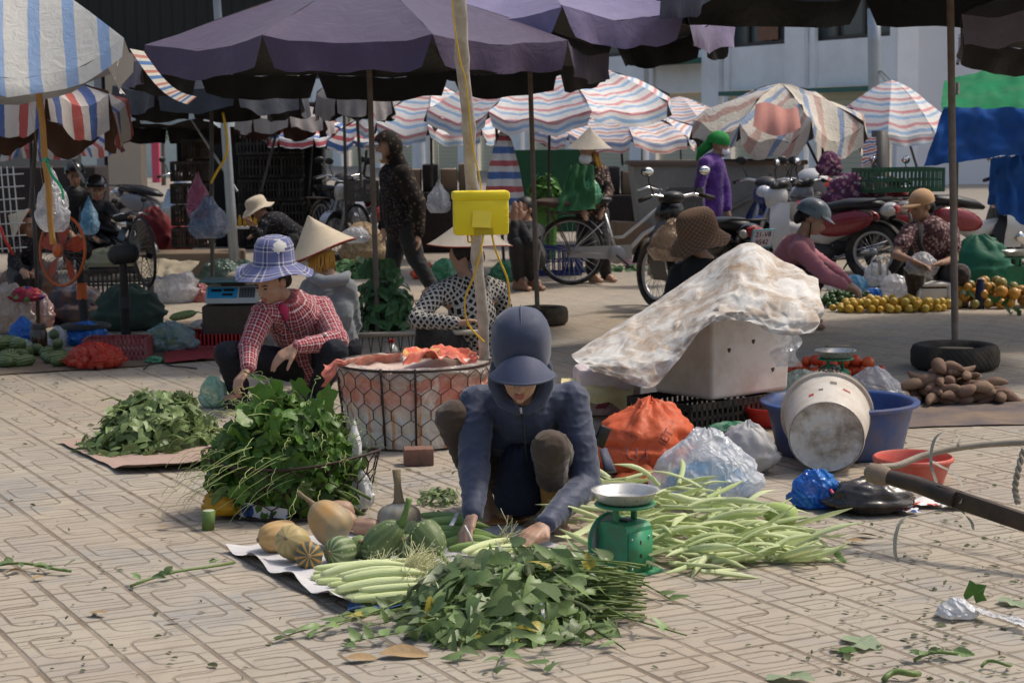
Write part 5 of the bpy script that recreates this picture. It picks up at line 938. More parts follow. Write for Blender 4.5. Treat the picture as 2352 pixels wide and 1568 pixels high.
rows = [((1000, 985), (1590, 945), .024, 0), ((1000, 965), (1600, 905), .024, 1), ((945, 948), (1300, 915), .022, 0), ((830, 912), (1350, 880), .023, 0), ((875, 885), (1525, 830), .026, 1), ((1060, 892), (1560, 850), .022, 2), ((720, 822), (1150, 800), .023, 0), ((815, 850), (1250, 800), .02, 0),
        ((925, 805), (1510, 768), .026, 2), ((890, 778), (1440, 745), .018, 2), ((760, 768), (1335, 700), .025, 2), ((680, 795), (1000, 765), .022, 0), ((705, 718), (1375, 655), .022, 1), ((700, 760), (1100, 735), .02, 0)]
for i, (a, b, r, lay) in enumerate(rows):
    r *= .66; za = .014+r*.9+lay*.024; A_ = G(*zc(a[0], a[1]+10), za); B_ = G(*zc(b[0]+90, b[1]), za+.004)
    corn('pale green corn cob in the front row on the white sheet', A_, B_, r, cornm, 'corn cobs in the front row', True, 60)
zz_ = [((968, 1183), (1120, 1195), .024), ((968, 1203), (1125, 1210), .026), ((985, 1216), (1130, 1226), .025), ((1002, 1228), (1150, 1234), .026), ((1022, 1246), (1150, 1246), .027), ((1030, 1262), (1150, 1258), .022)]
for i, (a, b, r) in enumerate(zz_):
    z_ = .02+r+.018*(i % 2)+(.03 if i in(1, 2) else 0); corn('green corn cob in the tied bundle behind the squashes', G(*a, z_*.7), G(*b, z_*.7), r*.75, corng, 'tied bundle of green corn', i > 2, 22)
mb = MB(); c0 = G(1042, 1190, .1); mb.tube([G(1052, 1176, .09), G(1045, 1192, .1), G(1036, 1206, .1)], .009, 6, flat=.25); single('tie_band', mb, M('white_band', (.7, .7, .68), .5), 'white plastic band tying the green corn bundle', 'band')
for i, (a, b, r) in enumerate((((1062, 1268), (1180, 1236), .019), ((1078, 1272), (1190, 1250), .02), ((1098, 1280), (1210, 1255), .02))):
    corn('pale corn cob being tied in the hands of the jacketed woman', G(*a, .04+.015*(i == 0)), G(*b, .045), r*.75, cornm, 'corn cobs in her hands', False)
mb = MB(); mb.tube([P(1068, 1206, 6.45), P(1078, 1225, 6.42), P(1088, 1248, 6.42)], .0035, 5, flat=.5); single('tie_strip', mb, M('white_band', (.7, .7, .68), .5), 'thin pale tie strip pinched in the hand of the jacketed woman', 'strip')
# ---- greens
def pile(mb, c, r, n, L, kind, core=True, W=.55, droop=.35, spread=.9, low=-.05, bias=(0, 0, 0), inner=.62):
    c = np.asarray(c, float); r = V(*r)
    for _ in range(n):
        d = RNG.normal(size=3); d[2] = abs(d[2])+low; d = nrm(d); rad = U(inner, 1.03)*(1+.16*nz(d*2.3, 1., c[0])); p = c+d*r*rad; p[2] = max(p[2], .012)
        o_ = nrm(d/r*r.mean()); t_ = nrm(np.cross(RNG.normal(size=3), o_)+V(*bias)-V(0, 0, .35)); ld = nrm(t_+o_*U(-.1, .6)); l = L*U(.6, 1.25); e = p+ld*l
        if e[2] < .008: ld = nrm(ld+V(0, 0, (.008-e[2])/l))
        mb.leaf(p-ld*l*.4, ld, o_+RNG.normal(size=3)*spread*.45, l, l*W*U(.8, 1.2), kind, droop*U(.3, 1.5), U(.0, .4))
    return mb
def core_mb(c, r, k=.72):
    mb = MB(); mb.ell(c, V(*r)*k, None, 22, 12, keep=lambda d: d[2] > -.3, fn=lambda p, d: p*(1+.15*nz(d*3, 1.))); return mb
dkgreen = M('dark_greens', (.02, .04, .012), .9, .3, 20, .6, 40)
def tendril(mb, p, d, L, r=.0016, curl=3.):
    p = np.asarray(p, float); d = nrm(d); a, b, _ = frame(d); pts = []; N = 16
    for i in range(N+1):
        t = i/N; k = max(0, t-.45)*curl*2*pi; rad = .016*max(0, t-.4)*1.6; pts.append(p+d*L*t+a*rad*cos(k)+b*rad*sin(k)-V(0, 0, L*.45*t*t))
    pts = [V(q_[0], q_[1], max(q_[2], .006)) for q_ in pts]; return mb.tube(pts, [r*(1-.5*i/N) for i in range(N+1)], 4, cap=False)
# left pile of young pumpkin shoots on the pink cloth
pinkc = M('pink_jute', (.40, .285, .235), .9, .1, 6, .4, 70, dirt=(.3, .2, .14), dirts=5, dirtk=.3)
q = [up(G(*c), .008) for c in ((282, 1090), (520, 1078), (450, 985), (132, 1018))]
single('jute_cloth', cloth_quad(q, 30, 24, .012, 3, 8., lambda p, u, v: p+V(0, 0, .03*max(0, .1-v)/.1)), pinkc, 'pinkish jute cloth under the left pile of green shoots', 'cloth')
lm_left = leafmat('shoot_leaf', (.155, .22, .075), (.30, .37, .19)); lm_pk = leafmat('pumpkin_leaf', (.25, .385, .055), (.42, .52, .19)); lm_mg = leafmat('glory_leaf', (.165, .24, .085), (.42, .48, .31), (.42, .34, .04)); stm_g = leafmat('shoot_stem', (.17, .25, .07), (.17, .25, .07))
c = G(352, 1030); s_ = S(c[1]); r = (138/s_, .30, 128/s_*1.0); c = c+V(0, .1, 0)
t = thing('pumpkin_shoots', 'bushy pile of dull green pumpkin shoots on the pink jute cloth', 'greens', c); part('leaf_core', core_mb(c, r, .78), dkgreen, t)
mb = MB(); pile(mb, c, r, 780, .085, 'lobed', W=.48, droop=.6, bias=(-.7, -.5, -.2), inner=.7); pile(mb, c+V(-.06, -.1, 0), V(*r)*V(1.0, 1., .6), 340, .075, 'oval', W=.45, bias=(-1, -.4, -.3)); part('leaves', mb, lm_left, t)
mb = MB()
for k in range(36):
    a = U(-1, 1); p = c+V(U(-.2, .22), U(-.3, .1), U(.04, .24)); d = nrm(V(-1, U(-.8, .2), U(-.5, .4))); p2 = p+d*U(.06, .14); mb.tube([p, (p+p2)/2+V(0, 0, .02), V(p2[0], p2[1], max(p2[2], .02))], [.005, .004, .003], 5)
for k in range(16): tendril(mb, c+V(U(-.2, .2), U(-.3, -.1), U(.1, .28)), V(U(-1, 1), -.6, U(-.2, .6)), U(.08, .16))
part('stems', mb, stm_g, t)
# wire basket with pumpkin leaves
wirem = M('rusty_wire', (.055, .035, .028), .6, .3, 30, .3, 80, metal=.3)
def hexnet(fn, nu, nv, r, mb=None, closed=True):
    """hexagonal wire net; fn(u,v)->point, u around (wraps), v up"""
    mb = mb or MB()
    for j in range(nv):
        for i in range(nu):
            o_ = .5*(j % 2); u0 = (i+o_)/nu; a = fn(u0, (j+.0)/nv); b = fn(u0, (j+.55)/nv); mb.tube([a, (a+b)/2, b], r*1.25, 5)
            if j < nv-1 or True:
                for s__ in(-.5, .5): cpt = fn(u0+s__/nu, min(1, (j+1.)/nv)); m_ = fn(u0+s__*.5/nu, min(1, (j+.8)/nv)); mb.tube([b, m_, cpt], r, 5)
    return mb
bc = G(655, 1205)+V(0, .235, 0); sB = S(bc[1]); RX, RY, HB = 207/sB, .235, .225
def wb(u, v):
    a = 2*pi*u; k = .84+.16*v; sh_ = 1+.03*sin(a*3); return bc+V(cos(a)*RX*k*sh_, sin(a)*RY*k*sh_, .012+HB*v+.018*cos(a*2+.5)*v)
t = thing('wire_basket', 'rusty oval wire netting basket heaped with pumpkin leaves', 'basket', bc)
part('wire_net', hexnet(wb, 18, 3, .0028), wirem, t)
mb = MB(); mb.tube([wb(u, 1.) for u in np.linspace(0, 1, 49)[:-1]], .0058, 7, closed=True); part('rim', mb, wirem, t)
mb = MB(); mb.tube([wb(u, 0.) for u in np.linspace(0, 1, 49)[:-1]], .005, 7, closed=True)
for k in range(7): y_ = -1+2*(k+.5)/7; x_ = sqrt(1-y_*y_); mb.tube([bc+V(-x_*RX*.84, y_*RY*.84, .012), bc+V(x_*RX*.84, y_*RY*.84, .012)], .003, 5)
part('base_ring', mb, wirem, t)
c = bc+V(-.025, 0, .11); r = (.305, .23, .37)
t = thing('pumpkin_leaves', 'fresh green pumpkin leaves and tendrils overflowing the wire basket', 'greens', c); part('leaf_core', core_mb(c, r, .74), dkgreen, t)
mb = MB(); pile(mb, c, r, 900, .088, 'lobed', W=.52, droop=.7, inner=.68, spread=1.3); pile(mb, c-V(0, 0, .02), V(*r)*V(.98, .95, .5), 380, .085, 'lobed', W=.5, droop=.8, inner=.7, low=-.3)
for k in range(5): p = c+V(U(-.1, .2), U(-.1, .1), r[2]*.92); mb.leaf(p, V(U(-.5, .5), -.2, .7), V(0, -1, .3), .1, .055, 'lobed', .5)
part('leaves', mb, lm_pk, t); mb = MB()
for k in range(95):
    d = RNG.normal(size=3); d[2] = abs(d[2]); d = nrm(d); tendril(mb, c+d*V(*r)*.98, d+V(-.3, -.7, .2)+RNG.normal(size=3)*.3, U(.1, .26), .0019)
for k in range(14): a = c+V(U(-.25, .1), -.2, U(.0, .2)); tendril(mb, a, V(-.8, -.5, -.1), U(.2, .3), .0017, 1)
part('tendrils', mb, leafmat('tendril', (.42, .50, .18), (.42, .50, .18)), t); mb = MB()
for k in range(26): p = c+V(.08+U(0, .1), U(-.15, .1), U(-.05, .05)); e = p+V(U(.12, .2), U(-.12, .02), U(-.13, -.04)); mb.tube([p, (p+e)/2+V(0, 0, .015), e], [.0075, .007, .0065], 6)
part('stems', mb, stm_g, t)
yb = M('amber_plastic', (.66, .33, .015), .4, .2, 12, .5, 25, transl=.2); mb = bag_mb(bc+V(-.26, -.1, .015), (.075, .06, .055), 3.3, .2, .35, 30, 20); single('yellow_plastic', mb, yb, 'amber plastic sheet stuffed in the left end of the wire basket', 'plastic')
mb = MB(); mb.grid(lambda u, v: wb(.5+u*.25, .02+.42*v*(1-.5*u))+V(.006, .012, .003*sin(u*30)), 30, 4); single('printed_sack', mb, speckmat('printed_blue', (.62, .62, .64), [(.04, .10, .32), (.5, .08, .06), (.06, .14, .4)], 14, .75, size=.6), 'blue and white printed sack lining the bottom of the wire basket', 'sack')
wbag = bagmat('white_bag', (.74, .74, .76), .75); bag('thin white plastic bag at the right end of the wire basket', 828, 1172, 56, 100, wbag, 5.1, .6, .5, z=.02)
mb = bag_mb(bc+V(.255, .05, .17), (.03, .03, .09), 4.2, .7, .2, 24, 16); single('plastic_bag', mb, wbag, 'knotted white bag poking up beside the leaves in the wire basket', 'bag')
mb = MB(); c = G(478, 1216); mb.tube([c, c+V(.004, .002, .075)], [.024, .027], 16); o = single('gourd_piece', mb, gstem, 'short cut piece of green gourd beside the wire basket', 'gourd'); mb = MB(); mb.tube([c+V(.004, .002, .0755), c+V(.004, .002, .077)], [.024, .022], 16); part('cut_face', mb, M('gourd_flesh', (.5, .55, .36), .6), o)
# morning glory bunch
cB = G(1235, 1420); t = thing('morning_glory_bunch', 'large loose bunch of morning glory greens in the front', 'greens', cB)
fwd = nrm(G(960, 1425)-G(1440, 1432)); side = V(-fwd[1], fwd[0], 0)
if side[1] < 0: side = -side
mb = MB(); lf = MB(); base0 = G(1418, 1400)
def stemline(p, d, L, r0, sagk=.2, N=7):
    pts = []; a, b, _ = frame(d); w_ = U(0, 6)
    for i in range(N+1):
        x = i/N; q_ = p+d*L*x+a*.02*sin(w_+x*4)*x-V(0, 0, sagk*L*x*x*.5); q_[2] = max(q_[2], .008+.01*random.random()); pts.append(q_)
    mb.tube(pts, [r0*(1-.45*i/N) for i in range(N+1)], 5); return pts
for k in range(190):
    w_ = U(-1, 1); h = abs(random.gauss(0, .45)); p = base0+side*w_*.20+V(0, 0, .015+.16*max(0, (1-abs(w_)*.6))*min(h, 1)); p = p-fwd*U(-.05, .1); d = nrm(fwd+side*(w_*.25+U(-.12, .12))+V(0, 0, U(-.02, .28)*(1-.3*abs(w_)))); L = U(.25, .52); pts = stemline(p, d, L, U(.0026, .0046), .3)
    for i in range(2, 8):
        if random.random() < .60: q_ = pts[i]; ld = nrm(d*U(.1, .9)+side*U(-1, 1)+V(0, 0, U(-.2, .7))); lf.leaf(q_+ld*.015, ld, V(U(-.5, .5), -.45+U(-.5, .3), .8), U(.055, .10), U(.030, .05), 'arrow', U(.05, .5), U(.0, .5))
cM = G(1150, 1425)+V(0, .02, 0); pile(lf, cM, (.31, .30, .195), 680, .098, 'arrow', W=.5, droop=.35, spread=1.3, inner=.55, bias=(-.5, -.2, 0)); pile(lf, cM+V(.02, -.16, 0), (.34, .2, .10), 300, .085, 'arrow', W=.5, droop=.4, spread=1.2, inner=.5, bias=(-.3, -.6, 0))
for (a, b, r_) in (((1010, 1400), (640, 1478), .004), ((1000, 1420), (700, 1465), .0035), ((980, 1440), (760, 1425), .003), ((1010, 1470), (800, 1490), .0035), ((1380, 1340), (1550, 1385), .004), ((1390, 1450), (1570, 1466), .0042), ((1340, 1470), (1430, 1500), .004), ((1100, 1480), (1050, 1525), .004), ((1180, 1480), (1145, 1555), .0032), ((1020, 1450), (830, 1445), .003), ((1000, 1390), (800, 1418), .003), ((1330, 1330), (1385, 1268), .0035), ((1270, 1470), (1245, 1545), .002)):
    A_, B_ = G(*a), G(*b); A_[2] = .07; B_[2] = .012 if b != (1385, 1268) else .05; pts = [A_+(B_-A_)*x+V(.012*sin(x*7+a[0]), .012*cos(x*9+a[0]), .02*sin(x*pi)-(A_[2]*.6)*sin(x*pi)*.5) for x in np.linspace(0, 1, 9)]; pts = [V(p[0], p[1], max(p[2], .008)) for p in pts]; mb.tube(pts, [r_*(1-.4*i/8) for i in range(9)], 5)
    for i in range(1, 9):
        if random.random() < .75: ld = nrm(V(U(-1, 1), U(-1, .4), U(0, .5))); lf.leaf(pts[i], ld, V(U(-.4, .4), -.3, 1), U(.05, .085), U(.025, .042), 'arrow', .2, U(0, .4))
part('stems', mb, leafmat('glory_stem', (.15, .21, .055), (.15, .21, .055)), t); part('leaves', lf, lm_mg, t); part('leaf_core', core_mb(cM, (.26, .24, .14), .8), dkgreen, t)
mb = MB(); mb.tube([P(1240, 1360, 5.55), P(1244, 1395, 5.45), P(1250, 1425, 5.4)], [.005, .008, .004], 6, flat=.2); part('tie_strip', mb, M('white_band', (.7, .7, .68), .5), t)
# ---- green spring scale with steel pan
steel = M('pan_steel', (.62, .61, .58), .3, .05, 6, 0, 20, metal=.6, dirt=(.3, .26, .22), dirts=9, dirtk=.3); sgreen = M('scale_green', (.03, .27, .125), .38, .14, 8, .08, 60, dirt=(.10, .09, .05), dirts=22, dirtk=.45); screw = M('screw_metal', (.5, .5, .48), .3, metal=.8); dialw = M('dial_face', (.62, .64, .62), .35, .05)
def spring_scale(label, px, py, k=1., rz=radians(42), pan=True, mat=None):
    c = G(px, py); mat = mat or sgreen; t = thing('spring_scale', label, 'scale', c, rz); A_ = lambda n_, mb, m_, p_=t, **kw: part(n_, mb, m_, p_, local=True, **kw)
    mb = MB(); mb.box((0, 0, .006*k), (.185*k, .20*k, .012*k), None, .004*k); A_('base_plate', mb, mat, auto=40)
    mb = MB(); W_, D_, H_ = .145*k, .125*k, .185*k; n = 10; prof = []
    for i in range(n+1): a = pi/2*i/n; prof.append((W_/2-.022*k+.022*k*sin(a) if 0 else 0, 0))
    pts = [(-W_/2, .012*k), (W_/2, .012*k), (W_/2, H_-.03*k), (W_/2-.004*k, H_-.014*k), (W_/2-.014*k, H_-.004*k), (W_/2-.03*k, H_), (-W_/2+.03*k, H_), (-W_/2+.014*k, H_-.004*k), (-W_/2+.004*k, H_-.014*k), (-W_/2, H_-.03*k)]
    mb.prism([(x, -D_/2, z) for x, z in pts], (0, 1, 0), D_); A_('housing', mb, mat, auto=30)
    mb = MB(); mb.prism([(W_/2+.0015*k, y, z) for y, z in ((-D_/2*.95, .016*k), (D_/2*.95, .016*k), (D_/2*.95, H_*.86), (-D_/2*.95, H_*.86))], (1, 0, 0), .0025*k); pn = A_('back_panel', mb, mat, label=None)
    for y, z in ((-.042, .03), (.042, .03), (-.042, .135), (.042, .135)):
        mb = MB(); mb.ell((W_/2+.004*k, y*k, z*k), (.003*k, .0055*k, .0055*k), None, 8, 6); A_('screw', mb, screw, pn)
    mb = MB(); mb.box((W_/2+.0042*k, 0, .12*k), (.001, .005*k, .014*k)); mb2 = MB(); mb2.box((W_/2+.0042*k, 0, .072*k), (.001, .011*k, .014*k)); A_('slot', mb, eyew, pn, smooth=False); A_('slot', mb2, eyew, pn, smooth=False)
    RD = rotm(0, -pi/2, 0); mb = MB(); mb.lathe([(.001, .018*k), (.085*k, .018*k), (.095*k, .012*k), (.095*k, 0)], 32, (-W_/2-.001, 0, .105*k), RD); dl = A_('dial', mb, dialw, auto=40); mb = MB(); mb.lathe([(.092*k, .0), (.1*k, .004*k), (.1*k, .014*k), (.092*k, .018*k)], 32, (-W_/2, 0, .105*k), RD); A_('dial_rim', mb, mat, dl)
    for s__ in(-1, 1):
        mb = MB(); mb.box((.0, s__*.045*k, H_+.028*k), (.022*k, .012*k, .058*k), None, .002*k); A_('support_arm', mb, mat, auto=40)
    mb = MB(); mb.lathe([(.001, H_+.055*k), (.105*k, H_+.057*k), (.108*k, H_+.062*k), (.105*k, H_+.066*k), (.001, H_+.066*k)], 32); A_('tray_plate', mb, mat, auto=40)
    mb = MB(); mb.box((0, 0, H_+.004*k), (.05*k, .03*k, .008*k), None, .002); A_('maker_plate', mb, M('dark_plate', (.03, .035, .06), .4), smooth=False)
    if pan:
        z0 = H_+.068*k; mb = MB(); mb.lathe([(.001, z0), (.085*k, z0), (.098*k, z0+.008*k), (.112*k, z0+.036*k), (.122*k, z0+.042*k), (.123*k, z0+.044*k), (.111*k, z0+.041*k), (.096*k, z0+.012*k), (.084*k, z0+.004*k), (.001, z0+.003*k)], 40); A_('pan', mb, steel)
    return t
spring_scale('green spring scale with an empty steel pan beside the front greens', 1436, 1314, .99, radians(-48))
mb = bag_mb(up(G(1395, 1338), .004), (.05, .03, .012), 6.6, 0, .3, 24, 12); single('cloth_corner', mb, wsack, 'crumpled corner of white sheet under the front scale', 'cloth')
# ---- corn husk heap
hm = NT('husk_leaf'); oi = hm.n('ShaderNodeObjectInfo').outputs['Random']; uv = hm.sep(hm.co('UV')); ln = hm.math('SINE', hm.math('MULTIPLY', uv[0], 90)); n = hm.noise(hm.co(), 9, 3); cc = hm.mix(oi, (.46, .57, .19), (.78, .81, .52)); cc = hm.mix(n, cc, (.62, .69, .36)); cc = hm.mix(hm.maprange(ln, .4, 1, 0, .25), cc, (.3, .4, .12)); bs = hm.bsdf(cc, .45, 0, hm.bump(ln, .3, .003), .35); tl = hm.n('ShaderNodeBsdfTranslucent'); hm.set(tl.inputs[0], cc); mx = hm.n('ShaderNodeMixShader'); mx.inputs[0].default_value = .2; hm.l(bs, mx.inputs[1]); hm.l(tl.outputs[0], mx.inputs[2]); hm = hm.done(mx.outputs[0])
hgrp = 'corn husks in the heap by the scale'; protos = []
for k in range(7):
    mb = MB(); L = (.19, .22, .16, .24, .18, .21, .23)[k]; wv = (.030, .034, .026, .022, .036, .03, .026)[k]; roll = (3.6, 4.4, 3., 2.2, 5.0, 3.4, 4.)[k]
    def hf(u, v):
        wd = wv*(.8+.2*min(1, v*5))*(1-max(0, v-.66)/.34*.94)*.9; a = (u-.5)*roll; rad = wd/max(roll, .5)*1.7; return V(L*v, sin(a)*rad+.006*sin(v*3+k)*v, cos(a)*rad*.9+.03*sin(v*pi)*(.8 if k % 2 else -.2)-.03*v*v*(k % 3 == 0))
    mb.grid(hf, 8, 12, (1, 1)); o = part('corn_husk', mb, hm, None); o['label'] = 'stripped pale green corn husk in the heap by the scale'; o['category'] = 'corn husk'; o['group'] = hgrp; protos.append(o)
def inheap(px, py): return True
for k in range(215):
    s_ = random.random(); px = 1345+s_*470+U(-35, 35); cy_ = 1215+s_*28; py = cy_+U(-80+40*s_, 88-42*s_); h = max(0, .15*(1-((px-1480)/240)**2))*max(0, 1-((py-1205)/95)**2)*U(.1, 1); p = G(px, py, .02); p[2] = .02+h
    rz_ = (U(-.6, .4) if random.random() < .5 else U(-1.6, 1.6))+(pi if random.random() < .3 else 0); ry_ = U(-.35, .2)-h*2.2*U(-.6, 1); rx_ = U(-pi, pi) if random.random() < .5 else U(-.6, .6); src = protos[k % 7]
    if k < 7: o = src; o.location = p; o.rotation_euler = (rx_, ry_, rz_)
    else: o = dup(src, p, (rx_, ry_, rz_), (U(.9, 1.35), U(.7, 1.15), U(.7, 1.15)))
for (px, py, L, a, ry) in ((1440, 1150, .8, 2.2, -.5), (1530, 1130, .9, 1.3, -.6), (1400, 1098, 1., 2.4, -.5), (1560, 1165, 1.1, .5, -.4), (1690, 1195, 1., .7, -.5), (1600, 1190, 1.2, .2, -.25), (1640, 1215, 1.3, .05, -.1), (1660, 1260, 1.3, -.02, -.02), (1780, 1262, 1.15, .03, 0), (1640, 1300, .8, .9, 0), (1610, 1300, 1.1, .15, 0)):
    p = G(px, py, .05); p[2] = .05 if py < 1200 else .03; dup(protos[random.choice((0, 3, 6))], p, (U(-.5, .5), ry, a), L)
mb = MB(); a, b = G(1820, 1238), G(1945, 1302); mb.grid(lambda u, v: a+(b-a)*v+V(0, 0, .012)+V(.3, .95, 0)*(u-.5)*.06*(.35+.65*v)*(1-.2*v)+V(0, 0, .035*sin(v*pi)*(.6+abs(u-.5))+.012*sin(v*13+u*3)), 6, 16)
single('corn_leaf', mb, lm_mg, 'long twisted green corn leaf on the bare paving', 'leaf')
# gourd
squash('cut pale green bottle gourd lying beside the husk heap', 1793, 1182, 56, 1.5, V(.78, -.55, -.1), pumpmat('gourd_green', (.33, .43, .12), (.40, .48, .17), (.46, .53, .24), 9, (.55, .6, .35), .3), [(0, .3), (.01, .6), (.1, .8), (.35, .98), (.6, 1), (.85, .95), (.97, .75), (1, .05)], 0, V(.7, -.3, .2), gstem, name='bottle_gourd', stl=.03)
# ---- sacks and bags behind the woman
osack = M('orange_sack', (.72, .135, .045), .55, .16, 6, .5, 60, transl=.2, spec=.4); c = G(1478, 1108); s_ = S(c[1])
from mathutils.bvhtree import BVHTree
def bvh(mb): return BVHTree.FromPolygons([Vector(v) for v in mb.v], mb.f)
def decal(txt, size, px, py, rot, tree, mat, par):
    """lettering printed on a curved surface: every point of the letters lies on the surface"""
    t2 = text_mb(txt, size, rotm(0, 0, radians(-rot)), (0, 0, 0), 0.); vs = []
    for (x, y, z) in t2.v:
        d = ray(px+x, py-y); h = tree.ray_cast(Vector((0, 0, CAMH)), Vector(d)); p = np.array(h[0]) if h[0] is not None else P(px+x, py-y, 8.)
        vs.append(tuple(p-nrm(d)*.011))
    t2.v = vs; part('printing', t2, mat, par, False)
t = thing('orange_sack', 'slumped bright orange mesh sack tied with white string', 'sack', c+V(0, .2, 0)); mb = bag_mb(c+V(.0, .22, 0), (106/s_, .2, 86/s_), 11.3, .2, .22, 72, 44, lean=(.05, .05)); OS = bvh(mb); part('sack_body', mb, osack, t)
mb = MB(); pz = P(1496, 958, c[1]+.26); mb.lathe([(.035, 0), (.018, .03), (.03, .06), (.045, .085)], 18, pz-V(0, 0, .03), rotm(0, -.35, 0), fn=lambda p, w, i: p*(1+.25*sin(w*5))); part('sack_neck', mb, osack, t)
mb = MB()
for k in range(5): mb.tube([pz+V(0, -.02, 0), pz+V(U(-.02, .03), -.03, .03), pz+V(U(-.03, .05), -.03, U(.05, .075))], .0022, 4)
part('string', mb, M('white_string', (.7, .68, .64), .7), t)
mb = MB(); mb.grid(lambda u, v: c+V((u-.45)*.30, -.035-.02*sin(u*pi)+.05*v, .012+.06*v*sin(u*pi)+.012*sin(u*17)*v), 20, 6); part('sack_mouth', mb, M('orange_inside', (.40, .075, .012), .6, .3, 9, .5, 30), t)
inkm = M('sack_print', (.19, .045, .035), .7, .3, 30); 
for tx, sz, px, py, rt in (('IET', 30, 1530, 1004, -58), ('UA', 46, 1466, 1046, 8), ('IMPORTED', 11, 1448, 1000, 25)): decal(tx, sz, px, py, rt, OS, inkm, t)
wb2 = bagmat('clear_white_bag', (.78, .79, .83), .5, (.9, .91, .93), .18); blb = bagmat('blue_white_bag', (.12, .42, .78), .9, (.5, .72, .9), .2)
bag('large translucent white plastic bag with blue bags inside', 1630, 1172, 228, 190, wb2, 21.5, .7, .35, crump=.2); bag('pale blue plastic inside the large translucent bag', 1632, 1168, 190, 105, blb, 23.1, .62, 0, crump=.2, z=.0)
bag('small clear bag knotted on top beside the orange sack', 1602, 1090, 88, 108, wb2, 25.4, .7, .4, crump=.22)
greyb = M('grey_sack', (.42, .41, .41), .55, .15, 6, .5, 30, dirt=(.3, .27, .24), dirts=6, dirtk=.4); bag('crumpled grey white sack behind the translucent bag', 1720, 1095, 135, 128, greyb, 27.2, .6, .2, name='grey_sack', cat='sack', crump=.24)
t_ = MB(); c = G(1690, 1060); t_ = bag_mb(P(1682, 1010, c[1]+.05), (.12, .07, .045), 29.5, 0, .25); single('green_cloth', t_, M('green_print_cloth', (.015, .15, .075), .6, .25, 6, .5, 20, dirt=(.45, .5, .42), dirts=16, dirtk=.3), 'green printed cloth lying over the grey sack', 'cloth')
# feed sack and yellow cloth
feed = M('feed_sack', (.72, .62, .62), .6, .15, 8, .4, 40, dirt=(.33, .1, .14), dirts=4, dirtk=.6); c = G(1398, 962)+V(0, .2, 0)
t = thing('feed_sack', 'faded pink and white feed sack standing under the yellow cloth', 'sack', c); mb = MB(); mb.box(c+V(0, 0, .13), (.34, .26, .26), rotm(0, 0, .1), .03); FS = bvh(mb); part('sack_body', mb, feed, t, auto=40)
decal('PRO', 36, 1442, 925, 3, FS, M('faded_print', (.85, .8, .78), .7), t); mb = MB(); p = P(1392, 925, c[1]-.137); mb.prism([p+V(-.06, 0, -.03), p+V(.0, 0, -.03), p+V(.04, 0, .03), p+V(-.02, 0, .03)], (0, -1, 0), .002); part('printed_band', mb, M('magenta_print', (.30, .08, .14), .7), t, False)
ysk = M('yellow_sacking', (.72, .63, .32), .8, .18, 7, .5, 50, dirt=(.5, .4, .22), dirts=8, dirtk=.35); Yk = c[1]-.02
mb = MB(); mb.grid(lambda u, v: P(1290+u*168-8*v, 868+26*abs(u-.45)*v+58*v*(.75+.3*u)+5*sin(u*16)*v, Yk-.0-.24*sin(min(v, 1)*pi*.5)+.02*sin(u*9))+V(0, 0, .012*nz((u*6, v*5, 2), 1.)), 30, 12); single('yellow_sacking', mb, ysk, 'rough yellow sacking folded over the feed sack', 'cloth')
# ---- styrofoam box, crate and tarpaulin
foam = M('styrofoam', (.66, .62, .58), .75, .07, 6, .12, 60, dirt=(.36, .24, .14), dirts=5, dirtk=.4); crb = M('black_crate', (.022, .022, .022), .5, .25, 9, .2, 40, dirt=(.1, .08, .06), dirts=8, dirtk=.4)
f0 = G(1634, 992); ex = nrm(G(1835, 960)-f0); ey = V(-ex[1], ex[0], 0)
if ey[1] < 0: ey = -ey
ang = atan2(ex[1], ex[0])
def crate_mb(W_, D_, H_, th=.012, nx=7, ny=5, rows=2):
    mb = MB(); mb.box((0, 0, th/2), (W_, D_, th))
    for (L, off, rot) in ((W_, -D_/2, 0), (W_, D_/2, 0), (D_, -W_/2, 1), (D_, W_/2, 1)):
        n = nx if not rot else ny
        def bx(x, z, w_, h): c_ = (x, off, z) if not rot else (off, x, z); s__ = (w_, th, h) if not rot else (th, w_, h); mb.box(c_, s__)
        bx(0, H_-.018, L, .036); bx(0, .02, L, .03); bx(0, H_*.5, L, .016)
        for i in range(n+1): x = -L/2+L*i/n; bx(x*.985, H_/2, .014, H_*.98)
    return mb
def crate(label, c, W_, D_, H_, rz, mat, name='plastic_crate', group=None, **k):
    t = part(name, crate_mb(W_, D_, H_, **k), mat, None, False); t.location = [float(x) for x in c]; t.rotation_euler = (0, 0, rz); t['label'] = label; t['category'] = 'crate'
    if group: t['group'] = group
    return t
crate('black plastic crate under the styrofoam box', f0+ex*.16+ey*.24+V(0, 0, 0), .60, .46, .15, ang, crb, nx=16, ny=10)
BW, BD, BH = .57, .42, .42; bo = f0+ex*.02+ey*.02+V(0, 0, .155); L8 = []
for z, k in ((0, 1.), (BH, 1.05)):
    for x, y in ((0, 0), (1, 0), (1, 1), (0, 1)): L8.append(bo+ex*((x-.5)*k+.5)*BW+ey*((y-.5)*k+.5)*BD+V(0, 0, z))
mb = MB(); mb.add(L8, [(3, 2, 1, 0), (4, 5, 6, 7), (0, 1, 5, 4), (1, 2, 6, 5), (2, 3, 7, 6), (3, 0, 4, 7)]); t = thing('styrofoam_box', 'dirty white styrofoam fish box with drain holes on the black crate', 'box', bo)
o = part('box_body', mb, foam, t, False); bv = o.modifiers.new('bevel', 'BEVEL'); bv.width = .022; bv.segments = 3
hole = M('drain_hole', (.06, .05, .045), .9)
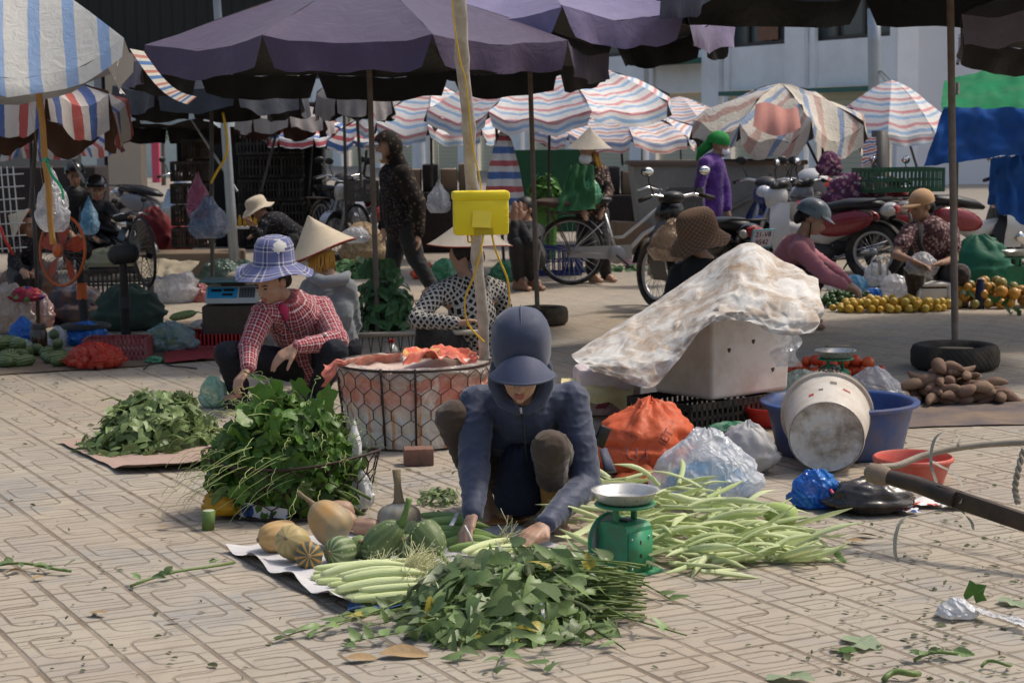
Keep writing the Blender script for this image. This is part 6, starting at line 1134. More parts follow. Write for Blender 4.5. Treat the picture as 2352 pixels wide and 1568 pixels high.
for (u_, z, face) in ((.22, .25, 0), (.52, .28, 0), (.62, .25, 1), (.78, .12, 0)):
    k = 1+.05*z/BH; p = (bo+ex*(((u_-.5)*k+.5)*BW)+ey*(.5-.5*k)*BD if face == 0 else bo+ex*(.5-.5*k)*BW+ey*(((u_-.5)*k+.5)*BD))+V(0, 0, z); nn = -ey if face == 0 else -ex; mb = MB(); aa = ex if face == 0 else ey; Rf = np.column_stack([aa, V(0, 0, 1), nn]); mb.lathe([(.0125, 0), (.0105, .0015), (.001, .0015)], 14, p+nn*.0005, Rf, fn=lambda p_, w, i: p_*(1+.15*sin(w*3))); part('drain_hole', mb, hole, t)
tarpm = NT('dirty_tarp'); ob = tarpm.co(); a = tarpm.noise(ob, 5.5, 7, .72, dist=.6); b = tarpm.noise(ob, 16, 5, .7); e = tarpm.noise(ob, 2.6, 2, .5, dist=.8); cc = tarpm.mix(tarpm.maprange(b, .35, .65), (.60, .575, .53), (.70, .68, .64)); cc = tarpm.mix(tarpm.math('MULTIPLY', tarpm.maprange(a, .42, .57), tarpm.maprange(b, .3, .65, .35, .95)), cc, (.33, .225, .14)); cc = tarpm.mix(tarpm.maprange(tarpm.noise(ob, 70, 2), .62, .72, 0, .5), cc, (.2, .12, .07)); cc = tarpm.mix(tarpm.geo('Backfacing'), cc, (.42, .42, .43)); tarpm = tarpm.done(tarpm.bsdf(cc, .8, 0, tarpm.bump(tarpm.math('ADD', tarpm.math('MULTIPLY', b, .25), tarpm.math('POWER', tarpm.math('SUBTRACT', 1., tarpm.math('ABSOLUTE', tarpm.math('MULTIPLY', tarpm.math('SUBTRACT', e, .5), 4.)), clamp=True), 4.)), .12, .02), .12))
net = [[(1325, 835, 9.5), (1420, 800, 9.9), (1520, 780, 10.1), (1620, 740, 10.2), (1715, 700, 10.2), (1790, 720, 10.1), (1862, 745, 9.8)],
       [(1311, 816, 9.05), (1398, 762, 9.2), (1500, 696, 9.45), (1608, 626, 9.55), (1710, 561, 9.5), (1790, 598, 9.45), (1874, 640, 9.35)],
       [(1322, 834, 8.8), (1420, 806, 8.78), (1522, 752, 8.9), (1618, 690, 9.0), (1716, 640, 8.95), (1802, 668, 8.9), (1886, 686, 8.95)],
       [(1350, 850, 8.66), (1440, 848, 8.6), (1532, 806, 8.66), (1622, 728, 8.72), (1704, 705, 8.72), (1796, 725, 8.68), (1890, 728, 8.72)],
       [(1392, 862, 8.6), (1486, 896, 8.55), (1548, 842, 8.6), (1622, 752, 8.66), (1700, 738, 8.66), (1790, 772, 8.62), (1868, 768, 8.66)]]
NP = np.array([[P(*c_) for c_ in row] for row in net])
def catm(pts, t):
    n = len(pts)-1; x = min(max(t, 0), 1)*n; i = min(int(x), n-1); q_ = x-i; p0, p1, p2, p3 = pts[max(i-1, 0)], pts[i], pts[i+1], pts[min(i+2, n)]
    return .5*((2*p1)+(-p0+p2)*q_+(2*p0-5*p1+4*p2-p3)*q_**2+(-p0+3*p1-3*p2+p3)*q_**3)
def tf(u, v):
    p = catm([catm(list(NP[r_]), u) for r_ in range(5)], v); w_ = 1-abs(nz((u*7, v*4, 1.5), 1.))*2; w2 = 1-abs(nz((u*15+v*4, v*9, 4.), 1.))*2; return p+V(.0, -.012*w_-.004*w2, .010*w_+.005*w2)
mb = MB(); NU, NV = 34, 18; js = RNG.uniform(-.3, .3, (NV+1, NU+1, 2)); jz = RNG.normal(0, .0075, (NV+1, NU+1)); vs = []
for i in range(NV+1):
    for j in range(NU+1):
        e = min(i, NV-i, j, NU-j) > 0; p = tf((j+js[i, j, 0]*e)/NU, (i+js[i, j, 1]*e)/NV); vs.append(p+V(.3, -1, .5)*jz[i, j])
fs = []
for i in range(NV):
    for j in range(NU):
        a = i*(NU+1)+j; b = a+1; c = a+NU+2; d = a+NU+1; fs += [(a, d, c), (a, c, b)] if (i*7+j*3) % 5 < 3 else [(a, d, b), (d, c, b)]
mb.add(vs, fs); o = single('white_tarpaulin', mb, tarpm, 'dirty white tarpaulin draped over the styrofoam box in a slope', 'tarpaulin'); sm_ = o.modifiers.new('smooth', 'SMOOTH'); sm_.iterations = 1; sm_.factor = .25; sb = o.modifiers.new('soft', 'SUBSURF'); sb.levels = sb.render_levels = 1; sb.subdivision_type = 'SIMPLE'
mb = MB(); mb.grid(lambda u, v: P(1775+u*60+8*sin(v*8), 770+v*72, 8.58-.02*sin(v*7+u*5)), 10, 12); single('torn_plastic', mb, bagmat('thin_film', (.7, .68, .64), .45), 'torn clear plastic film hanging from the tarpaulin corner', 'plastic')
# ---------------------------------------------------------------- hex wire basket lined with cloth
hc0 = G(945, 1043)+V(0, .40, 0); sH = S(hc0[1]); RH = 178/sH*1.0; HH = .385
liner = NT('basket_liner'); ob = liner.co(); uv = liner.sep(liner.co('UV')); v = liner.n('ShaderNodeTexVoronoi'); liner.l(ob, v.inputs['Vector']); v.inputs['Scale'].default_value = 7; n = liner.noise(ob, 4, 4, .6, dist=.8)
cc = liner.ramp(n, [(0, (.66, .50, .44)), (.47, (.62, .28, .20)), (.55, (.60, .18, .12)), (.62, (.70, .60, .52)), (.75, (.55, .22, .13))], False); low = liner.maprange(uv[1], .16, .24); cc = liner.mix(low, (.62, .57, .50), cc); st_ = liner.math('MULTIPLY', liner.math('LESS_THAN', liner.math('FRACT', liner.math('MULTIPLY', uv[0], 17)), .12), liner.math('SUBTRACT', 1., low)); cc = liner.mix(liner.math('MULTIPLY', st_, .8), cc, (.62, .24, .06)); cc = liner.mix(liner.maprange(liner.noise(ob, 18, 4, .7), .5, .7, 0, .4), cc, (.74, .68, .62)); liner = liner.done(liner.bsdf(cc, .32, 0, liner.bump(liner.noise(ob, 13, 5, .65, dist=1.2), .6, .03), .5))
t = thing('hex_basket', 'round wire netting basket lined with coral patterned cloth and clear plastic', 'basket', hc0)
def hb_(u, v, k=1.): a = 2*pi*u; r = RH*(.90+.10*v)*k; return hc0+V(cos(a)*r, sin(a)*r, .01+HH*v)
part('wire_net', hexnet(lambda u, v: hb_(u, v*.97, 1.022), 24, 5, .0024), M('brown_wire', (.10, .06, .042), .6, .3, 30), t)
mb = MB(); mb.tube([hb_(u, 1.) for u in np.linspace(0, 1, 49)[:-1]], .007, 7, closed=True); part('rim', mb, wirem, t)
for u in (.0, .25, .5, .69, .76): mb = MB(); mb.tube([hb_(u, 0, 1.012), hb_(u, .5, 1.012), hb_(u, 1.03, 1.012)], .0062, 6); part('upright_wire', mb, wirem, t)
mb = MB(); mb.grid(lambda u, v: hb_(u, v, .972+.03*sin(pi*((u*24+.5*(int(v*5) % 2)+.5) % 1))*sin(pi*((v*5.15) % 1))-.012*abs(nz((sin(u*6.28)*4, cos(u*6.28)*4, v*5), 1.))), 240, 40, (1, HH)); part('liner', mb, liner, t)
mb = MB(); mb.grid(lambda u, v: hb_(u, 1.-.26*(1-v)*(.6+.6*nz((u*9, 1, 2), 1.))+.02*v, .965+.055*sin(v*pi)-.12*(v > .95))+V(0, 0, .012*nz((u*30, v*4, 1), 1.)), 96, 8); part('plastic_fold', mb, bagmat('clear_fold', (.72, .66, .58), .55, (.85, .8, .72), .15), t)
mb = MB(); mb.lathe([(RH*.93, HH*.93), (RH*.6, HH*.88), (.01, HH*.9)], 40, hc0, fn=lambda p, w, i: p+V(0, 0, .035*nz(p*1., 7)+.02*nz(p, 19))); part('top_cloth', mb, M('pale_pink_cloth', (.62, .48, .41), .6, .2, 6, .6, 25), t)
crl = speckmat('coral_print', (.58, .14, .09), [(.70, .58, .50), (.62, .35, .14), (.66, .2, .14)], 22, .6, size=.55)
def hangcloth(u, v): a = P(922, 820, 9.0); return P(925+170*u, 816-20*sin(u*pi)**.6+24*v+5*nz((u*4, 1, 1), 1.), 9.05-.12*v+.3*(1-v)*sin(u*3))+V(0, 0, .05*nz((u*4, v*3, 3), 1.)+.02*nz((u*11, v*6, 3), 1.))
mb = MB(); mb.grid(hangcloth, 60, 14); single('coral_cloth', mb, crl, 'ragged coral printed cloth heaped on the back rim of the lined basket', 'cloth')
mb = MB(); mb.grid(lambda u, v: P(742+60*u, 836-14*u+5*sin(u*9)+ (52 if u < .5 else 20)*v*(1-.4*u), 8.75+.05*u-.03*sin(v*pi))+V(.01*sin(v*11), -.012*nz((u*6, v*6, 1), 1.), 0), 12, 10); single('coral_towel', mb, M('coral_towel', (.62, .20, .15), .9, .15, 14, .6, 60), 'frayed coral towel hanging over the left rim of the lined basket', 'towel')
mb = MB(); mb.box(up(G(960, 1072), .041)+V(0, .06, 0), (.135, .10, .078), rotm(0, 0, .12), .004); single('brick', mb, M('red_brick', (.26, .13, .09), .9, .2, 9, .4, 60, dirt=(.06, .05, .05), dirts=5, dirtk=.7), 'old red brick on the paving before the lined basket', 'brick', auto=40)
lblu = bagmat('light_blue_bag', (.10, .38, .62), .7, (.3, .6, .8)); bag('light blue plastic bag between the leaves and the lined basket', 730, 1010, 78, 98, lblu, 31.2, .8, .3); lgrn = bagmat('light_green_bag', (.22, .52, .36), .6, (.55, .75, .65)); bag('pale green plastic bag beside the plaid woman knee', 488, 938, 62, 76, lgrn, 32.4, .8, .2)
# ---- basins, bucket, yoke
def basin(label, px, py, R, h, mat, name='basin', k=.8):
    c = G(px, py)+V(0, R*k, 0); t = thing(name, label, 'basin', c); mb = MB(); mb.lathe([(.001, .004), (R*k, .004), (R*(k+.03), .02), (R*.96, h-.02), (R*.97, h-.008), (R*1.0, h-.014), (R*1.045, h-.01), (R*1.05, h+.004), (R*1.0, h+.01), (R*.95, h), (R*.93, h-.03), (R*(k-.01), .014), (.001, .012)], 64); part('basin_body', mb, mat, t, local=True, auto=60); return t
bplas = M('blue_plastic', (.045, .085, .24), .42, .12, 5, .1, 40, dirt=(.19, .15, .11), dirts=7, dirtk=.4); rplas = M('red_plastic', (.56, .085, .055), .4, .1, 5, .1, 40, dirt=(.5, .3, .22), dirts=9, dirtk=.3)
basin('large dirty blue plastic basin behind the tipped bucket', 1953, 1064, .355, .245, bplas); basin('small red plastic basin beneath the dark drawbar', 2112, 1120, .165, .105, rplas)
basin('red plastic tray basin partly hidden behind the blue basin', 1790, 985, .16, .09, M('bright_red_plastic', (.58, .04, .03), .4), k=.85)
bw = M('white_bucket', (.62, .57, .50), .45, .1, 5, .15, 30, dirt=(.28, .2, .12), dirts=5, dirtk=.5); bdirt = M('bucket_base_dirt', (.64, .62, .58), .7, .1, 7, .4, 40, dirt=(.16, .12, .075), dirts=6, dirtk=.9)
ax = nrm(V(.17, .93, .17)); Rb0, Rb1, Lb = .165, .205, .33; Bc = P(1898, 1040, 7.98); xx, yy, _ = frame(ax); RB_ = np.column_stack([xx, yy, ax]); minz = (Bc-Rb0*nrm(V(0, 0, 1)-ax*ax[2]))[2]; Bc = Bc-V(0, 0, minz-.006)
t = thing('paint_bucket', 'dirty white paint bucket tipped with its base facing out against the blue basin', 'bucket', Bc*V(1, 1, 0)); mb = MB(); mb.lathe([(Rb0, 0), (Rb0+.004, .006), (Rb0+.002, .02), (Rb1*.955, Lb*.84), (Rb1*.96, Lb*.86), (Rb1*1.03, Lb*.86), (Rb1*1.03, Lb*.89), (Rb1*.975, Lb*.9), (Rb1*.98, Lb*.97), (Rb1*1.03, Lb*.98), (Rb1*1.02, Lb), (Rb1*.95, Lb), (Rb1*.93, Lb*.9), (Rb0*.97, .03)], 48, Bc, RB_); part('bucket_body', mb, bw, t, auto=50)
mb = MB(); mb.lathe([(Rb0*.985, .004), (Rb0*.93, .014), (Rb0*.5, .016), (Rb0*.42, .008), (Rb0*.36, .014), (.02, .016), (.012, .006), (.001, .004)], 40, Bc, RB_); part('bucket_base', mb, bdirt, t)
mb = MB(); tp = Bc+RB_@V(*(Rb1*1.04*nrm(RB_.T@V(0, 0, 1))*V(1, 1, 0)))+ax*Lb*.9
for k in range(5): mb.tube([tp+V(-.04+.02*k, 0, 0), tp+V(-.03+.018*k, -.01, .012+.006*(k % 2)), tp+V(.0+.015*k, -.01, -.004)], .003, 4)
part('handle_wire', mb, wirem, t)
for k, (a, h, sz, col) in enumerate(((2.05, .5, .020, (.4, .1, .08)), (2.14, .5, .016, (.4, .1, .08)), (1.2, .3, .022, (.45, .06, .05)), (1.75, .62, .026, (.16, .14, .13)), (1.45, .4, .018, (.2, .15, .13)))):
    def pt(da, dh, k_=1.006): a_ = a+da; r = Rb0+(Rb1*.955-Rb0)*(h+dh)/.84; upv = RB_.T@V(0, 0, 1); a0 = atan2(upv[1], upv[0]); return Bc+RB_@V(cos(a0+a_-1.6)*r*k_, sin(a0+a_-1.6)*r*k_, (h+dh)*Lb)
    mb = MB(); mb.grid(lambda u, v: pt((u-.5)*sz*6, (v-.5)*sz*3), 8, 4); part('worn_print', mb, M('print_%d' % k, col, .7, .5, 60), t)
bblue = bagmat('strong_blue_bag', (.02, .16, .60), .86, (.06, .3, .75), .18); bblk = M('black_polythene', (.022, .019, .018), .28, .3, 7, .6, 25, spec=.6, dirt=(.1, .07, .05), dirts=5, dirtk=.3)
bag('crumpled bright blue plastic bag before the tipped bucket', 1878, 1172, 112, 96, bblue, 41.7, .6, .2, crump=.26); bag('torn black rubbish bag lying flat on the paving', 2010, 1188, 185, 84, bblk, 43.2, .7, 0, crump=.24)
mb = MB(); p = [P(1880, 1112, 7.35), P(1905, 1120, 7.25), P(1925, 1150, 7.2), P(1938, 1172, 7.2)]; mb.tube(p, .008, 6, flat=.6); single('pink_ribbon', mb, M('pink_ribbon', (.62, .06, .1), .5), 'pink plastic ribbon across the bright blue bag', 'ribbon')
def scraps(label, spots, cols, name='wrapper', cat='litter'):
    for i, (px, py, s_, sd) in enumerate(spots):
        c = G(px, py, .006); mb = MB(); mb.grid(lambda u, v: c+V((u-.5)*s_, (v-.5)*s_*.8, .004+.03*abs(nz((u*3, v*3, sd), 1.))+.006), 8, 8); single(name, mb, cols[i % len(cols)], label[i], cat)
scraps(['white and red crumpled wrapper under the drawbar', 'yellow printed wrapper under the drawbar', 'blue and white scrap beside the black bag', 'white paper scrap right of the yellow wrapper'], [(2128, 1160, .14, 1.), (2148, 1150, .1, 2.), (2085, 1178, .09, 3.), (2190, 1165, .11, 4.)], [speckmat('wrap_red', (.72, .68, .66), [(.6, .06, .05), (.1, .14, .4)], 18, .6, size=.5), speckmat('wrap_yellow', (.66, .52, .12), [(.6, .15, .05), (.7, .6, .4)], 22, .6, size=.5), speckmat('wrap_blue', (.7, .7, .72), [(.04, .07, .22), (.6, .1, .08)], 18, .8, size=.6), M('paper_scrap', (.7, .69, .68), .6)])
ironm = M('worn_iron', (.045, .038, .034), .5, .2, 12, .2, 60, metal=.4, dirt=(.13, .08, .05), dirts=6, dirtk=.35); woodk = M('worn_wood', (.24, .18, .13), .8, .25, 12, .4, 60); canem = M('split_cane', (.34, .29, .22), .7, .25, 9, .5, 70)
t = thing('cart_drawbar', 'dark iron drawbar with bent cane hoop reaching in from the right edge', 'drawbar', G(2500, 1600)); k0, k1, k2, k3 = P(2004, 1086, 6.6), P(2105, 1112, 6.5), P(2180, 1140, 6.4), P(2560, 1268, 6.0)
mb = MB(); mb.tube([k0-nrm(k1-k0)*.028, k0-nrm(k1-k0)*.012, k0+nrm(k1-k0)*.02, k0+nrm(k1-k0)*.055, k0+nrm(k1-k0)*.07], [.016, .036, .04, .036, .024], 12); part('wooden_knob', mb, woodk, t)
mb = MB(); mb.tube([k0+nrm(k1-k0)*.06, k1, k2+nrm(k2-k1)*.03], [.028, .031, .033], 14); part('round_bar', mb, ironm, t, auto=50)
d_ = nrm(k3-k2); a_, b_, _ = frame(d_); mb = MB(); mb.box((k2+k3)/2-d_*.02, (np.linalg.norm(k3-k2)+.06, .028, .064), np.column_stack([d_, a_, b_]), .005); part('flat_bar', mb, ironm, t, auto=40)
pts = [k0+V(.03, .02, .02), P(2062, 1068, 6.65), P(2120, 1046, 6.7), P(2200, 1028, 6.7), P(2300, 1018, 6.65), P(2420, 1016, 6.5), P(2560, 1030, 6.3)]; mb = MB(); mb.tube([catm(pts, x) for x in np.linspace(0, 1, 36)], .014, 10, flat=.85); part('cane_hoop', mb, canem, t)
strapm = M('pale_strap', (.33, .31, .25), .7, .15, 20, .3, 60)
def ribbon(pts, w_, label, mat=strapm, par=None, name='strap'):
    mb = MB(); C_ = [catm(pts, x) for x in np.linspace(0, 1, 30)]; vs = []
    for i, p in enumerate(C_): s__ = V(cos(i*.16), .5*sin(i*.11), .15*sin(i*.3)); s__ = nrm(s__)*w_/2; vs += [p-s__, p+s__]
    mb.add(vs, [(2*i, 2*i+1, 2*i+3, 2*i+2) for i in range(len(C_)-1)]); sm = part(name, mb, mat, par); return sm
ribbon([P(2205, 1035, 6.6), P(2200, 1022, 6.58), P(2204, 1004, 6.6), P(2190, 990, 6.62), P(2165, 992, 6.62), P(2145, 1012, 6.62), P(2138, 1060, 6.6), P(2150, 1105, 6.55), P(2158, 1130, 6.5)], .012, '', par=t)
ribbon([P(2142, 1058, 6.6), P(2160, 1070, 6.52), P(2190, 1085, 6.5), P(2208, 1110, 6.4), P(2208, 1150, 6.35), P(2190, 1160, 6.38), P(2130, 1178, 6.4), P(2078, 1188, 6.4), P(2058, 1225, 6.38), P(2056, 1270, 6.36), P(2066, 1295, 6.35), P(2088, 1330, 6.33)], .013, '', par=t)
ribbon([P(2196, 1158, 6.38), P(2218, 1182, 6.36), P(2232, 1200, 6.35), P(2235, 1215, 6.34)], .011, '', par=t)
mb = MB(); pts = [P(2352, 1030, 6.55), P(2340, 1075, 6.52), P(2332, 1120, 6.5), P(2338, 1155, 6.48)]; 
for s__ in(0, pi): mb.tube([catm(pts, x)+V(.006*cos(x*26+s__), .006*sin(x*26+s__), 0) for x in np.linspace(0, 1, 40)], .007, 6)
part('rope', mb, canem, t)
# ---- sweet potatoes, chillies, tomatoes, small bags
matm = M('grey_mat', (.13, .105, .105), .9, .2, 6, .3, 40, dirt=(.27, .19, .12), dirts=2.5, dirtk=.7); q = [up(G(*c), .005) for c in ((2062, 958), (2420, 972), (2420, 920), (2090, 915))]; q[0] = up(G(2025, 985), .005); q[1] = up(G(2420, 975), .005); single('ground_mat', cloth_quad(q, 24, 10, .006, 4, 51.), matm, 'soil covered grey mat under the sweet potatoes', 'mat')
swp = M('sweet_potato', (.21, .125, .09), .9, .2, 10, .3, 60, dirt=(.27, .195, .12), dirts=6, dirtk=.7); protos = []
for k in range(5):
    mb = MB(); L = (.17, .20, .15, .22, .13)[k]; R_ = (.03, .027, .034, .03, .036)[k]; mb.tube([V((x-.5)*L, .03*sin(x*pi)*(k-2)*.5, .012*sin(x*pi*2)*(k % 2)) for x in np.linspace(0, 1, 11)], [max(R_*sin(pi*min(1, max(0, .04+x*.94)))**.62*(1+.06*sin(x*17+k)), .003) for x in np.linspace(0, 1, 11)], 12); o = part('sweet_potato', mb, swp, None); o['label'] = 'earthy brown sweet potato in the heap before the big tyre'; o['category'] = 'sweet potato'; o['group'] = 'heap of sweet potatoes'; protos.append(o)
c = G(2180, 925); kk = 0
for lay, n, rx, ry in ((0, 24, .40, .16), (1, 16, .28, .11), (2, 9, .17, .07), (3, 4, .07, .03)):
    for i in range(n):
        a = 2*pi*i/n+lay; p = c+V(cos(a)*rx*U(.5, 1), sin(a)*ry*U(.4, 1), .032+.05*lay+U(0, .008)); r_ = (U(-1, 1), U(-.25, .25)+(.25*cos(a) if lay < 3 else 0), U(0, pi))
        if kk < 5: protos[kk].location = p; protos[kk].rotation_euler = r_
        else: dup(protos[kk % 5], p, r_, U(.8, 1.1))
        kk += 1
def balls(label, name, cat, group, mat, R, spots, sq=.92, stem=None):
    mb = MB(); mb.ell((0, 0, 0), (R, R, R*sq), None, 12, 8); o = None
    for (x, y, z) in spots:
        if o is None: o = part(name, mb, mat, None); o['label'] = label; o['category'] = cat; o['group'] = group; o.location = (x, y, z); s0 = o
        else: dup(s0, (x, y, z), (U(0, 6), U(0, 6), U(0, 6)), U(.85, 1.15))
    return o
def heap(c, rx, ry, R, n, hmax=.12, ang=0.):
    out_ = []
    for _ in range(4000):
        if len(out_) >= n: break
        x, y = U(-1, 1), U(-1, 1); r2 = x*x+y*y
        if r2 > 1: continue
        px, py = c[0]+x*rx*cos(ang)-y*ry*sin(ang), c[1]+x*rx*sin(ang)+y*ry*cos(ang); z = R
        for (a, b, h) in out_:
            d = sqrt((a-px)**2+(b-py)**2)
            if d < R*1.8: z = max(z, h+sqrt(max(0, (R*1.8)**2-d*d)))
        if z < R+hmax*(1-r2*.8): out_.append((px, py, z))
    return out_
def fruitmat(name, c1, c2, c3=None):
    t = NT(name); oi = t.n('ShaderNodeObjectInfo').outputs['Random']; n = t.noise(t.co(), 12, 3); c = t.mix(oi, c1, c2); c = t.mix(t.maprange(n, .45, .65, 0, .6), c, c3 or c2); return t.done(t.bsdf(c, .38, 0, t.bump(t.noise(t.co(), 120, 2), .1, .002), .4))
tomm = fruitmat('tomato', (.55, .05, .02), (.66, .13, .03)); balls('red tomato in the heap behind the rear green scale', 'tomato', 'tomato', 'heap of tomatoes', tomm, .036, heap(G(1915, 868), .30, .09, .036, 44, .1))
chim = M('chilli_red', (.48, .015, .018), .3, .15, 9, 0, spec=.5); s0 = None; c = G(2092, 905)
for k in range(46):
    p = c+V(U(-.14, .14), U(-.09, .09), .012+U(0, .035)); r_ = (U(-.3, .3), U(-.3, .3), U(0, 6.3))
    if s0 is None: mb = MB(); mb.tube([V(-.05, 0, 0), V(-.02, .004, .003), V(.02, 0, 0), V(.055, -.01, 0)], [.004, .008, .006, .001], 7); s0 = part('chilli_pepper', mb, chim, None); s0['label'] = 'small red chilli in the heap beside the sweet potatoes'; s0['category'] = 'chilli'; s0['group'] = 'heap of red chillies'; s0.location = p; s0.rotation_euler = r_
    else: dup(s0, p, r_, U(.8, 1.2))
spring_scale('dusty green spring scale with dark pan between the clear bags', 1918, 918, .95, radians(-78))
clr = bagmat('clear_bag', (.60, .60, .64), .5, (.8, .8, .82), .15); clg = bagmat('clear_greenish_bag', (.45, .60, .54), .5, (.66, .76, .72), .15)
bag('clear greenish plastic bag left of the rear green scale', 1845, 940, 125, 92, clg, 52.1, .6, .1); bag('clear plastic bag right of the rear green scale', 2012, 938, 128, 96, clr, 53.4, .6, .3); bag('small clear bag with red label beside the chillies', 2050, 925, 40, 60, clr, 54.4, .6, .4)
mb = MB(); mb.box(up(G(1925, 797), .006), (.16, .07, .008), rotm(0, 0, .1)); single('cardboard_scrap', mb, M('cardboard', (.50, .40, .29), .85), 'flat cardboard scrap on the open paving behind the tarpaulin', 'cardboard')
# ---- citrus stall on the right
og = fruitmat('small_orange', (.58, .31, .02), (.52, .36, .06), (.40, .33, .06)); ob_ = fruitmat('green_orange', (.55, .22, .02), (.20, .19, .05), (.36, .22, .04)); lm_ = fruitmat('lime', (.045, .10, .025), (.075, .13, .04), (.03, .07, .02))
balls('small yellow orange in the low heap before the seated seller', 'small_orange', 'orange', 'small yellow oranges', og, .034, heap(G(2050, 715), .50, .16, .034, 95, .09)); balls('greenish large orange in the heap at the right edge', 'large_orange', 'orange', 'greenish large oranges', ob_, .047, heap(G(2262, 705), .46, .20, .047, 88, .2))
balls('green lime in the heap the pink jacket reaches for', 'lime', 'lime', 'heap of limes', lm_, .029, heap(G(1945, 704), .27, .19, .029, 105, .11))
mb = MB()
for (px, py) in ((2318, 655), (2300, 700), (2330, 712), (2225, 668), (2280, 690)):
    for k in range(3): mb.leaf(P(px+U(-8, 8), py+U(-6, 6), 14.5), RNG.normal(size=3), V(0, -1, .5), .11, .04, 'oval')
single('orange_leaves', mb, leafmat('citrus_leaf', (.06, .13, .03), (.12, .2, .06)), 'sprigs of green leaves among the large oranges', 'leaves')
gsk = M('green_woven_sack', (.015, .15, .085), .55, .2, 5, .5, 30, transl=.1); bag('large dark green woven sack open at the top behind the oranges', 2258, 662, 150, 125, gsk, 61.2, .7, .1, name='green_sack', cat='sack', Y=None)
spring_scale('spring scale with brass pan at the far right behind the oranges', 2338, 668, 1.25, radians(150))
mb = MB(); c = P(2252, 640, 15.1); c[2] = 0; mb.lathe([(.001, 0), (.036, 0), (.038, .01), (.038, .20), (.03, .215), (.03, .245), (.001, .25)], 20, c); single('thermos', mb, M('navy_thermos', (.02, .025, .06), .3, .1, metal=.4), 'dark blue thermos flask between the oranges and the green sack', 'thermos', auto=40)
st_m = M('white_plastic', (.68, .66, .62), .45, .08, 5, .05); c = P(2138, 690, 15.25); c[2] = 0; t = thing('plastic_stool', 'low white plastic stool under the seated orange seller', 'stool', c)
mb = MB(); mb.box(c+V(0, 0, .2), (.30, .27, .03), None, .012); part('seat', mb, st_m, t, auto=40)
for x in (-1, 1):
    for y in (-1, 1): mb = MB(); mb.tube([c+V(x*.14, y*.12, 0), c+V(x*.12, y*.105, .19)], [.03, .034], 8, flat=.6); part('leg', mb, st_m, t)
mb = MB(); mb.box(c+V(0, -.118, .1), (.22, .012, .14), None, .005); part('apron', mb, st_m, t)
wkb = bagmat('white_carrier', (.75, .74, .73), .85); bag('white carrier bag standing with its looped handles up', 2018, 660, 62, 60, wkb, 63., .6, .1); mb = MB()
for x0 in (2012, 2028): mb.tube([P(x0-9, 632, 15.3), P(x0-10, 600, 15.3), P(x0, 588, 15.3), P(x0+10, 600, 15.32), P(x0+10, 632, 15.32)], .02, 6, flat=.3)
single('bag_handle', mb, wkb, 'pair of looped handles of the standing white carrier bag', 'handle')
for i, (px, py, w_, h, m_, lb) in enumerate(((1965, 672, 60, 42, lblu, 'small pale blue bag behind the limes'), (1925, 668, 56, 30, wkb, 'white bag behind the limes near the reaching hand'), (2060, 690, 66, 62, clr, 'clear bag hanging between the seller knees and limes'), (2010, 690, 42, 30, bblue, 'dark blue box shaped bag among the limes'), (1880, 660, 50, 34, wkb, 'pinkish white bag left of the lime heap'))): bag(lb, px, py, w_, h, m_, 65.+i, .6, .1)
bag('thin clear bag held in the seated seller hands', 2120, 635, 70, 58, clr, 69.1, .4, .2, Y=15.0)
# ---- pale litter bag in the right foreground
bag('white scrunched plastic bag alone on the right foreground paving', 2205, 1428, 88, 52, wbag, 71.3, .8, .5, crump=.24)
mb = MB(); A_, B_ = G(2238, 1405, .02), G(2362, 1440, .015); mb.grid(lambda u, v: A_+(B_-A_)*v+V(.2, 1, 0)*(u-.5)*.05*(1+.4*sin(v*9))+V(0, 0, .018*abs(nz((u*3, v*8, 2), 1.))+.006), 8, 26); single('plastic_strip', mb, wbag, 'trailing white plastic strip beside the scrunched bag', 'plastic')
# ---- vegetables and bags around the seated women
grm = leafmat('kale_leaf', (.09, .20, .075), (.22, .33, .17)); c = G(882, 775); s_ = S(c[1]); t = thing('leafy_greens', 'leafy green vegetables heaped in the low tray between two conical hats', 'greens', c); part('leaf_core', core_mb(c+V(0, .25, .1), (.25, .26, .34)), dkgreen, t); mb = MB(); pile(mb, c+V(0, .25, .1), (.25, .28, .36), 330, .11, 'oval', W=.45); 
for k in range(8): mb.leaf(c+V(U(-.2, .2), .2, .42), V(U(-.6, .6), -.1, 1), V(0, -1, .2), .17, .08, 'lobed', .2)
part('leaves', mb, grm, t, False)
t = thing('wire_tray', 'low wire netted tray with whitened rim holding the leafy greens', 'tray', G(900, 805)); mb = MB(); a, b = P(812, 770, 11.6), P(1100, 762, 11.3); mb.tube([a, (a+b)/2, b], .016, 7); part('rim', mb, M('whitened_wood', (.5, .45, .36), .8, .2, 9), t)
mb = MB()
for k in range(26): x = k/25; p = a+(b-a)*x; mb.tube([p, V(p[0]+.03*(1 if k % 2 else -1), p[1]-.02, .02)], .003, 4)
part('wire_net', mb, wirem, t); mb = MB(); mb.box((a+b)/2*V(1, 1, 0)+V(0, .3, .04), (.8, .5, .06)); part('base_board', mb, M('tray_board', (.24, .17, .11), .8), t, False)
def bottle(label, px, py, h, r, mat, capm_, z=0.):
    c = G(px, py, z); t = thing('bottle', label, 'bottle', c); mb = MB(); mb.lathe([(.001, .002), (r, .003), (r*1.02, h*.15), (r*.95, h*.35), (r, h*.55), (r*.85, h*.72), (r*.4, h*.86), (r*.38, h*.9)], 20, c); part('bottle_body', mb, mat, t); mb = MB(); mb.lathe([(r*.45, h*.89), (r*.46, h), (.001, h)], 14, c); part('cap', mb, capm_, t, auto=40); return t
bottle('clear plastic bottle with red cap behind the lined basket', 900, 850, .20, .045, bagmat('clear_pet', (.6, .62, .62), .35, None, .1), M('red_cap', (.5, .02, .03), .4))
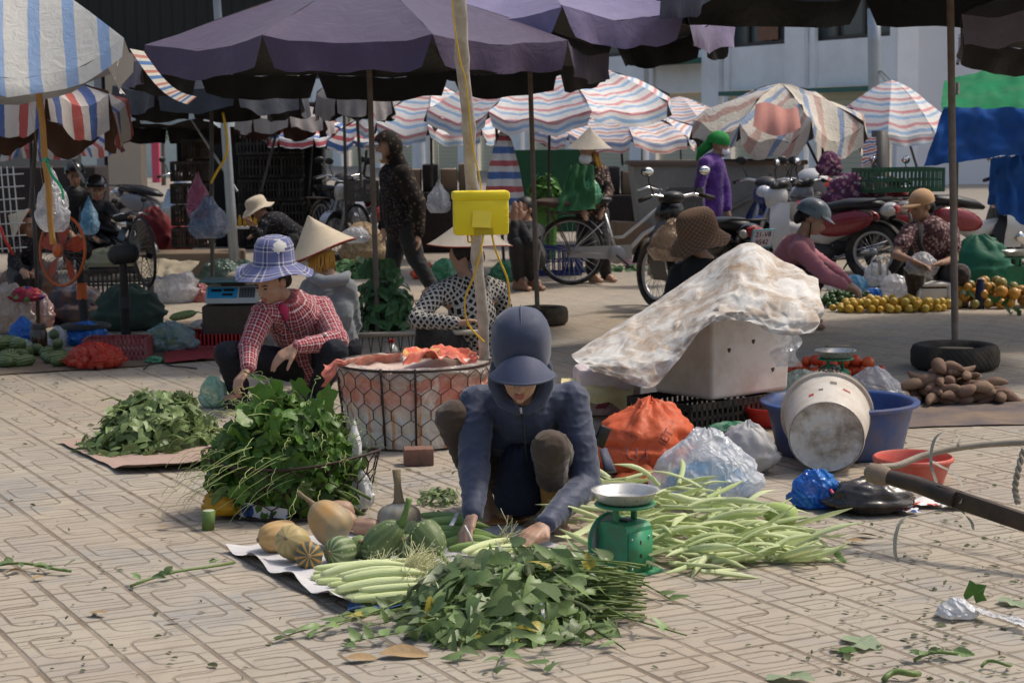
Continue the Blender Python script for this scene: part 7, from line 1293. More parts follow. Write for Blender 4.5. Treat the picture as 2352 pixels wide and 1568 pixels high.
for i, (px, py, w_, h, m_, lb) in enumerate(((1022, 650, 62, 58, bagmat('green_bag', (.04, .30, .14), .75, (.3, .6, .4)), 'green plastic bag left of the lattice shirt'), (1160, 648, 66, 50, bagmat('green_bag', (.04, .3, .14)), 'green plastic bag before the squatting dark clothed woman'), (1182, 640, 34, 56, wkb, 'white printed bag beside the green bag'), (998, 640, 40, 26, lblu, 'small blue bag beside the walking woman'))): bag(lb, px, py, w_, h, m_, 75.+i, .6, .1)
nutm = speckmat('nut_net', (.30, .22, .13), [(.40, .31, .2), (.2, .14, .08)], 30, .9, size=.5); bag('net sack of nuts open at the top behind the orange fringe', 832, 618, 100, 112, nutm, 81., .8, .0, name='nut_sack', cat='sack', crump=.06); bag('clear plastic covering the nut sack', 815, 560, 60, 40, clr, 82., .6, 0, Y=19.3)
c = G(812, 640); t = thing('cabbage_greens', 'row of green cabbages leaves on the ground behind the grey top', 'greens', c); mb = MB(); pile(mb, c+V(.05, .2, 0), (.42, .3, .2), 170, .13, 'lobed', W=.6); part('leaves', mb, grm, t, False)
balls('orange red tomato beside the walking woman feet', 'tomato', 'tomato', 'tomatoes by the walking woman', tomm, .04, heap(G(985, 640), .16, .12, .04, 16, .1))
mb = bag_mb(P(1008, 490, 18.4), (.11, .07, .14), 84., .9, .15); single('plastic_bag', mb, clr, 'clear bag of food hanging behind the bamboo pole', 'bag'); mb = MB(); mb.tube([P(1008, 470, 18.4), P(1006, 330, 18.4)], .004, 4); single('hanging_string', mb, strapm, 'thin string holding the clear food bag behind the bamboo', 'string')
# ---------------------------------------------------------------- vehicles
rub = M('rubber', (.018, .017, .017), .8, .2, 12, .3, 40, dirt=(.12, .1, .08), dirts=8, dirtk=.4); chrome = M('chrome', (.66, .66, .66), .16, .05, metal=1.); alum = M('dull_alloy', (.38, .38, .39), .4, .1, metal=.7); engm = M('engine_metal', (.06, .058, .055), .55, .2, 20, metal=.5); seatm = M('seat_vinyl', (.018, .018, .021), .45, .15, 9, .2, 50)
mirg = M('mirror_glass', (.75, .78, .80), .04, 0, metal=1., bump=0)
def wheel(t, c, R, w_, name='wheel', spokes=22, hub=.05, rimm=None, Rz=None):
    Rz = np.eye(3) if Rz is None else Rz; ty = MB(); ty.tube([c+Rz@V(cos(a)*R, 0, sin(a)*R) for a in np.linspace(0, 2*pi, 41)[:-1]], w_, 9, closed=True); p = part(name, ty, rub, t, local=True)
    mb = MB(); mb.tube([c+Rz@V(cos(a)*(R-w_*1.15), 0, sin(a)*(R-w_*1.15)) for a in np.linspace(0, 2*pi, 41)[:-1]], w_*.45, 7, closed=True)
    for k in range(spokes): a = 2*pi*k/spokes; mb.tube([c+Rz@V(cos(a)*.03, .02*(1 if k % 2 else -1), sin(a)*.03), c+Rz@V(cos(a+.15)*(R-w_), 0, sin(a+.15)*(R-w_))], .0028 if spokes > 8 else .018, 4)
    mb.tube([c-Rz@V(0, hub, 0), c+Rz@V(0, hub, 0)], .035, 10); part('rim', mb, rimm or alum, p, local=True); return p
def motorbike(label, c, rz, body, accent, plate=None, seatc=None, group=None, basket=False):
    """under-bone motorbike, x forward, built about the ground point between its wheels"""
    t = thing('motorbike', label, 'motorbike', c, rz, group=group); A_ = lambda n_, mb, m_, p_=t, **k: part(n_, mb, m_, p_, local=True, **k)
    f, r = V(.61, 0, .28), V(-.61, 0, .28); wheel(t, f, .255, .038); wheel(t, r, .25, .045)
    for s__ in(-1, 1): mb = MB(); mb.tube([f+V(0, s__*.07, 0), V(.5, s__*.07, .60), V(.43, s__*.05, .78)], [.022, .026, .022], 8); A_('fork', mb, alum)
    mb = MB(); mb.grid(lambda u, v: f+V(cos(.25+u*2.2)*.315, (v-.5)*.11, sin(.25+u*2.2)*.315-.0*abs(v-.5)), 14, 4); A_('front_fender', mb, body)
    mb = MB(); mb.ell((.40, 0, .80), (.11, .13, .14), rotm(0, -.35, 0), 16, 10); mb.cap(V(.40, 0, .72), V(.31, 0, .52), .085, .07); A_('front_cowl', mb, body)
    mb = MB(); mb.ell((.46, 0, .83), (.07, .085, .075), rotm(0, -.35, 0), 14, 8, keep=lambda d: d[0] > .1); A_('headlight', mb, M('lamp_glass', (.55, .57, .6), .1, .05, spec=.7))
    for s__ in(-1, 1):
        mb = MB(); mb.grid(lambda u, v: V(.42-.20*u-.06*v, s__*(.10+.13*sin(min(1, v*1.1)*pi*.75)*(1-.25*u)), .76-.50*v), 6, 12); A_('leg_shield', mb, body)
        mb = MB(); mb.ell((-.34, s__*.11, .56), (.30, .055, .115), rotm(0, .22, 0), 16, 10); A_('side_panel', mb, accent)
    mb = MB(); mb.cap(V(.30, 0, .5), V(-.1, 0, .42), .075, .09); mb.cap(V(-.1, 0, .44), V(-.5, 0, .62), .10, .09); A_('frame_cover', mb, body)
    mb = MB(); mb.tube([V(-.72, 0, .74), V(-.6, 0, .755), V(-.35, 0, .745), V(-.1, 0, .70), V(.02, 0, .665)], [.06, .115, .125, .105, .05], 14, flat=.5); A_('seat', mb, seatc or seatm)
    mb = MB(); mb.ell((-.05, 0, .27), (.17, .10, .11), None, 14, 9); mb.cap(V(.1, 0, .3), V(.2, 0, .36), .06, .055); A_('engine', mb, engm)
    mb = MB(); mb.tube([V(.12, -.13, .24), V(-.2, -.15, .2), V(-.35, -.16, .24), V(-.8, -.17, .38)], [.02, .022, .045, .05], 10); A_('exhaust', mb, chrome)
    mb = MB(); mb.tube([V(.30, .33, .93), V(.34, .2, .965), V(.36, 0, .93), V(.34, -.2, .965), V(.30, -.33, .93)], .014, 8); hb2 = A_('handlebar', mb, chrome)
    for s__ in(-1, 1):
        mb = MB(); mb.tube([V(.31, s__*.24, .96), V(.285, s__*.37, .925)], .02, 8); A_('grip', mb, rub, hb2)
        mb = MB(); mb.tube([V(.33, s__*.2, .97), V(.33, s__*.25, 1.08), V(.30, s__*.27, 1.13)], .006, 5); mb.ell((.30, s__*.28, 1.16), (.02, .065, .042), None, 12, 8); m_ = A_('mirror', mb, M('mirror_shell', (.02, .02, .02), .35)); mb = MB(); mb.ell((.288, s__*.28, 1.16), (.013, .056, .035), None, 12, 8); A_('mirror_glass', mb, mirg, m_)
    mb = MB(); mb.ell((.37, 0, .93), (.1, .12, .06), rotm(0, .3, 0), 14, 8); A_('dash', mb, M('dash_shell', (.03, .03, .032), .4))
    mb = MB(); mb.ell((-.76, 0, .70), (.10, .10, .07), rotm(0, .25, 0), 14, 8); A_('tail', mb, body); mb = MB(); mb.ell((-.83, 0, .705), (.045, .085, .05), None, 14, 8, keep=lambda d: d[0] < .1); tl = A_('tail_lamp', mb, M('tail_red', (.42, .02, .02), .2, .05, spec=.6)); 
    for s__ in(-1, 1): mb = MB(); mb.ell((-.80, s__*.085, .69), (.045, .03, .035), None, 10, 6); A_('indicator', mb, M('clear_lens', (.6, .55, .48), .15), tl)
    mb = MB(); mb.tube([V(-.45, .11, .76), V(-.7, .12, .80), V(-.86, .08, .80), V(-.86, -.08, .80), V(-.7, -.12, .80), V(-.45, -.11, .76)], .011, 6); A_('grab_rail', mb, engm)
    mb = MB(); mb.grid(lambda u, v: r+V(cos(pi*.45+u*1.7)*.31, (v-.5)*.12, sin(pi*.45+u*1.7)*.31), 10, 3); A_('rear_fender', mb, engm)
    mb = MB(); mb.tube([V(-.05, .12, .2), V(-.12, .2, .02)], .01, 5); A_('side_stand', mb, engm)
    if plate:
        pc = V(-.93, 0, .66); Rp = rotm(0, radians(-20), 0) @ np.column_stack([V(0, -1, 0), V(0, 0, 1), V(-1, 0, 0)]); mb = MB(); mb.box(pc, (.21, .155, .006), Rp, .004); pl = A_('number_plate', mb, M('plate_blue', (.16, .52, .62), .5), auto=40); mb = MB(); mb.box(pc+Rp@V(0, 0, .0035), (.185, .13, .003), Rp); A_('plate_face', mb, M('plate_white', (.66, .70, .70), .5), pl, smooth=False)
        for tx, dy in zip(plate, (.033, -.032)): A_('plate_text', text_mb(tx, .062, Rp, pc+Rp@V(0, dy, .0065), .0008), M('plate_ink', (.03, .03, .04), .6), pl, smooth=False)
    return t
pbk = M('black_paint', (.016, .016, .018), .22, .1, 6, .03, 20, spec=.6); pgy = M('grey_paint', (.22, .22, .23), .4, .1, 6); prd = M('red_paint', (.20, .012, .02), .22, .08, 6, .02, 20, spec=.6); pwh = M('white_paint', (.5, .49, .48), .25, .06, 6, .02, 20, spec=.5); pbl = M('blue_paint', (.025, .045, .17), .22, .1, 6, .02, spec=.6); psl = M('silver_paint', (.40, .41, .43), .25, .06, 6, .02, metal=.6)
fw_, rw_ = G(1494, 702), G(1712, 735); cm = (fw_+rw_)/2; motorbike('black motorbike with blue edged plate parked behind the patterned bucket hat', cm, atan2(fw_[1]-rw_[1], fw_[0]-rw_[0]), pbk, pbk, ('21-V8', '9542'))
mb = bag_mb(P(1545, 600, 14.95), (.17, .1, .16), 91., .5, .2); single('plastic_bag', mb, bagmat('brown_bag', (.36, .25, .17), .6, (.5, .4, .32)), 'bag of brown goods hanging at the front of the black motorbike', 'bag')
GB = 'motorbikes parked at the right'
motorbike('white and red scooter with a red and silver helmet on its front', G(1870, 640), radians(152), pwh, prd, None, None, GB); motorbike('dark red motorbike at the far right with grey side panel', G(1985, 625), radians(25), prd, pgy, None, None, GB)
motorbike('blue motorbike beside the grey metal bin', G(1775, 615), radians(-110), pbl, psl, None, None, GB); motorbike('red motorbike with white mirror behind the green crate', G(1960, 590), radians(165), prd, pbk, None, None, GB); motorbike('white and red motorbike behind the tan capped seller', G(2250, 625), radians(20), pwh, prd, None, None, GB); motorbike('dark motorbike at the right edge before the blue sheet', G(2345, 612), radians(60), pbk, pgy, None, None, GB)
motorbike('black motorbike ridden by the shiny helmeted man', G(275, 632), radians(-40), pbk, pbk).scale = (.7, .7, .7); motorbike('silver motorbike parked in the gap beside the beige pillar', G(372, 560), radians(-30), psl, pgy); motorbike('dark motorbike parked before the cream shutters', G(775, 575), radians(-70), pbk, pbk); motorbike('white motorbike parked behind the dark umbrella pole', G(838, 590), radians(-120), psl, prd)
mb = MB(); c = P(1868, 420, 19.2); mb.ell(c, (.17, .21, .15), rotm(.2, .3, .6), 22, 14, keep=lambda d: d[2] > -.4); o = single('motorbike_helmet', mb, M('silver_helmet', (.50, .50, .50), .3, .1, spec=.6), 'silver helmet with red flash resting on the white and red scooter', 'helmet'); mb = MB(); mb.ell(c+V(0, 0, .006), (.168, .212, .152), rotm(.2, .3, .6), 22, 14, keep=lambda d: d[2] > .1 and d[0] > -.1+.3*sin(d[1]*7)); part('red_flash', mb, M('red_gloss', (.58, .06, .05), .25), o)
flb = speckmat('purple_floral', (.10, .035, .075), [(.40, .18, .2), (.25, .1, .2), (.35, .3, .3)], 24, .8, size=.5); mb = bag_mb(P(1952, 480, 18.6), (.24, .08, .19), 95., .1, .15); single('floral_seat_cover', mb, flb, 'purple floral bag hanging on the red scooter', 'bag'); mb = bag_mb(P(1905, 405, 18.8), (.12, .08, .13), 96., .1, .15); single('floral_cloth', mb, flb, 'purple floral cloth over the scooter handlebar', 'cloth')
crate('green plastic crate strapped on the motorbike rack behind the tan cap', P(2062, 440, 18.6), .78, .5, .24, radians(12), M('dark_green_plastic', (.03, .11, .06), .5, .15), nx=18, ny=10)
motorbike('dark grey scooter squeezed between the white and red ones', G(1920, 632), radians(140), pgy, pbk, None, None, GB); motorbike('black motorbike end on behind the pink jacket', G(1825, 612), radians(-75), pbk, prd, None, None, GB)
mb = MB(); a = P(620, 480, 24.6); mb.box(a*V(1, 1, 0)+V(0, 0, .95), (1.5, .5, 1.9), None, .05); single('dark_backing_box', mb, blk, 'plain black box added to darken the gaps of the black crates', 'stack', auto=40)  # black box added behind the crates so their gaps read dark
for px, w_, h_, lb in ((1425, 1.1, 1.15, 'dark stall counter piled with goods beyond the bicycle'), (1012, .9, 1.25, 'dark stall counter behind the hanging clear bag')):
    a = P(px, 480, 23)*V(1, 1, 0); t = thing('stall_counter', lb, 'counter', a); mb = MB(); mb.box(a+V(0, 0, h_*.3), (w_, .6, h_*.6), None, .02); part('counter_body', mb, M('dark_goods', (.025, .018, .018), .7, .4, 4), t, auto=40)
    for k in range(4): mb = MB(); mb.box(a+V((k-1.5)*w_*.25, 0, h_*.6+.002+.14+.03*(k % 2)), (w_*.22, .4, .28+.06*(k % 2)), None, .015); part('goods_box', mb, M(('brown_card', 'dark_goods', 'stall_brown')[k % 3], (.2, .14, .09)), t, auto=40)
# grey metal bin
binm = M('dull_bin_metal', (.33, .335, .33), .55, .12, 3, .1, 12, metal=.2, dirt=(.2, .2, .2), dirts=4, dirtk=.4); a = P(1640, 550, 21.5); t = thing('metal_bin', 'large grey metal rubbish bin behind the purple shirt', 'bin', a*V(1, 1, 0)); c = a*V(1, 1, 0)
mb = MB(); mb.add([c+V(-.85, -.4, 0), c+V(.85, -.4, 0), c+V(.85, .5, 0), c+V(-.85, .5, 0), c+V(-.98, -.5, 1.1), c+V(.98, -.5, 1.1), c+V(.98, .6, 1.1), c+V(-.98, .6, 1.1)], [(3, 2, 1, 0), (0, 1, 5, 4), (1, 2, 6, 5), (2, 3, 7, 6), (3, 0, 4, 7)]); part('bin_body', mb, binm, t, False); mb = MB(); mb.tube([c+V(-1, -.52, 1.1), c+V(1, -.52, 1.1), c+V(1, .62, 1.1), c+V(-1, .62, 1.1)], .03, 6, closed=True); part('rim', mb, M('rusty_rim', (.2, .15, .12), .7), t)
mb = MB(); mb.tube([P(1680, 480, 21), P(1770, 430, 20.9), P(1772, 400, 20.9)], .03, 8); part('push_bar', mb, binm, t)
# bicycle
def bicycle(label, rear, front, frame_m, group=None, R=.315, basket=True):
    c = (rear+front)/2; d = front-rear; k = np.linalg.norm(d)/1.06; t = thing('bicycle', label, 'bicycle', c, atan2(d[1], d[0]), group=group); A_ = lambda n_, mb, m_, p_=t, **kw: part(n_, mb, m_, p_, local=True, **kw); r, f = V(-.53*k, 0, R+.02), V(.53*k, 0, R+.02)
    for w_ in (r, f): wheel(t, w_, R, .019, spokes=28)
    bb = V(-.08, 0, .30); st_ = V(-.20, 0, .70); hd = V(.36, 0, .78); hb_ = V(.40, 0, .62)
    mb = MB(); mb.tube([bb, st_], .016, 8); mb.tube([hb_, V(.18, 0, .50), V(.05, 0, .36), bb], .019, 8); mb.tube([hd, V(.14, 0, .60), V(-.02, 0, .47), V(-.14, 0, .46)], .015, 8); mb.tube([hb_, hd, V(.335, 0, .88)], .018, 8)
    for s__ in(-1, 1): mb.tube([r+V(0, s__*.05, 0), bb+V(0, s__*.03, 0)], .01, 6); mb.tube([r+V(0, s__*.05, 0), st_-V(0, 0, .08)], .008, 6)
    A_('frame', mb, frame_m); mb = MB()
    for s__ in(-1, 1): mb.tube([hb_+V(.01, s__*.03, -.02), V(.45, s__*.05, .5), f+V(0, s__*.05, 0)], .011, 6)
    A_('fork', mb, frame_m); mb = MB(); mb.tube([V(.14, .28, .93), V(.24, .25, .96), V(.35, .1, .92), V(.335, 0, .89), V(.35, -.1, .92), V(.24, -.25, .96), V(.14, -.28, .93)], .011, 7); A_('handlebar', mb, chrome)
    mb = MB(); mb.tube([st_, st_+V(-.03, 0, .1)], .013, 7); mb.ell(st_+V(-.05, 0, .13), (.13, .085, .04), None, 14, 8); A_('saddle', mb, seatm)
    mb = MB(); mb.grid(lambda u, v: V(-.55+.62*u, -.045+.0*v, .335-.01)+V(0, 0, (v-.5)*(.10+.05*u)), 8, 3); mb.lathe([(.001, .012), (.085, .010), (.09, 0)], 20, bb+V(0, -.05, 0), rotm(pi/2, 0, 0)); A_('chain_case', mb, M('dull_case', (.34, .33, .33), .45, .1, metal=.3)); mb = MB(); mb.tube([bb+V(0, -.08, 0), bb+V(.12, -.085, -.10)], .01, 6); mb.box(bb+V(.13, -.12, -.11), (.08, .07, .02)); A_('pedal', mb, engm)
    mb = MB(); mb.grid(lambda u, v: r+V(cos(.5+u*2.6)*(R+.035), (v-.5)*.05, sin(.5+u*2.6)*(R+.035)), 20, 2); A_('rear_fender', mb, frame_m)
    mb = MB(); mb.box((-.55, 0, .71), (.44, .15, .015)); mb.tube([V(-.72, .06, .7), r+V(0, .06, 0)], .006, 5); mb.tube([V(-.72, -.06, .7), r+V(0, -.06, 0)], .006, 5); A_('carrier', mb, M('brown_board', (.13, .09, .065), .8), smooth=False)
    if basket: mb = crate_mb(.34, .28, .24, .006, 12, 10); mb.v = [(x+.58, y, z+.70) for x, y, z in mb.v]; A_('front_basket', mb, M('dark_wire', (.1, .1, .1), .5), smooth=False)
    return t
ra = G(1312, 655); bicycle('silver ladies bicycle with loaded carrier standing in the middle', ra, ra+nrm(V(.86, -.12, 0))*1.06, M('silver_frame', (.50, .50, .50), .3, .08, metal=.5)); mb = MB(); mb.ell(ra+V(-.02, .0, .80), (.36, .22, .055), rotm(0, .05, .1), 18, 8, fn=lambda p, d: p*(1+.12*nz(d, 4))); single('carrier_sack', mb, M('dark_brown_sack', (.10, .07, .05), .85, .25, 9, .5, 30), 'flat dark brown sack on the bicycle carrier', 'sack')
bicycle('bicycle with a wire pannier parked before the cream shutters', G(742, 588), G(742, 588)+V(.5, -.8, 0), alum)
crt_b = M('blue_crate_plastic', (.03, .05, .20), .5, .15); crate('blue plastic crate standing behind the bicycle rear wheel', G(1280, 636)+V(0, .3, 0), .48, .32, .30, .1, crt_b, nx=8, ny=5); crate('second blue plastic crate half behind the bicycle wheel', G(1340, 628)+V(0, .3, 0), .42, .32, .26, -.05, crt_b, nx=8, ny=5)
brc = M('brown_card', (.33, .20, .11), .85, .15, 5, .3, 20); mb = MB(); mb.box(G(1450, 600)+V(0, .2, .22), (.42, .3, .44), rotm(0, .06, .2), .01); single('cardboard_box', mb, brc, 'brown cardboard box behind the bicycle chain case', 'box', auto=40); bag('brown paper sack leaning on the cardboard box', 1478, 590, 80, 90, brc, 98., .6, .1, name='paper_sack', cat='sack'); bag('pink and white vegetable bag on the ground past the bicycle', 1462, 612, 60, 26, bagmat('pinkish_bag', (.6, .35, .42), .8, (.75, .65, .68)), 99., .6, 0)
c = G(1255, 600)+V(0, .4, .38); t = thing('leafy_plants', 'bright green leafy bundle standing behind the carrier of the bicycle', 'greens', c*V(1, 1, 0)); mb = MB(); pile(mb, c+V(0, 0, .22), (.24, .24, .40), 300, .13, 'oval', W=.5, droop=.5); mb.tube([c*V(1, 1, 0), c+V(0, 0, .3)], [.12, .15], 8); part('leaves', mb, leafmat('bright_leaf', (.07, .19, .03), (.16, .3, .09)), t, False)
bag('bright green plastic bag before the green net', 1358, 470, 46, 60, bagmat('green_bag', (.04, .3, .14)), 101., .6, .1, Y=17.6)
c = G(1400, 622); mb = MB(); pile(mb, c, (.5, .2, .05), 90, .1, 'oval', low=.1); single('scattered_greens', mb, grm, 'trimmed green leaves scattered on the ground past the bicycle', 'greens', kind='stuff')
mb = MB(); a = P(1300, 390, 27); mb.box(a*V(1, 1, 0)+V(-.3, 0, .6), (1.5, .1, 1.2)); single('green_screen', mb, M('dark_green_net', (.015, .07, .03), .8, .3, 3), 'dark green netting screen behind the middle umbrellas', 'screen', smooth=False)
# ---------------------------------------------------------------- the left stalls
zl = lambda x, y: (x*.293, 402+y*.293)
def fan(label, ring, base, Y, R, yaw, col, blade, postm, hgt, tiltx=0.):
    rc = P(*ring, Y); bs = P(*base, Y+.05); bs[2] = max(.0, bs[2]); t = thing('pedestal_fan', label, 'fan', bs); n = nrm(V(sin(yaw), -cos(yaw), .08)); a, b, _ = frame(n); Rm = np.column_stack([a, b, n]); q_ = lambda r, an, z: rc+Rm@V(r*cos(an), r*sin(an), z)
    mb = MB(); mb.tube([q_(R, x, 0) for x in np.linspace(0, 2*pi, 49)[:-1]], .011, 7, closed=True); rg = part('guard_ring', mb, col, t)
    mb = MB()
    for k in range(30):
        an = 2*pi*k/30
        for sg, dz in ((1, .05), (-1, .07)): mb.tube([q_(.045, an, sg*dz), q_(R*.6, an+.12, sg*dz*.85), q_(R, an+.2, 0)], .0019, 3, cap=False)
    for rr2 in (.5, .75): mb.tube([q_(R*rr2, x, .045) for x in np.linspace(0, 2*pi, 33)[:-1]], .0014, 3, closed=True)
    part('wire_guard', mb, M('fan_wire', (.2, .185, .175), .4, metal=.5), rg)
    for k in range(5):
        a0 = 2*pi*k/5+.3; mb = MB(); mb.grid(lambda u, v: q_(.03+(R*.8)*v, a0+(u-.5)*(.75-.1*v)*(.6+.4*sin(v*pi)), .03*(u-.5)), 6, 6); part('blade', mb, blade, t)
    mb = MB(); mb.lathe([(.001, .06), (.045, .055), (.055, .045), (.055, .03)], 20, rc, Rm); part('hub_cap', mb, col, t)
    mb = MB(); mb.tube([rc-n*.05, rc-n*.09, rc-n*.22, rc-n*.25], [.05, .07, .066, .03], 14); mh = part('motor_housing', mb, M('fan_black', (.02, .02, .021), .35, .1, 6), t, auto=40)
    top = rc-n*.15-V(0, 0, .05); mb = MB(); mb.tube([bs+V(0, 0, .01), bs+(top-bs)*.5, top], [.035, .032, .026], 10); part('post', mb, postm, t, auto=40); mb = MB(); c_ = bs+(top-bs)*.52; mb.tube([c_-V(0, 0, .06), c_+V(0, 0, .06)], [.042, .034], 10); part('height_collar', mb, col, t, auto=40); mb = MB(); mb.lathe([(.19, 0), (.19, .015), (.16, .03), (.03, .045)], 28, bs); part('foot', mb, M('fan_black', (.02, .02, .021)), t); return t
orp = M('orange_fan_plastic', (.52, .10, .015), .35, .08, 6, .03); orb = M('orange_blade', (.50, .06, .015), .3, .05, 6, 0, transl=.3); blb_ = M('dark_blade', (.10, .075, .055), .25, .1, 6, 0, transl=.2); fbk = M('fan_black', (.02, .02, .021))
fan('orange pedestal fan with red blades at the left stall', (143, 575), (195, 752), 13.3, .255, radians(-38), orp, orb, fbk, 1.)
fan('black pedestal fan turned away behind the red crate', (330, 578), (290, 782), 12.7, .24, radians(119), fbk, blb_, fbk, 1.)
mb = MB(); mb.box(P(180, 572, 13.5), (.06, .01, .08), rotm(0, 0, .2)); single('fan_label', mb, M('green_label', (.12, .45, .12), .5), 'green sticker on the orange fan motor', 'label', smooth=False)
crate('dusty red plastic crate on the ground at the left', G(262, 830)+V(0, .14, 0), .42, .28, .15, .03, M('dusty_red_plastic', (.30, .055, .06), .55, .15, 6, dirt=(.35, .2, .18), dirts=7, dirtk=.4), nx=14, ny=9, th=.008)
# onions in a red net bag
c = G(208, 852)+V(0, .15, 0); onm = fruitmat('red_onion', (.30, .05, .035), (.38, .10, .07)); balls('red skinned onion inside the bright red net bag', 'red_onion', 'onion', 'onions in the red net bag', onm, .029, heap(c, .17, .12, .029, 62, .11)); mb = bag_mb(c, (.185, .135, .088), 111.2, .1, .08); single('net_bag', mb, bagmat('red_net', (.66, .03, .015), .32, (.75, .08, .03), .4), 'bright red net bag of onions on the ground', 'bag')
t = thing('pickle_jar', 'tall brown jar with a dark lid among the striped squashes', 'jar', G(91, 812)); c = G(91, 812); mb = MB(); mb.lathe([(.001, 0), (.056, .003), (.058, .02), (.058, .15), (.05, .172), (.05, .178)], 24, c); part('jar_body', mb, M('brown_glass', (.035, .018, .012), .12, .1, 5, 0, spec=.6), t); mb = MB(); mb.lathe([(.054, .176), (.054, .205), (.05, .21), (.001, .21)], 24, c); part('lid', mb, M('dark_lid', (.05, .04, .035), .35, .1, metal=.3), t, auto=40)
# striped squashes on the left edge
s0 = None; stq = pumpmat('zucchini_striped', (.03, .06, .018), (.05, .085, .025), (.20, .25, .10), 12, None, .9)
for k in range(26):
    px, py = U(-25, 148), U(800, 846); p = G(px, py); p[2] = .042+(.06 if (k % 3 == 0 and py < 830) else 0); r_ = (U(-.2, .2)+pi/2*random.choice((0, 1)), pi/2+U(-.5, .5), U(0, 6))
    if s0 is None: mb = squash_mb(.16, .042, ROUND, 10, .05, 24); mb.v = [(x, y, z-.08) for x, y, z in mb.v]; s0 = part('striped_squash', mb, stq, None); s0['label'] = 'small striped green squash in the heap at the left edge'; s0['category'] = 'squash'; s0['group'] = 'striped squashes at the left edge'; s0.location = p; s0.rotation_euler = r_
    else: dup(s0, p, r_, U(.75, 1.15))
for i, (x, y, w_, h, m_, kn, lb) in enumerate(((660, 1345, 330, 200, bblue, .3, 'bright blue plastic bag behind the onion net'), (1320, 1395, 390, 250, bagmat('teal_clear_bag', (.22, .42, .46), .45, (.5, .65, .7), .15), .2, 'clear bluish bag of yellow vegetables beside the red crate'), (170, 1300, 210, 200, bblue, .6, 'knotted dark blue bag behind the brown jar'), (130, 1420, 220, 150, clg, .1, 'clear bag of squashes at the left edge'), (440, 1350, 180, 170, clr, .4, 'clear bag with leaves right of the brown jar'), (60, 1250, 330, 420, bagmat('beige_bag', (.55, .44, .37), .8, (.66, .57, .5)), .1, 'big beige plastic sack at the far left edge'), (300, 1200, 220, 300, bagmat('pink_white_bag', (.55, .3, .29), .85, (.66, .6, .6)), .2, 'pink and white bag behind the beige sack'), (1330, 1010, 430, 300, clr, .1, 'large clear carrier bag behind the black fan'), (1560, 1000, 170, 160, bagmat('red_clear_bag', (.5, .08, .08), .6, (.6, .3, .3)), .2, 'reddish clear bag beside the digital scale'), (1680, 1210, 400, 80, clr, 0, 'clear plastic crumpled in the red tray'))):
    px, py = zl(x, y); bag(lb, px, py, w_*.293, h*.293, m_, 120.+i*1.7, .6, kn, crump=.2)
balls('yellow vegetable inside the clear bluish bag', 'yellow_vegetable', 'vegetable', 'yellow vegetables in the clear bag', fruitmat('yellow_veg', (.42, .30, .03), (.36, .34, .06)), .05, heap(G(386, 808)+V(0, .12, 0), .15, .09, .05, 12, .1)); squash('long light green gourd poking out of the clear bluish bag', 420, 724, 20, 3.4, V(.95, -.1, .2), p_lg, ROUND, 0, V(1, 0, -.3), gstem, Y=12.6, name='green_gourd', stl=.03)
redtr = M('red_tray_plastic', (.48, .03, .035), .45, .1); t_ = crate('red perforated plastic tray behind the plaid woman', G(492, 795)+V(0, .2, 0), .46, .36, .085, 0, redtr, name='plastic_tray', nx=16, ny=10)
# digital scale on a box
c = P(532, 695, 13.2); mb = MB(); mb.box(c*V(1, 1, 0)+V(0, .12, c[2]/2-.01), (.42, .34, c[2]-.02), None, .01); single('wooden_crate', mb, M('dark_wood', (.09, .06, .045), .8, .25, 9), 'dark wooden crate carrying the digital scale', 'crate', auto=40)
t = thing('digital_scale', 'white digital scale with bright blue display panel and steel plate', 'scale', c); mb = MB(); mb.add([c+V(x*.185, y, z) for x in(-1, 1) for y, z in ((-.05, .0), (-.05, .03), (.03, .115), (.22, .115), (.22, 0))], [(0, 1, 2, 3, 4), (9, 8, 7, 6, 5), (0, 5, 6, 1), (1, 6, 7, 2), (2, 7, 8, 3), (3, 8, 9, 4), (4, 9, 5, 0)]); part('scale_body', mb, M('offwhite_plastic', (.55, .56, .55), .45), t, False)
nn = nrm(np.cross(V(1, 0, 0), V(0, .08, .085))); 
def onp(x0, x1, v0, v1, off, mat, nm, par=None): a_ = lambda x, v: c+V(x, -.05+.08*v, .03+.085*v)+nn*off; mb = MB(); mb.prism([a_(x0, v0), a_(x1, v0), a_(x1, v1), a_(x0, v1)], nn, .002); return part(nm, mb, mat, par or t, False)
pn = onp(-.172, .045, .08, .92, .001, M('cyan_panel', (.03, .33, .60), .4), 'display_panel'); dkd = M('lcd_dark', (.035, .025, .03), .2); kp = onp(.06, .172, .12, .9, .001, M('keypad_dark', (.05, .05, .055), .5), 'keypad')
for x0, v0 in ((-.145, .58), (-.055, .6), (-.062, .25)): onp(x0, x0+.075, v0, v0+.18, .0035, dkd, 'display_window', pn)
for i in range(4):
    for j in range(5): onp(.066+j*.021, .066+j*.021+.014, .18+i*.18, .18+i*.18+.1, .0035, M('key_grey', (.2, .2, .2), .5), 'key', kp)
mb = MB(); mb.box(c+V(0, .08, .16), (.44, .34, .016), None, .005); part('weighing_plate', mb, M('teal_steel', (.14, .26, .28), .3, .1, metal=.5), t, auto=40); mb = MB(); mb.box(c+V(0, .1, .135), (.16, .14, .035)); part('plate_support', mb, engm, t, False)
bag('black plastic bag below the digital scale', 490, 748, 72, 62, bblk, 141., .6, .2, Y=12.7) if False else None
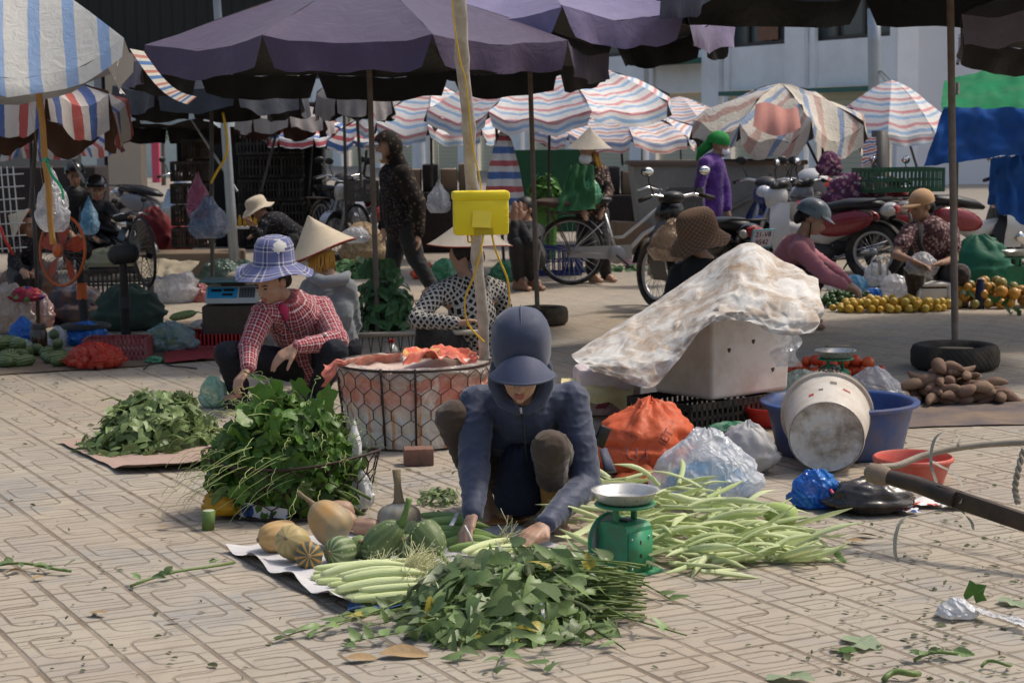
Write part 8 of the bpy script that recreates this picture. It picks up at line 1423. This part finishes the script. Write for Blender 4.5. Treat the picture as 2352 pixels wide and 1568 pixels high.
mb = bag_mb(G(490, 775)+V(0, .3, 0), (.12, .1, .1), 141., .1, .2); single('black_bag', mb, bblk, 'black plastic bag below the digital scale in the left stall', 'bag'); mb = MB(); mb.box(G(550, 778)+V(0, .25, .09), (.2, .2, .16), None, .01); single('foam_tub', mb, M('pale_tub', (.45, .49, .49), .5), 'pale plastic tub behind the plaid woman shoulder', 'tub', auto=40)
# cloth heaps
def clothheap(label, x, y, w_, h, mat, seed, depth=.7, name='cloth_heap', z=0., cat='cloth'):
    px, py = zl(x, y); bag(label, px, py, w_*.293, h*.293, mat, seed, depth, 0, crump=.3, name=name, cat=cat, z=z)
clothheap('dark green canvas cloth heap behind the black fan post', 980, 1230, 500, 370, M('dark_green_canvas', (.045, .075, .06), .8, .25, 5, .6, 14), 151.); clothheap('heap of blue denim clothes under the orange fan', 560, 1180, 430, 330, M('denim', (.045, .055, .085), .85, .3, 8, .5, 30, dirt=(.22, .11, .05), dirts=9, dirtk=.5), 152.)
clothheap('grey and brown cloth bundle left of the orange fan', 200, 1010, 420, 370, M('grey_brown_cloth', (.20, .16, .14), .85, .35, 6, .5, 20, dirt=(.25, .09, .03), dirts=4, dirtk=.6), 153.); clothheap('folded bright patterned cloth at the far left', 190, 1000, 230, 120, speckmat('bright_pattern', (.32, .03, .06), [(.05, .05, .2), (.1, .3, .1), (.4, .1, .1)], 20, .7, size=.5), 154., z=.25); clothheap('khaki sack lying behind the black perforated crate', 850, 760, 350, 200, M('khaki_sack', (.27, .26, .17), .85, .2, 6), 155., z=.1)
crate('black perforated crate tilted behind the fans', G(*zl(840, 1120))+V(0, .5, .12), .55, .35, .26, .1, crb, nx=14, ny=8)
dred = M('dark_red_sacks', (.17, .012, .018), .65, .25, 6, .5, 20)
for i, (px, py, w_, h, lb) in enumerate(((345, 590, 95, 118, 'tall dark red sack behind the black fan'), (405, 580, 70, 80, 'dark red sack right of the tall one'), (428, 520, 60, 75, 'red cloth sack beside the stacked crates'))): bag(lb, px, py, w_, h, dred, 160.+i, .7, .1, name='red_sack', cat='sack')
q = [up(G(*p), .008) for p in ((378, 838), (500, 828), (490, 800), (380, 806))]; single('red_cloth', cloth_quad(q, 20, 12, .02, 5, 171.), M('red_ground_cloth', (.26, .025, .03), .85, .2, 8, .4, 30), 'dark red cloth lying on the ground left of the plaid woman', 'cloth')
q = [up(G(*p), .006) for p in ((-60, 866), (330, 842), (480, 815), (-60, 800))]; single('ground_board', cloth_quad(q, 10, 8, .004, 3, 172.), M('dirty_board', (.16, .12, .085), .9, .3, 5, .4, 20), 'dirty brown sheet under the left stall goods', 'sheet')
mb = MB(); pts = [G(330, 848, .01), G(362, 820, .02), G(385, 838, .01), G(420, 842, .01), G(452, 846, .01)]; mb.tube([catm(pts, x) for x in np.linspace(0, 1, 24)], .005, 5); single('black_wire', mb, fbk, 'black cord lying in loops before the red cloth', 'cord'); bag('scrap of green plastic beside the red crate', 352, 836, 40, 18, bagmat('green_bag', (.04, .3, .14)), 173., .6, 0)
# crates, hanging bags and things further back
GC = 'dark crates stacked in the hall'; cb = M('dark_brown_crate', (.04, .032, .026), .6, .3, 8, dirt=(.14, .1, .07), dirts=8, dirtk=.5); ref = None
for i in range(3):
    for j in range(5):
        p = P(412+i*30, 500, 22.5); z = .12+.27*j
        if i == 0 and j > 3: continue
        if ref is None: ref = crate('dark plastic crate in the stack beside the steel column', V(p[0], 22.5, z), .15*.99, .3, .24, 0, cb, group=GC, nx=4, ny=4); ref.scale = (1, 1, 1)
        else: dup(ref, V(p[0]+U(-.01, .01), 22.5+U(-.02, .02), z), U(-.05, .05))
ref = None; GK = 'black crates stacked under the brown umbrella'
for i in range(3):
    for j in range(6):
        p = P(578+i*48, 500, 24); z = .02+.3*j
        if ref is None: ref = crate('black crate in the tall stack behind the bending woman', V(p[0], 24, z), .27, .4, .285, 0, crb, group=GK, nx=6, ny=5)
        else: dup(ref, V(p[0]+U(-.02, .02), 24+U(-.05, .05), z), U(-.06, .06))
for i, (x, y, w_, h, m_, Y, lb) in enumerate(((1560, 360, 170, 330, bagmat('pink_bag', (.42, .10, .20), .6, (.5, .25, .33)), 16.9, 'pinkish plastic bag tied to the thin dark pole'), (1640, 500, 280, 300, bagmat('blue_bag', (.14, .22, .34), .6, (.4, .4, .5)), 16.8, 'bluish clear bag hanging below the pink one'), (705, 470, 130, 260, bagmat('sky_bag', (.12, .33, .52), .6, (.45, .6, .72)), 14.8, 'small light blue bag hanging behind the orange fan'), (420, 450, 240, 430, clr, 11.9, 'big clear plastic bag tied around the orange bamboo pole'))):
    px, py = zl(x, y); c = P(px, py, Y); s_ = S(Y); mb = bag_mb(c, (w_*.293/2/s_, .09, h*.293/2/s_), 181.+i, .75, .14); single('hanging_bag', mb, m_, lb, 'bag')
mb = MB(); a = P(106, 365, 11.3); pts = [a, P(118, 400, 11.25), P(140, 430, 11.2), P(146, 458, 11.2)]; mb.tube([P(100, 368, 11.3), P(112, 366, 11.2), a], .012, 6); mb.tube([catm(pts, x) for x in np.linspace(0, 1, 14)], .009, 6); single('green_twine', mb, M('green_cord', (.03, .42, .2), .5), 'green plastic cord knotted around the orange bamboo pole', 'cord'); mb = MB(); pts = [P(512, 258, 16.5), P(522, 320, 16.5), P(518, 360, 16.5), P(498, 395, 16.6), P(485, 420, 16.7)]; mb.tube([catm(pts, x) for x in np.linspace(0, 1, 20)], .012, 6); single('yellow_rope', mb, ycab, 'yellow rope tied from the dark umbrella to the hanging bags', 'rope')
mb = MB(); a = P(2, 490, 15); 
for k in range(7): mb.tube([a+V(-.15+.05*k, 0, -.32), a+V(-.19+.05*k, .02, .38)], .006, 4); mb.tube([a+V(-.22, 0, -.3+.1*k), a+V(.2, 0, -.28+.1*k)], .006, 4)
single('wire_rack', mb, M('white_wire', (.6, .6, .58), .5), 'white wire rack standing at the far left edge', 'rack'); mb = MB(); pts = [P(0, 520, 14.8), P(12, 552, 14.8), P(30, 585, 14.8)]; mb.tube(pts, .012, 6); single('red_ribbon', mb, M('red_ribbon', (.6, .04, .03), .5), 'red ribbon tied on the white wire rack', 'ribbon')
t = thing('red_bucket', 'small red bucket with yellow band behind the steel column', 'bucket', G(506, 606)); c = G(506, 606); mb = MB(); mb.lathe([(.001, .003), (.075, .003), (.10, .16), (.105, .165), (.095, .16), (.07, .01)], 24, c); part('bucket_body', mb, M('red_bucket_plastic', (.5, .03, .02), .4), t); mb = MB(); mb.tube([c+V(-.1, 0, .16), c+V(-.05, -.03, .08), c+V(.05, -.03, .08), c+V(.1, 0, .16)], .004, 5); part('handle', mb, wirem, t)
t = thing('small_table', 'small white table with juice bottles beside the bending woman', 'table', G(560, 600)); c = G(572, 605); mb = MB(); mb.box(c+V(0, 0, .42), (.38, .3, .02)); part('tabletop', mb, st_m, t, False)
for x in (-1, 1):
    for y in (-1, 1): mb = MB(); mb.tube([c+V(x*.17, y*.13, 0), c+V(x*.17, y*.13, .41)], .012, 6); part('leg', mb, engm, t)
b0 = None
for k in range(6):
    p = c+V(-.15+.06*k, -.03, .431)
    if b0 is None: b0 = thing('juice_bottle', 'small bottle of orange juice on the white table', 'bottle', p, group='juice bottles on the white table'); mb = MB(); mb.lathe([(.001, 0), (.022, .002), (.022, .09), (.01, .115), (.01, .13), (.001, .131)], 12); part('bottle_body', mb, M('juice', (.6, .32, .03), .25), b0, local=True)
    else: dup(b0, p)
bag('leafy clear bag of greens before the steel column', 505, 655, 95, 62, bagmat('leafy_bag', (.06, .11, .08), .75, (.2, .28, .24)), 191., .6, .1); bag('second leafy clear bag beside the steel column base', 560, 645, 60, 50, bagmat('leafy_bag', (.06, .11, .08)), 192., .6, .1); mb = sheet([P(300, 590, 15.4), P(460, 600, 15.2), P(440, 622, 14.8), P(330, 640, 14.8)], 14, 8, .05, 3, 195); single('sacking_sheet', mb, M('pale_sacking', (.34, .29, .21), .9, .2, 6), 'pale sacking sheet over goods behind the black fan', 'sheet'); bag('pale sack behind the digital scale plate', 560, 660, 90, 40, M('pale_sacking', (.34, .29, .21)), 196., .6, 0, name='pale_sack', cat='sack')
mb = MB(); mb.box(G(430, 640)+V(0, .3, .14), (1.1, .6, .26), rotm(0, 0, .05), .02); single('low_stall_table', mb, M('stall_brown', (.13, .10, .075), .85, .3, 5), 'low brown stall table carrying sacks behind the black fan', 'table', auto=40)
mb = MB(); a = P(110, 345, 24); mb.box(a*V(1, 1, 0)+V(0, 0, .55), (1.4, .8, 1.1), None, .03); single('dark_cart', mb, M('dark_goods', (.025, .018, .018), .7, .4, 4), 'dark covered cart behind the helmeted riders', 'cart', auto=40)
mb = MB(); mb.box(P(700, 470, 25)*V(1, 1, 0)+V(0, 0, .9), (.12, .12, 1.8)); single('barrier_post', mb, M('red_white_post', (.6, .35, .36), .6, .3, 4), 'pink and white post before the cream shutters', 'post', smooth=False)
# ---------------------------------------------------------------- litter of leaves
dry = M('dry_leaf', (.36, .24, .12), .75, .25, 12, .3, 40); pgl = leafmat('pale_cabbage_leaf', (.30, .36, .22), (.34, .40, .26))
for px, py, L, k, m_, lb in ((1940, 1474, .115, 'lobed', pgl, 'pale crinkled green leaf on the right foreground paving'), (1915, 1492, .07, 'lobed', lm_pk, 'dark green leaf beside the pale crinkled one'), (1838, 1542, .115, 'lobed', pgl, 'pale crinkled leaf near the lower edge of the paving'), (2160, 1386, .06, 'lobed', lm_pk, 'dark green leaf left of the scrunched white bag'), (2230, 1382, .075, 'lobed', lm_pk, 'dark green leaf behind the scrunched white bag'), (2340, 1375, .08, 'lobed', pgl, 'pale leaf at the right edge beyond the white bag'), (870, 1502, .15, 'oval', dry, 'long tan dry leaf before the morning glory'), (790, 1510, .1, 'oval', dry, 'curled tan dry leaf at the left end of the morning glory'), (245, 1408, .07, 'oval', dry, 'brown dry leaf alone on the left paving'), (105, 1322, .055, 'oval', dry, 'small tan dry leaf on the left paving'), (50, 1306, .07, 'oval', dry, 'tan dry leaf at the left edge of the paving'), (1960, 1226, .09, 'oval', dry, 'brown dry leaf right of the husk heap'), (1990, 1242, .08, 'oval', dry, 'brown leaf below the hanging straps'), (415, 1420, .05, 'oval', dry, 'small brown leaf on the lower left paving'), (395, 1208, .06, 'oval', dry, 'yellow dry leaf left of the gourd piece')):
    mb = MB(); c = G(px, py, .014); mb.leaf(c, V(U(-1, 1), U(-.3, .3), .03), V(U(-.15, .15), U(-.15, .15), 1), L, L*(.9 if k == 'lobed' else .45), k, .1, .25); single('fallen_leaf', mb, m_, lb, 'leaf', smooth=False)
mb = MB(); st2 = MB()
for _ in range(1000):
    if random.random() < .55: px, py = U(0, 2352), U(1000, 1568)
    elif random.random() < .5: px, py = U(900, 1500), U(1060, 1180)
    else: px, py = U(0, 520), U(860, 1000)
    if random.random() < .25: px, py = U(1850, 2352), U(1150, 1568)
    c = G(px, py, .006); L = U(.008, .028)*(1.6 if random.random() < .12 else 1); mb.leaf(c, V(U(-1, 1), U(-1, 1), U(-.05, .15)), V(U(-.4, .4), U(-.4, .4), 1), L, L*U(.25, .6), 'oval', .1, .3)
single('leaf_litter', mb, leafmat('litter_leaf', (.09, .105, .045), (.16, .17, .09), (.3, .22, .1), .7), 'tiny scraps of green and brown leaf strewn over the paving', None, kind='stuff')
for k, (a, b, lb) in enumerate((((300, 1345), (540, 1290), 'long green shoot stem lying left of the white sheet'), ((-10, 1298), (165, 1310), 'withered green stem at the left edge'), ((30, 1000), (0, 0), ''), ((2100, 1515), (2235, 1500), 'leafy green sprig on the right foreground paving'), ((2030, 1568-8), (2110, 1545), 'short cut green stalk near the lower right corner'), ((2255, 1530), (2320, 1526), 'short pale green stalk at the lower right'))):
    if not lb: continue
    A_, B_ = G(*a, .012), G(*b, .014); t = thing('cut_stem', lb, 'stem', A_); mb = MB(); mb.tube([A_+(B_-A_)*x+V(0, .02*sin(x*6), .012*sin(x*pi)) for x in np.linspace(0, 1, 8)], .005 if k != 4 else .009, 6); part('stem', mb, stm_g, t); lf = MB()
    for q_ in range(7 if k in(0, 1, 3) else 0): x = random.random(); lf.leaf(A_+(B_-A_)*x+V(0, 0, .015), V(U(-1, 1), U(-1, 1), U(0, .4)), V(U(-.5, .5), -.4, 1), U(.03, .06), U(.02, .035), 'oval', .2, .3)
    if lf.v: part('leaves', lf, lm_mg, t, False)
c = G(1010, 1150); mb = MB(); pile(mb, c, (.10, .14, .05), 120, .04, 'oval', low=.1); single('trimmings', mb, lm_mg, 'small heap of trimmed leaves left of the jacketed woman foot', 'leaves', kind='stuff', smooth=False)
for k in range(260):
    pass
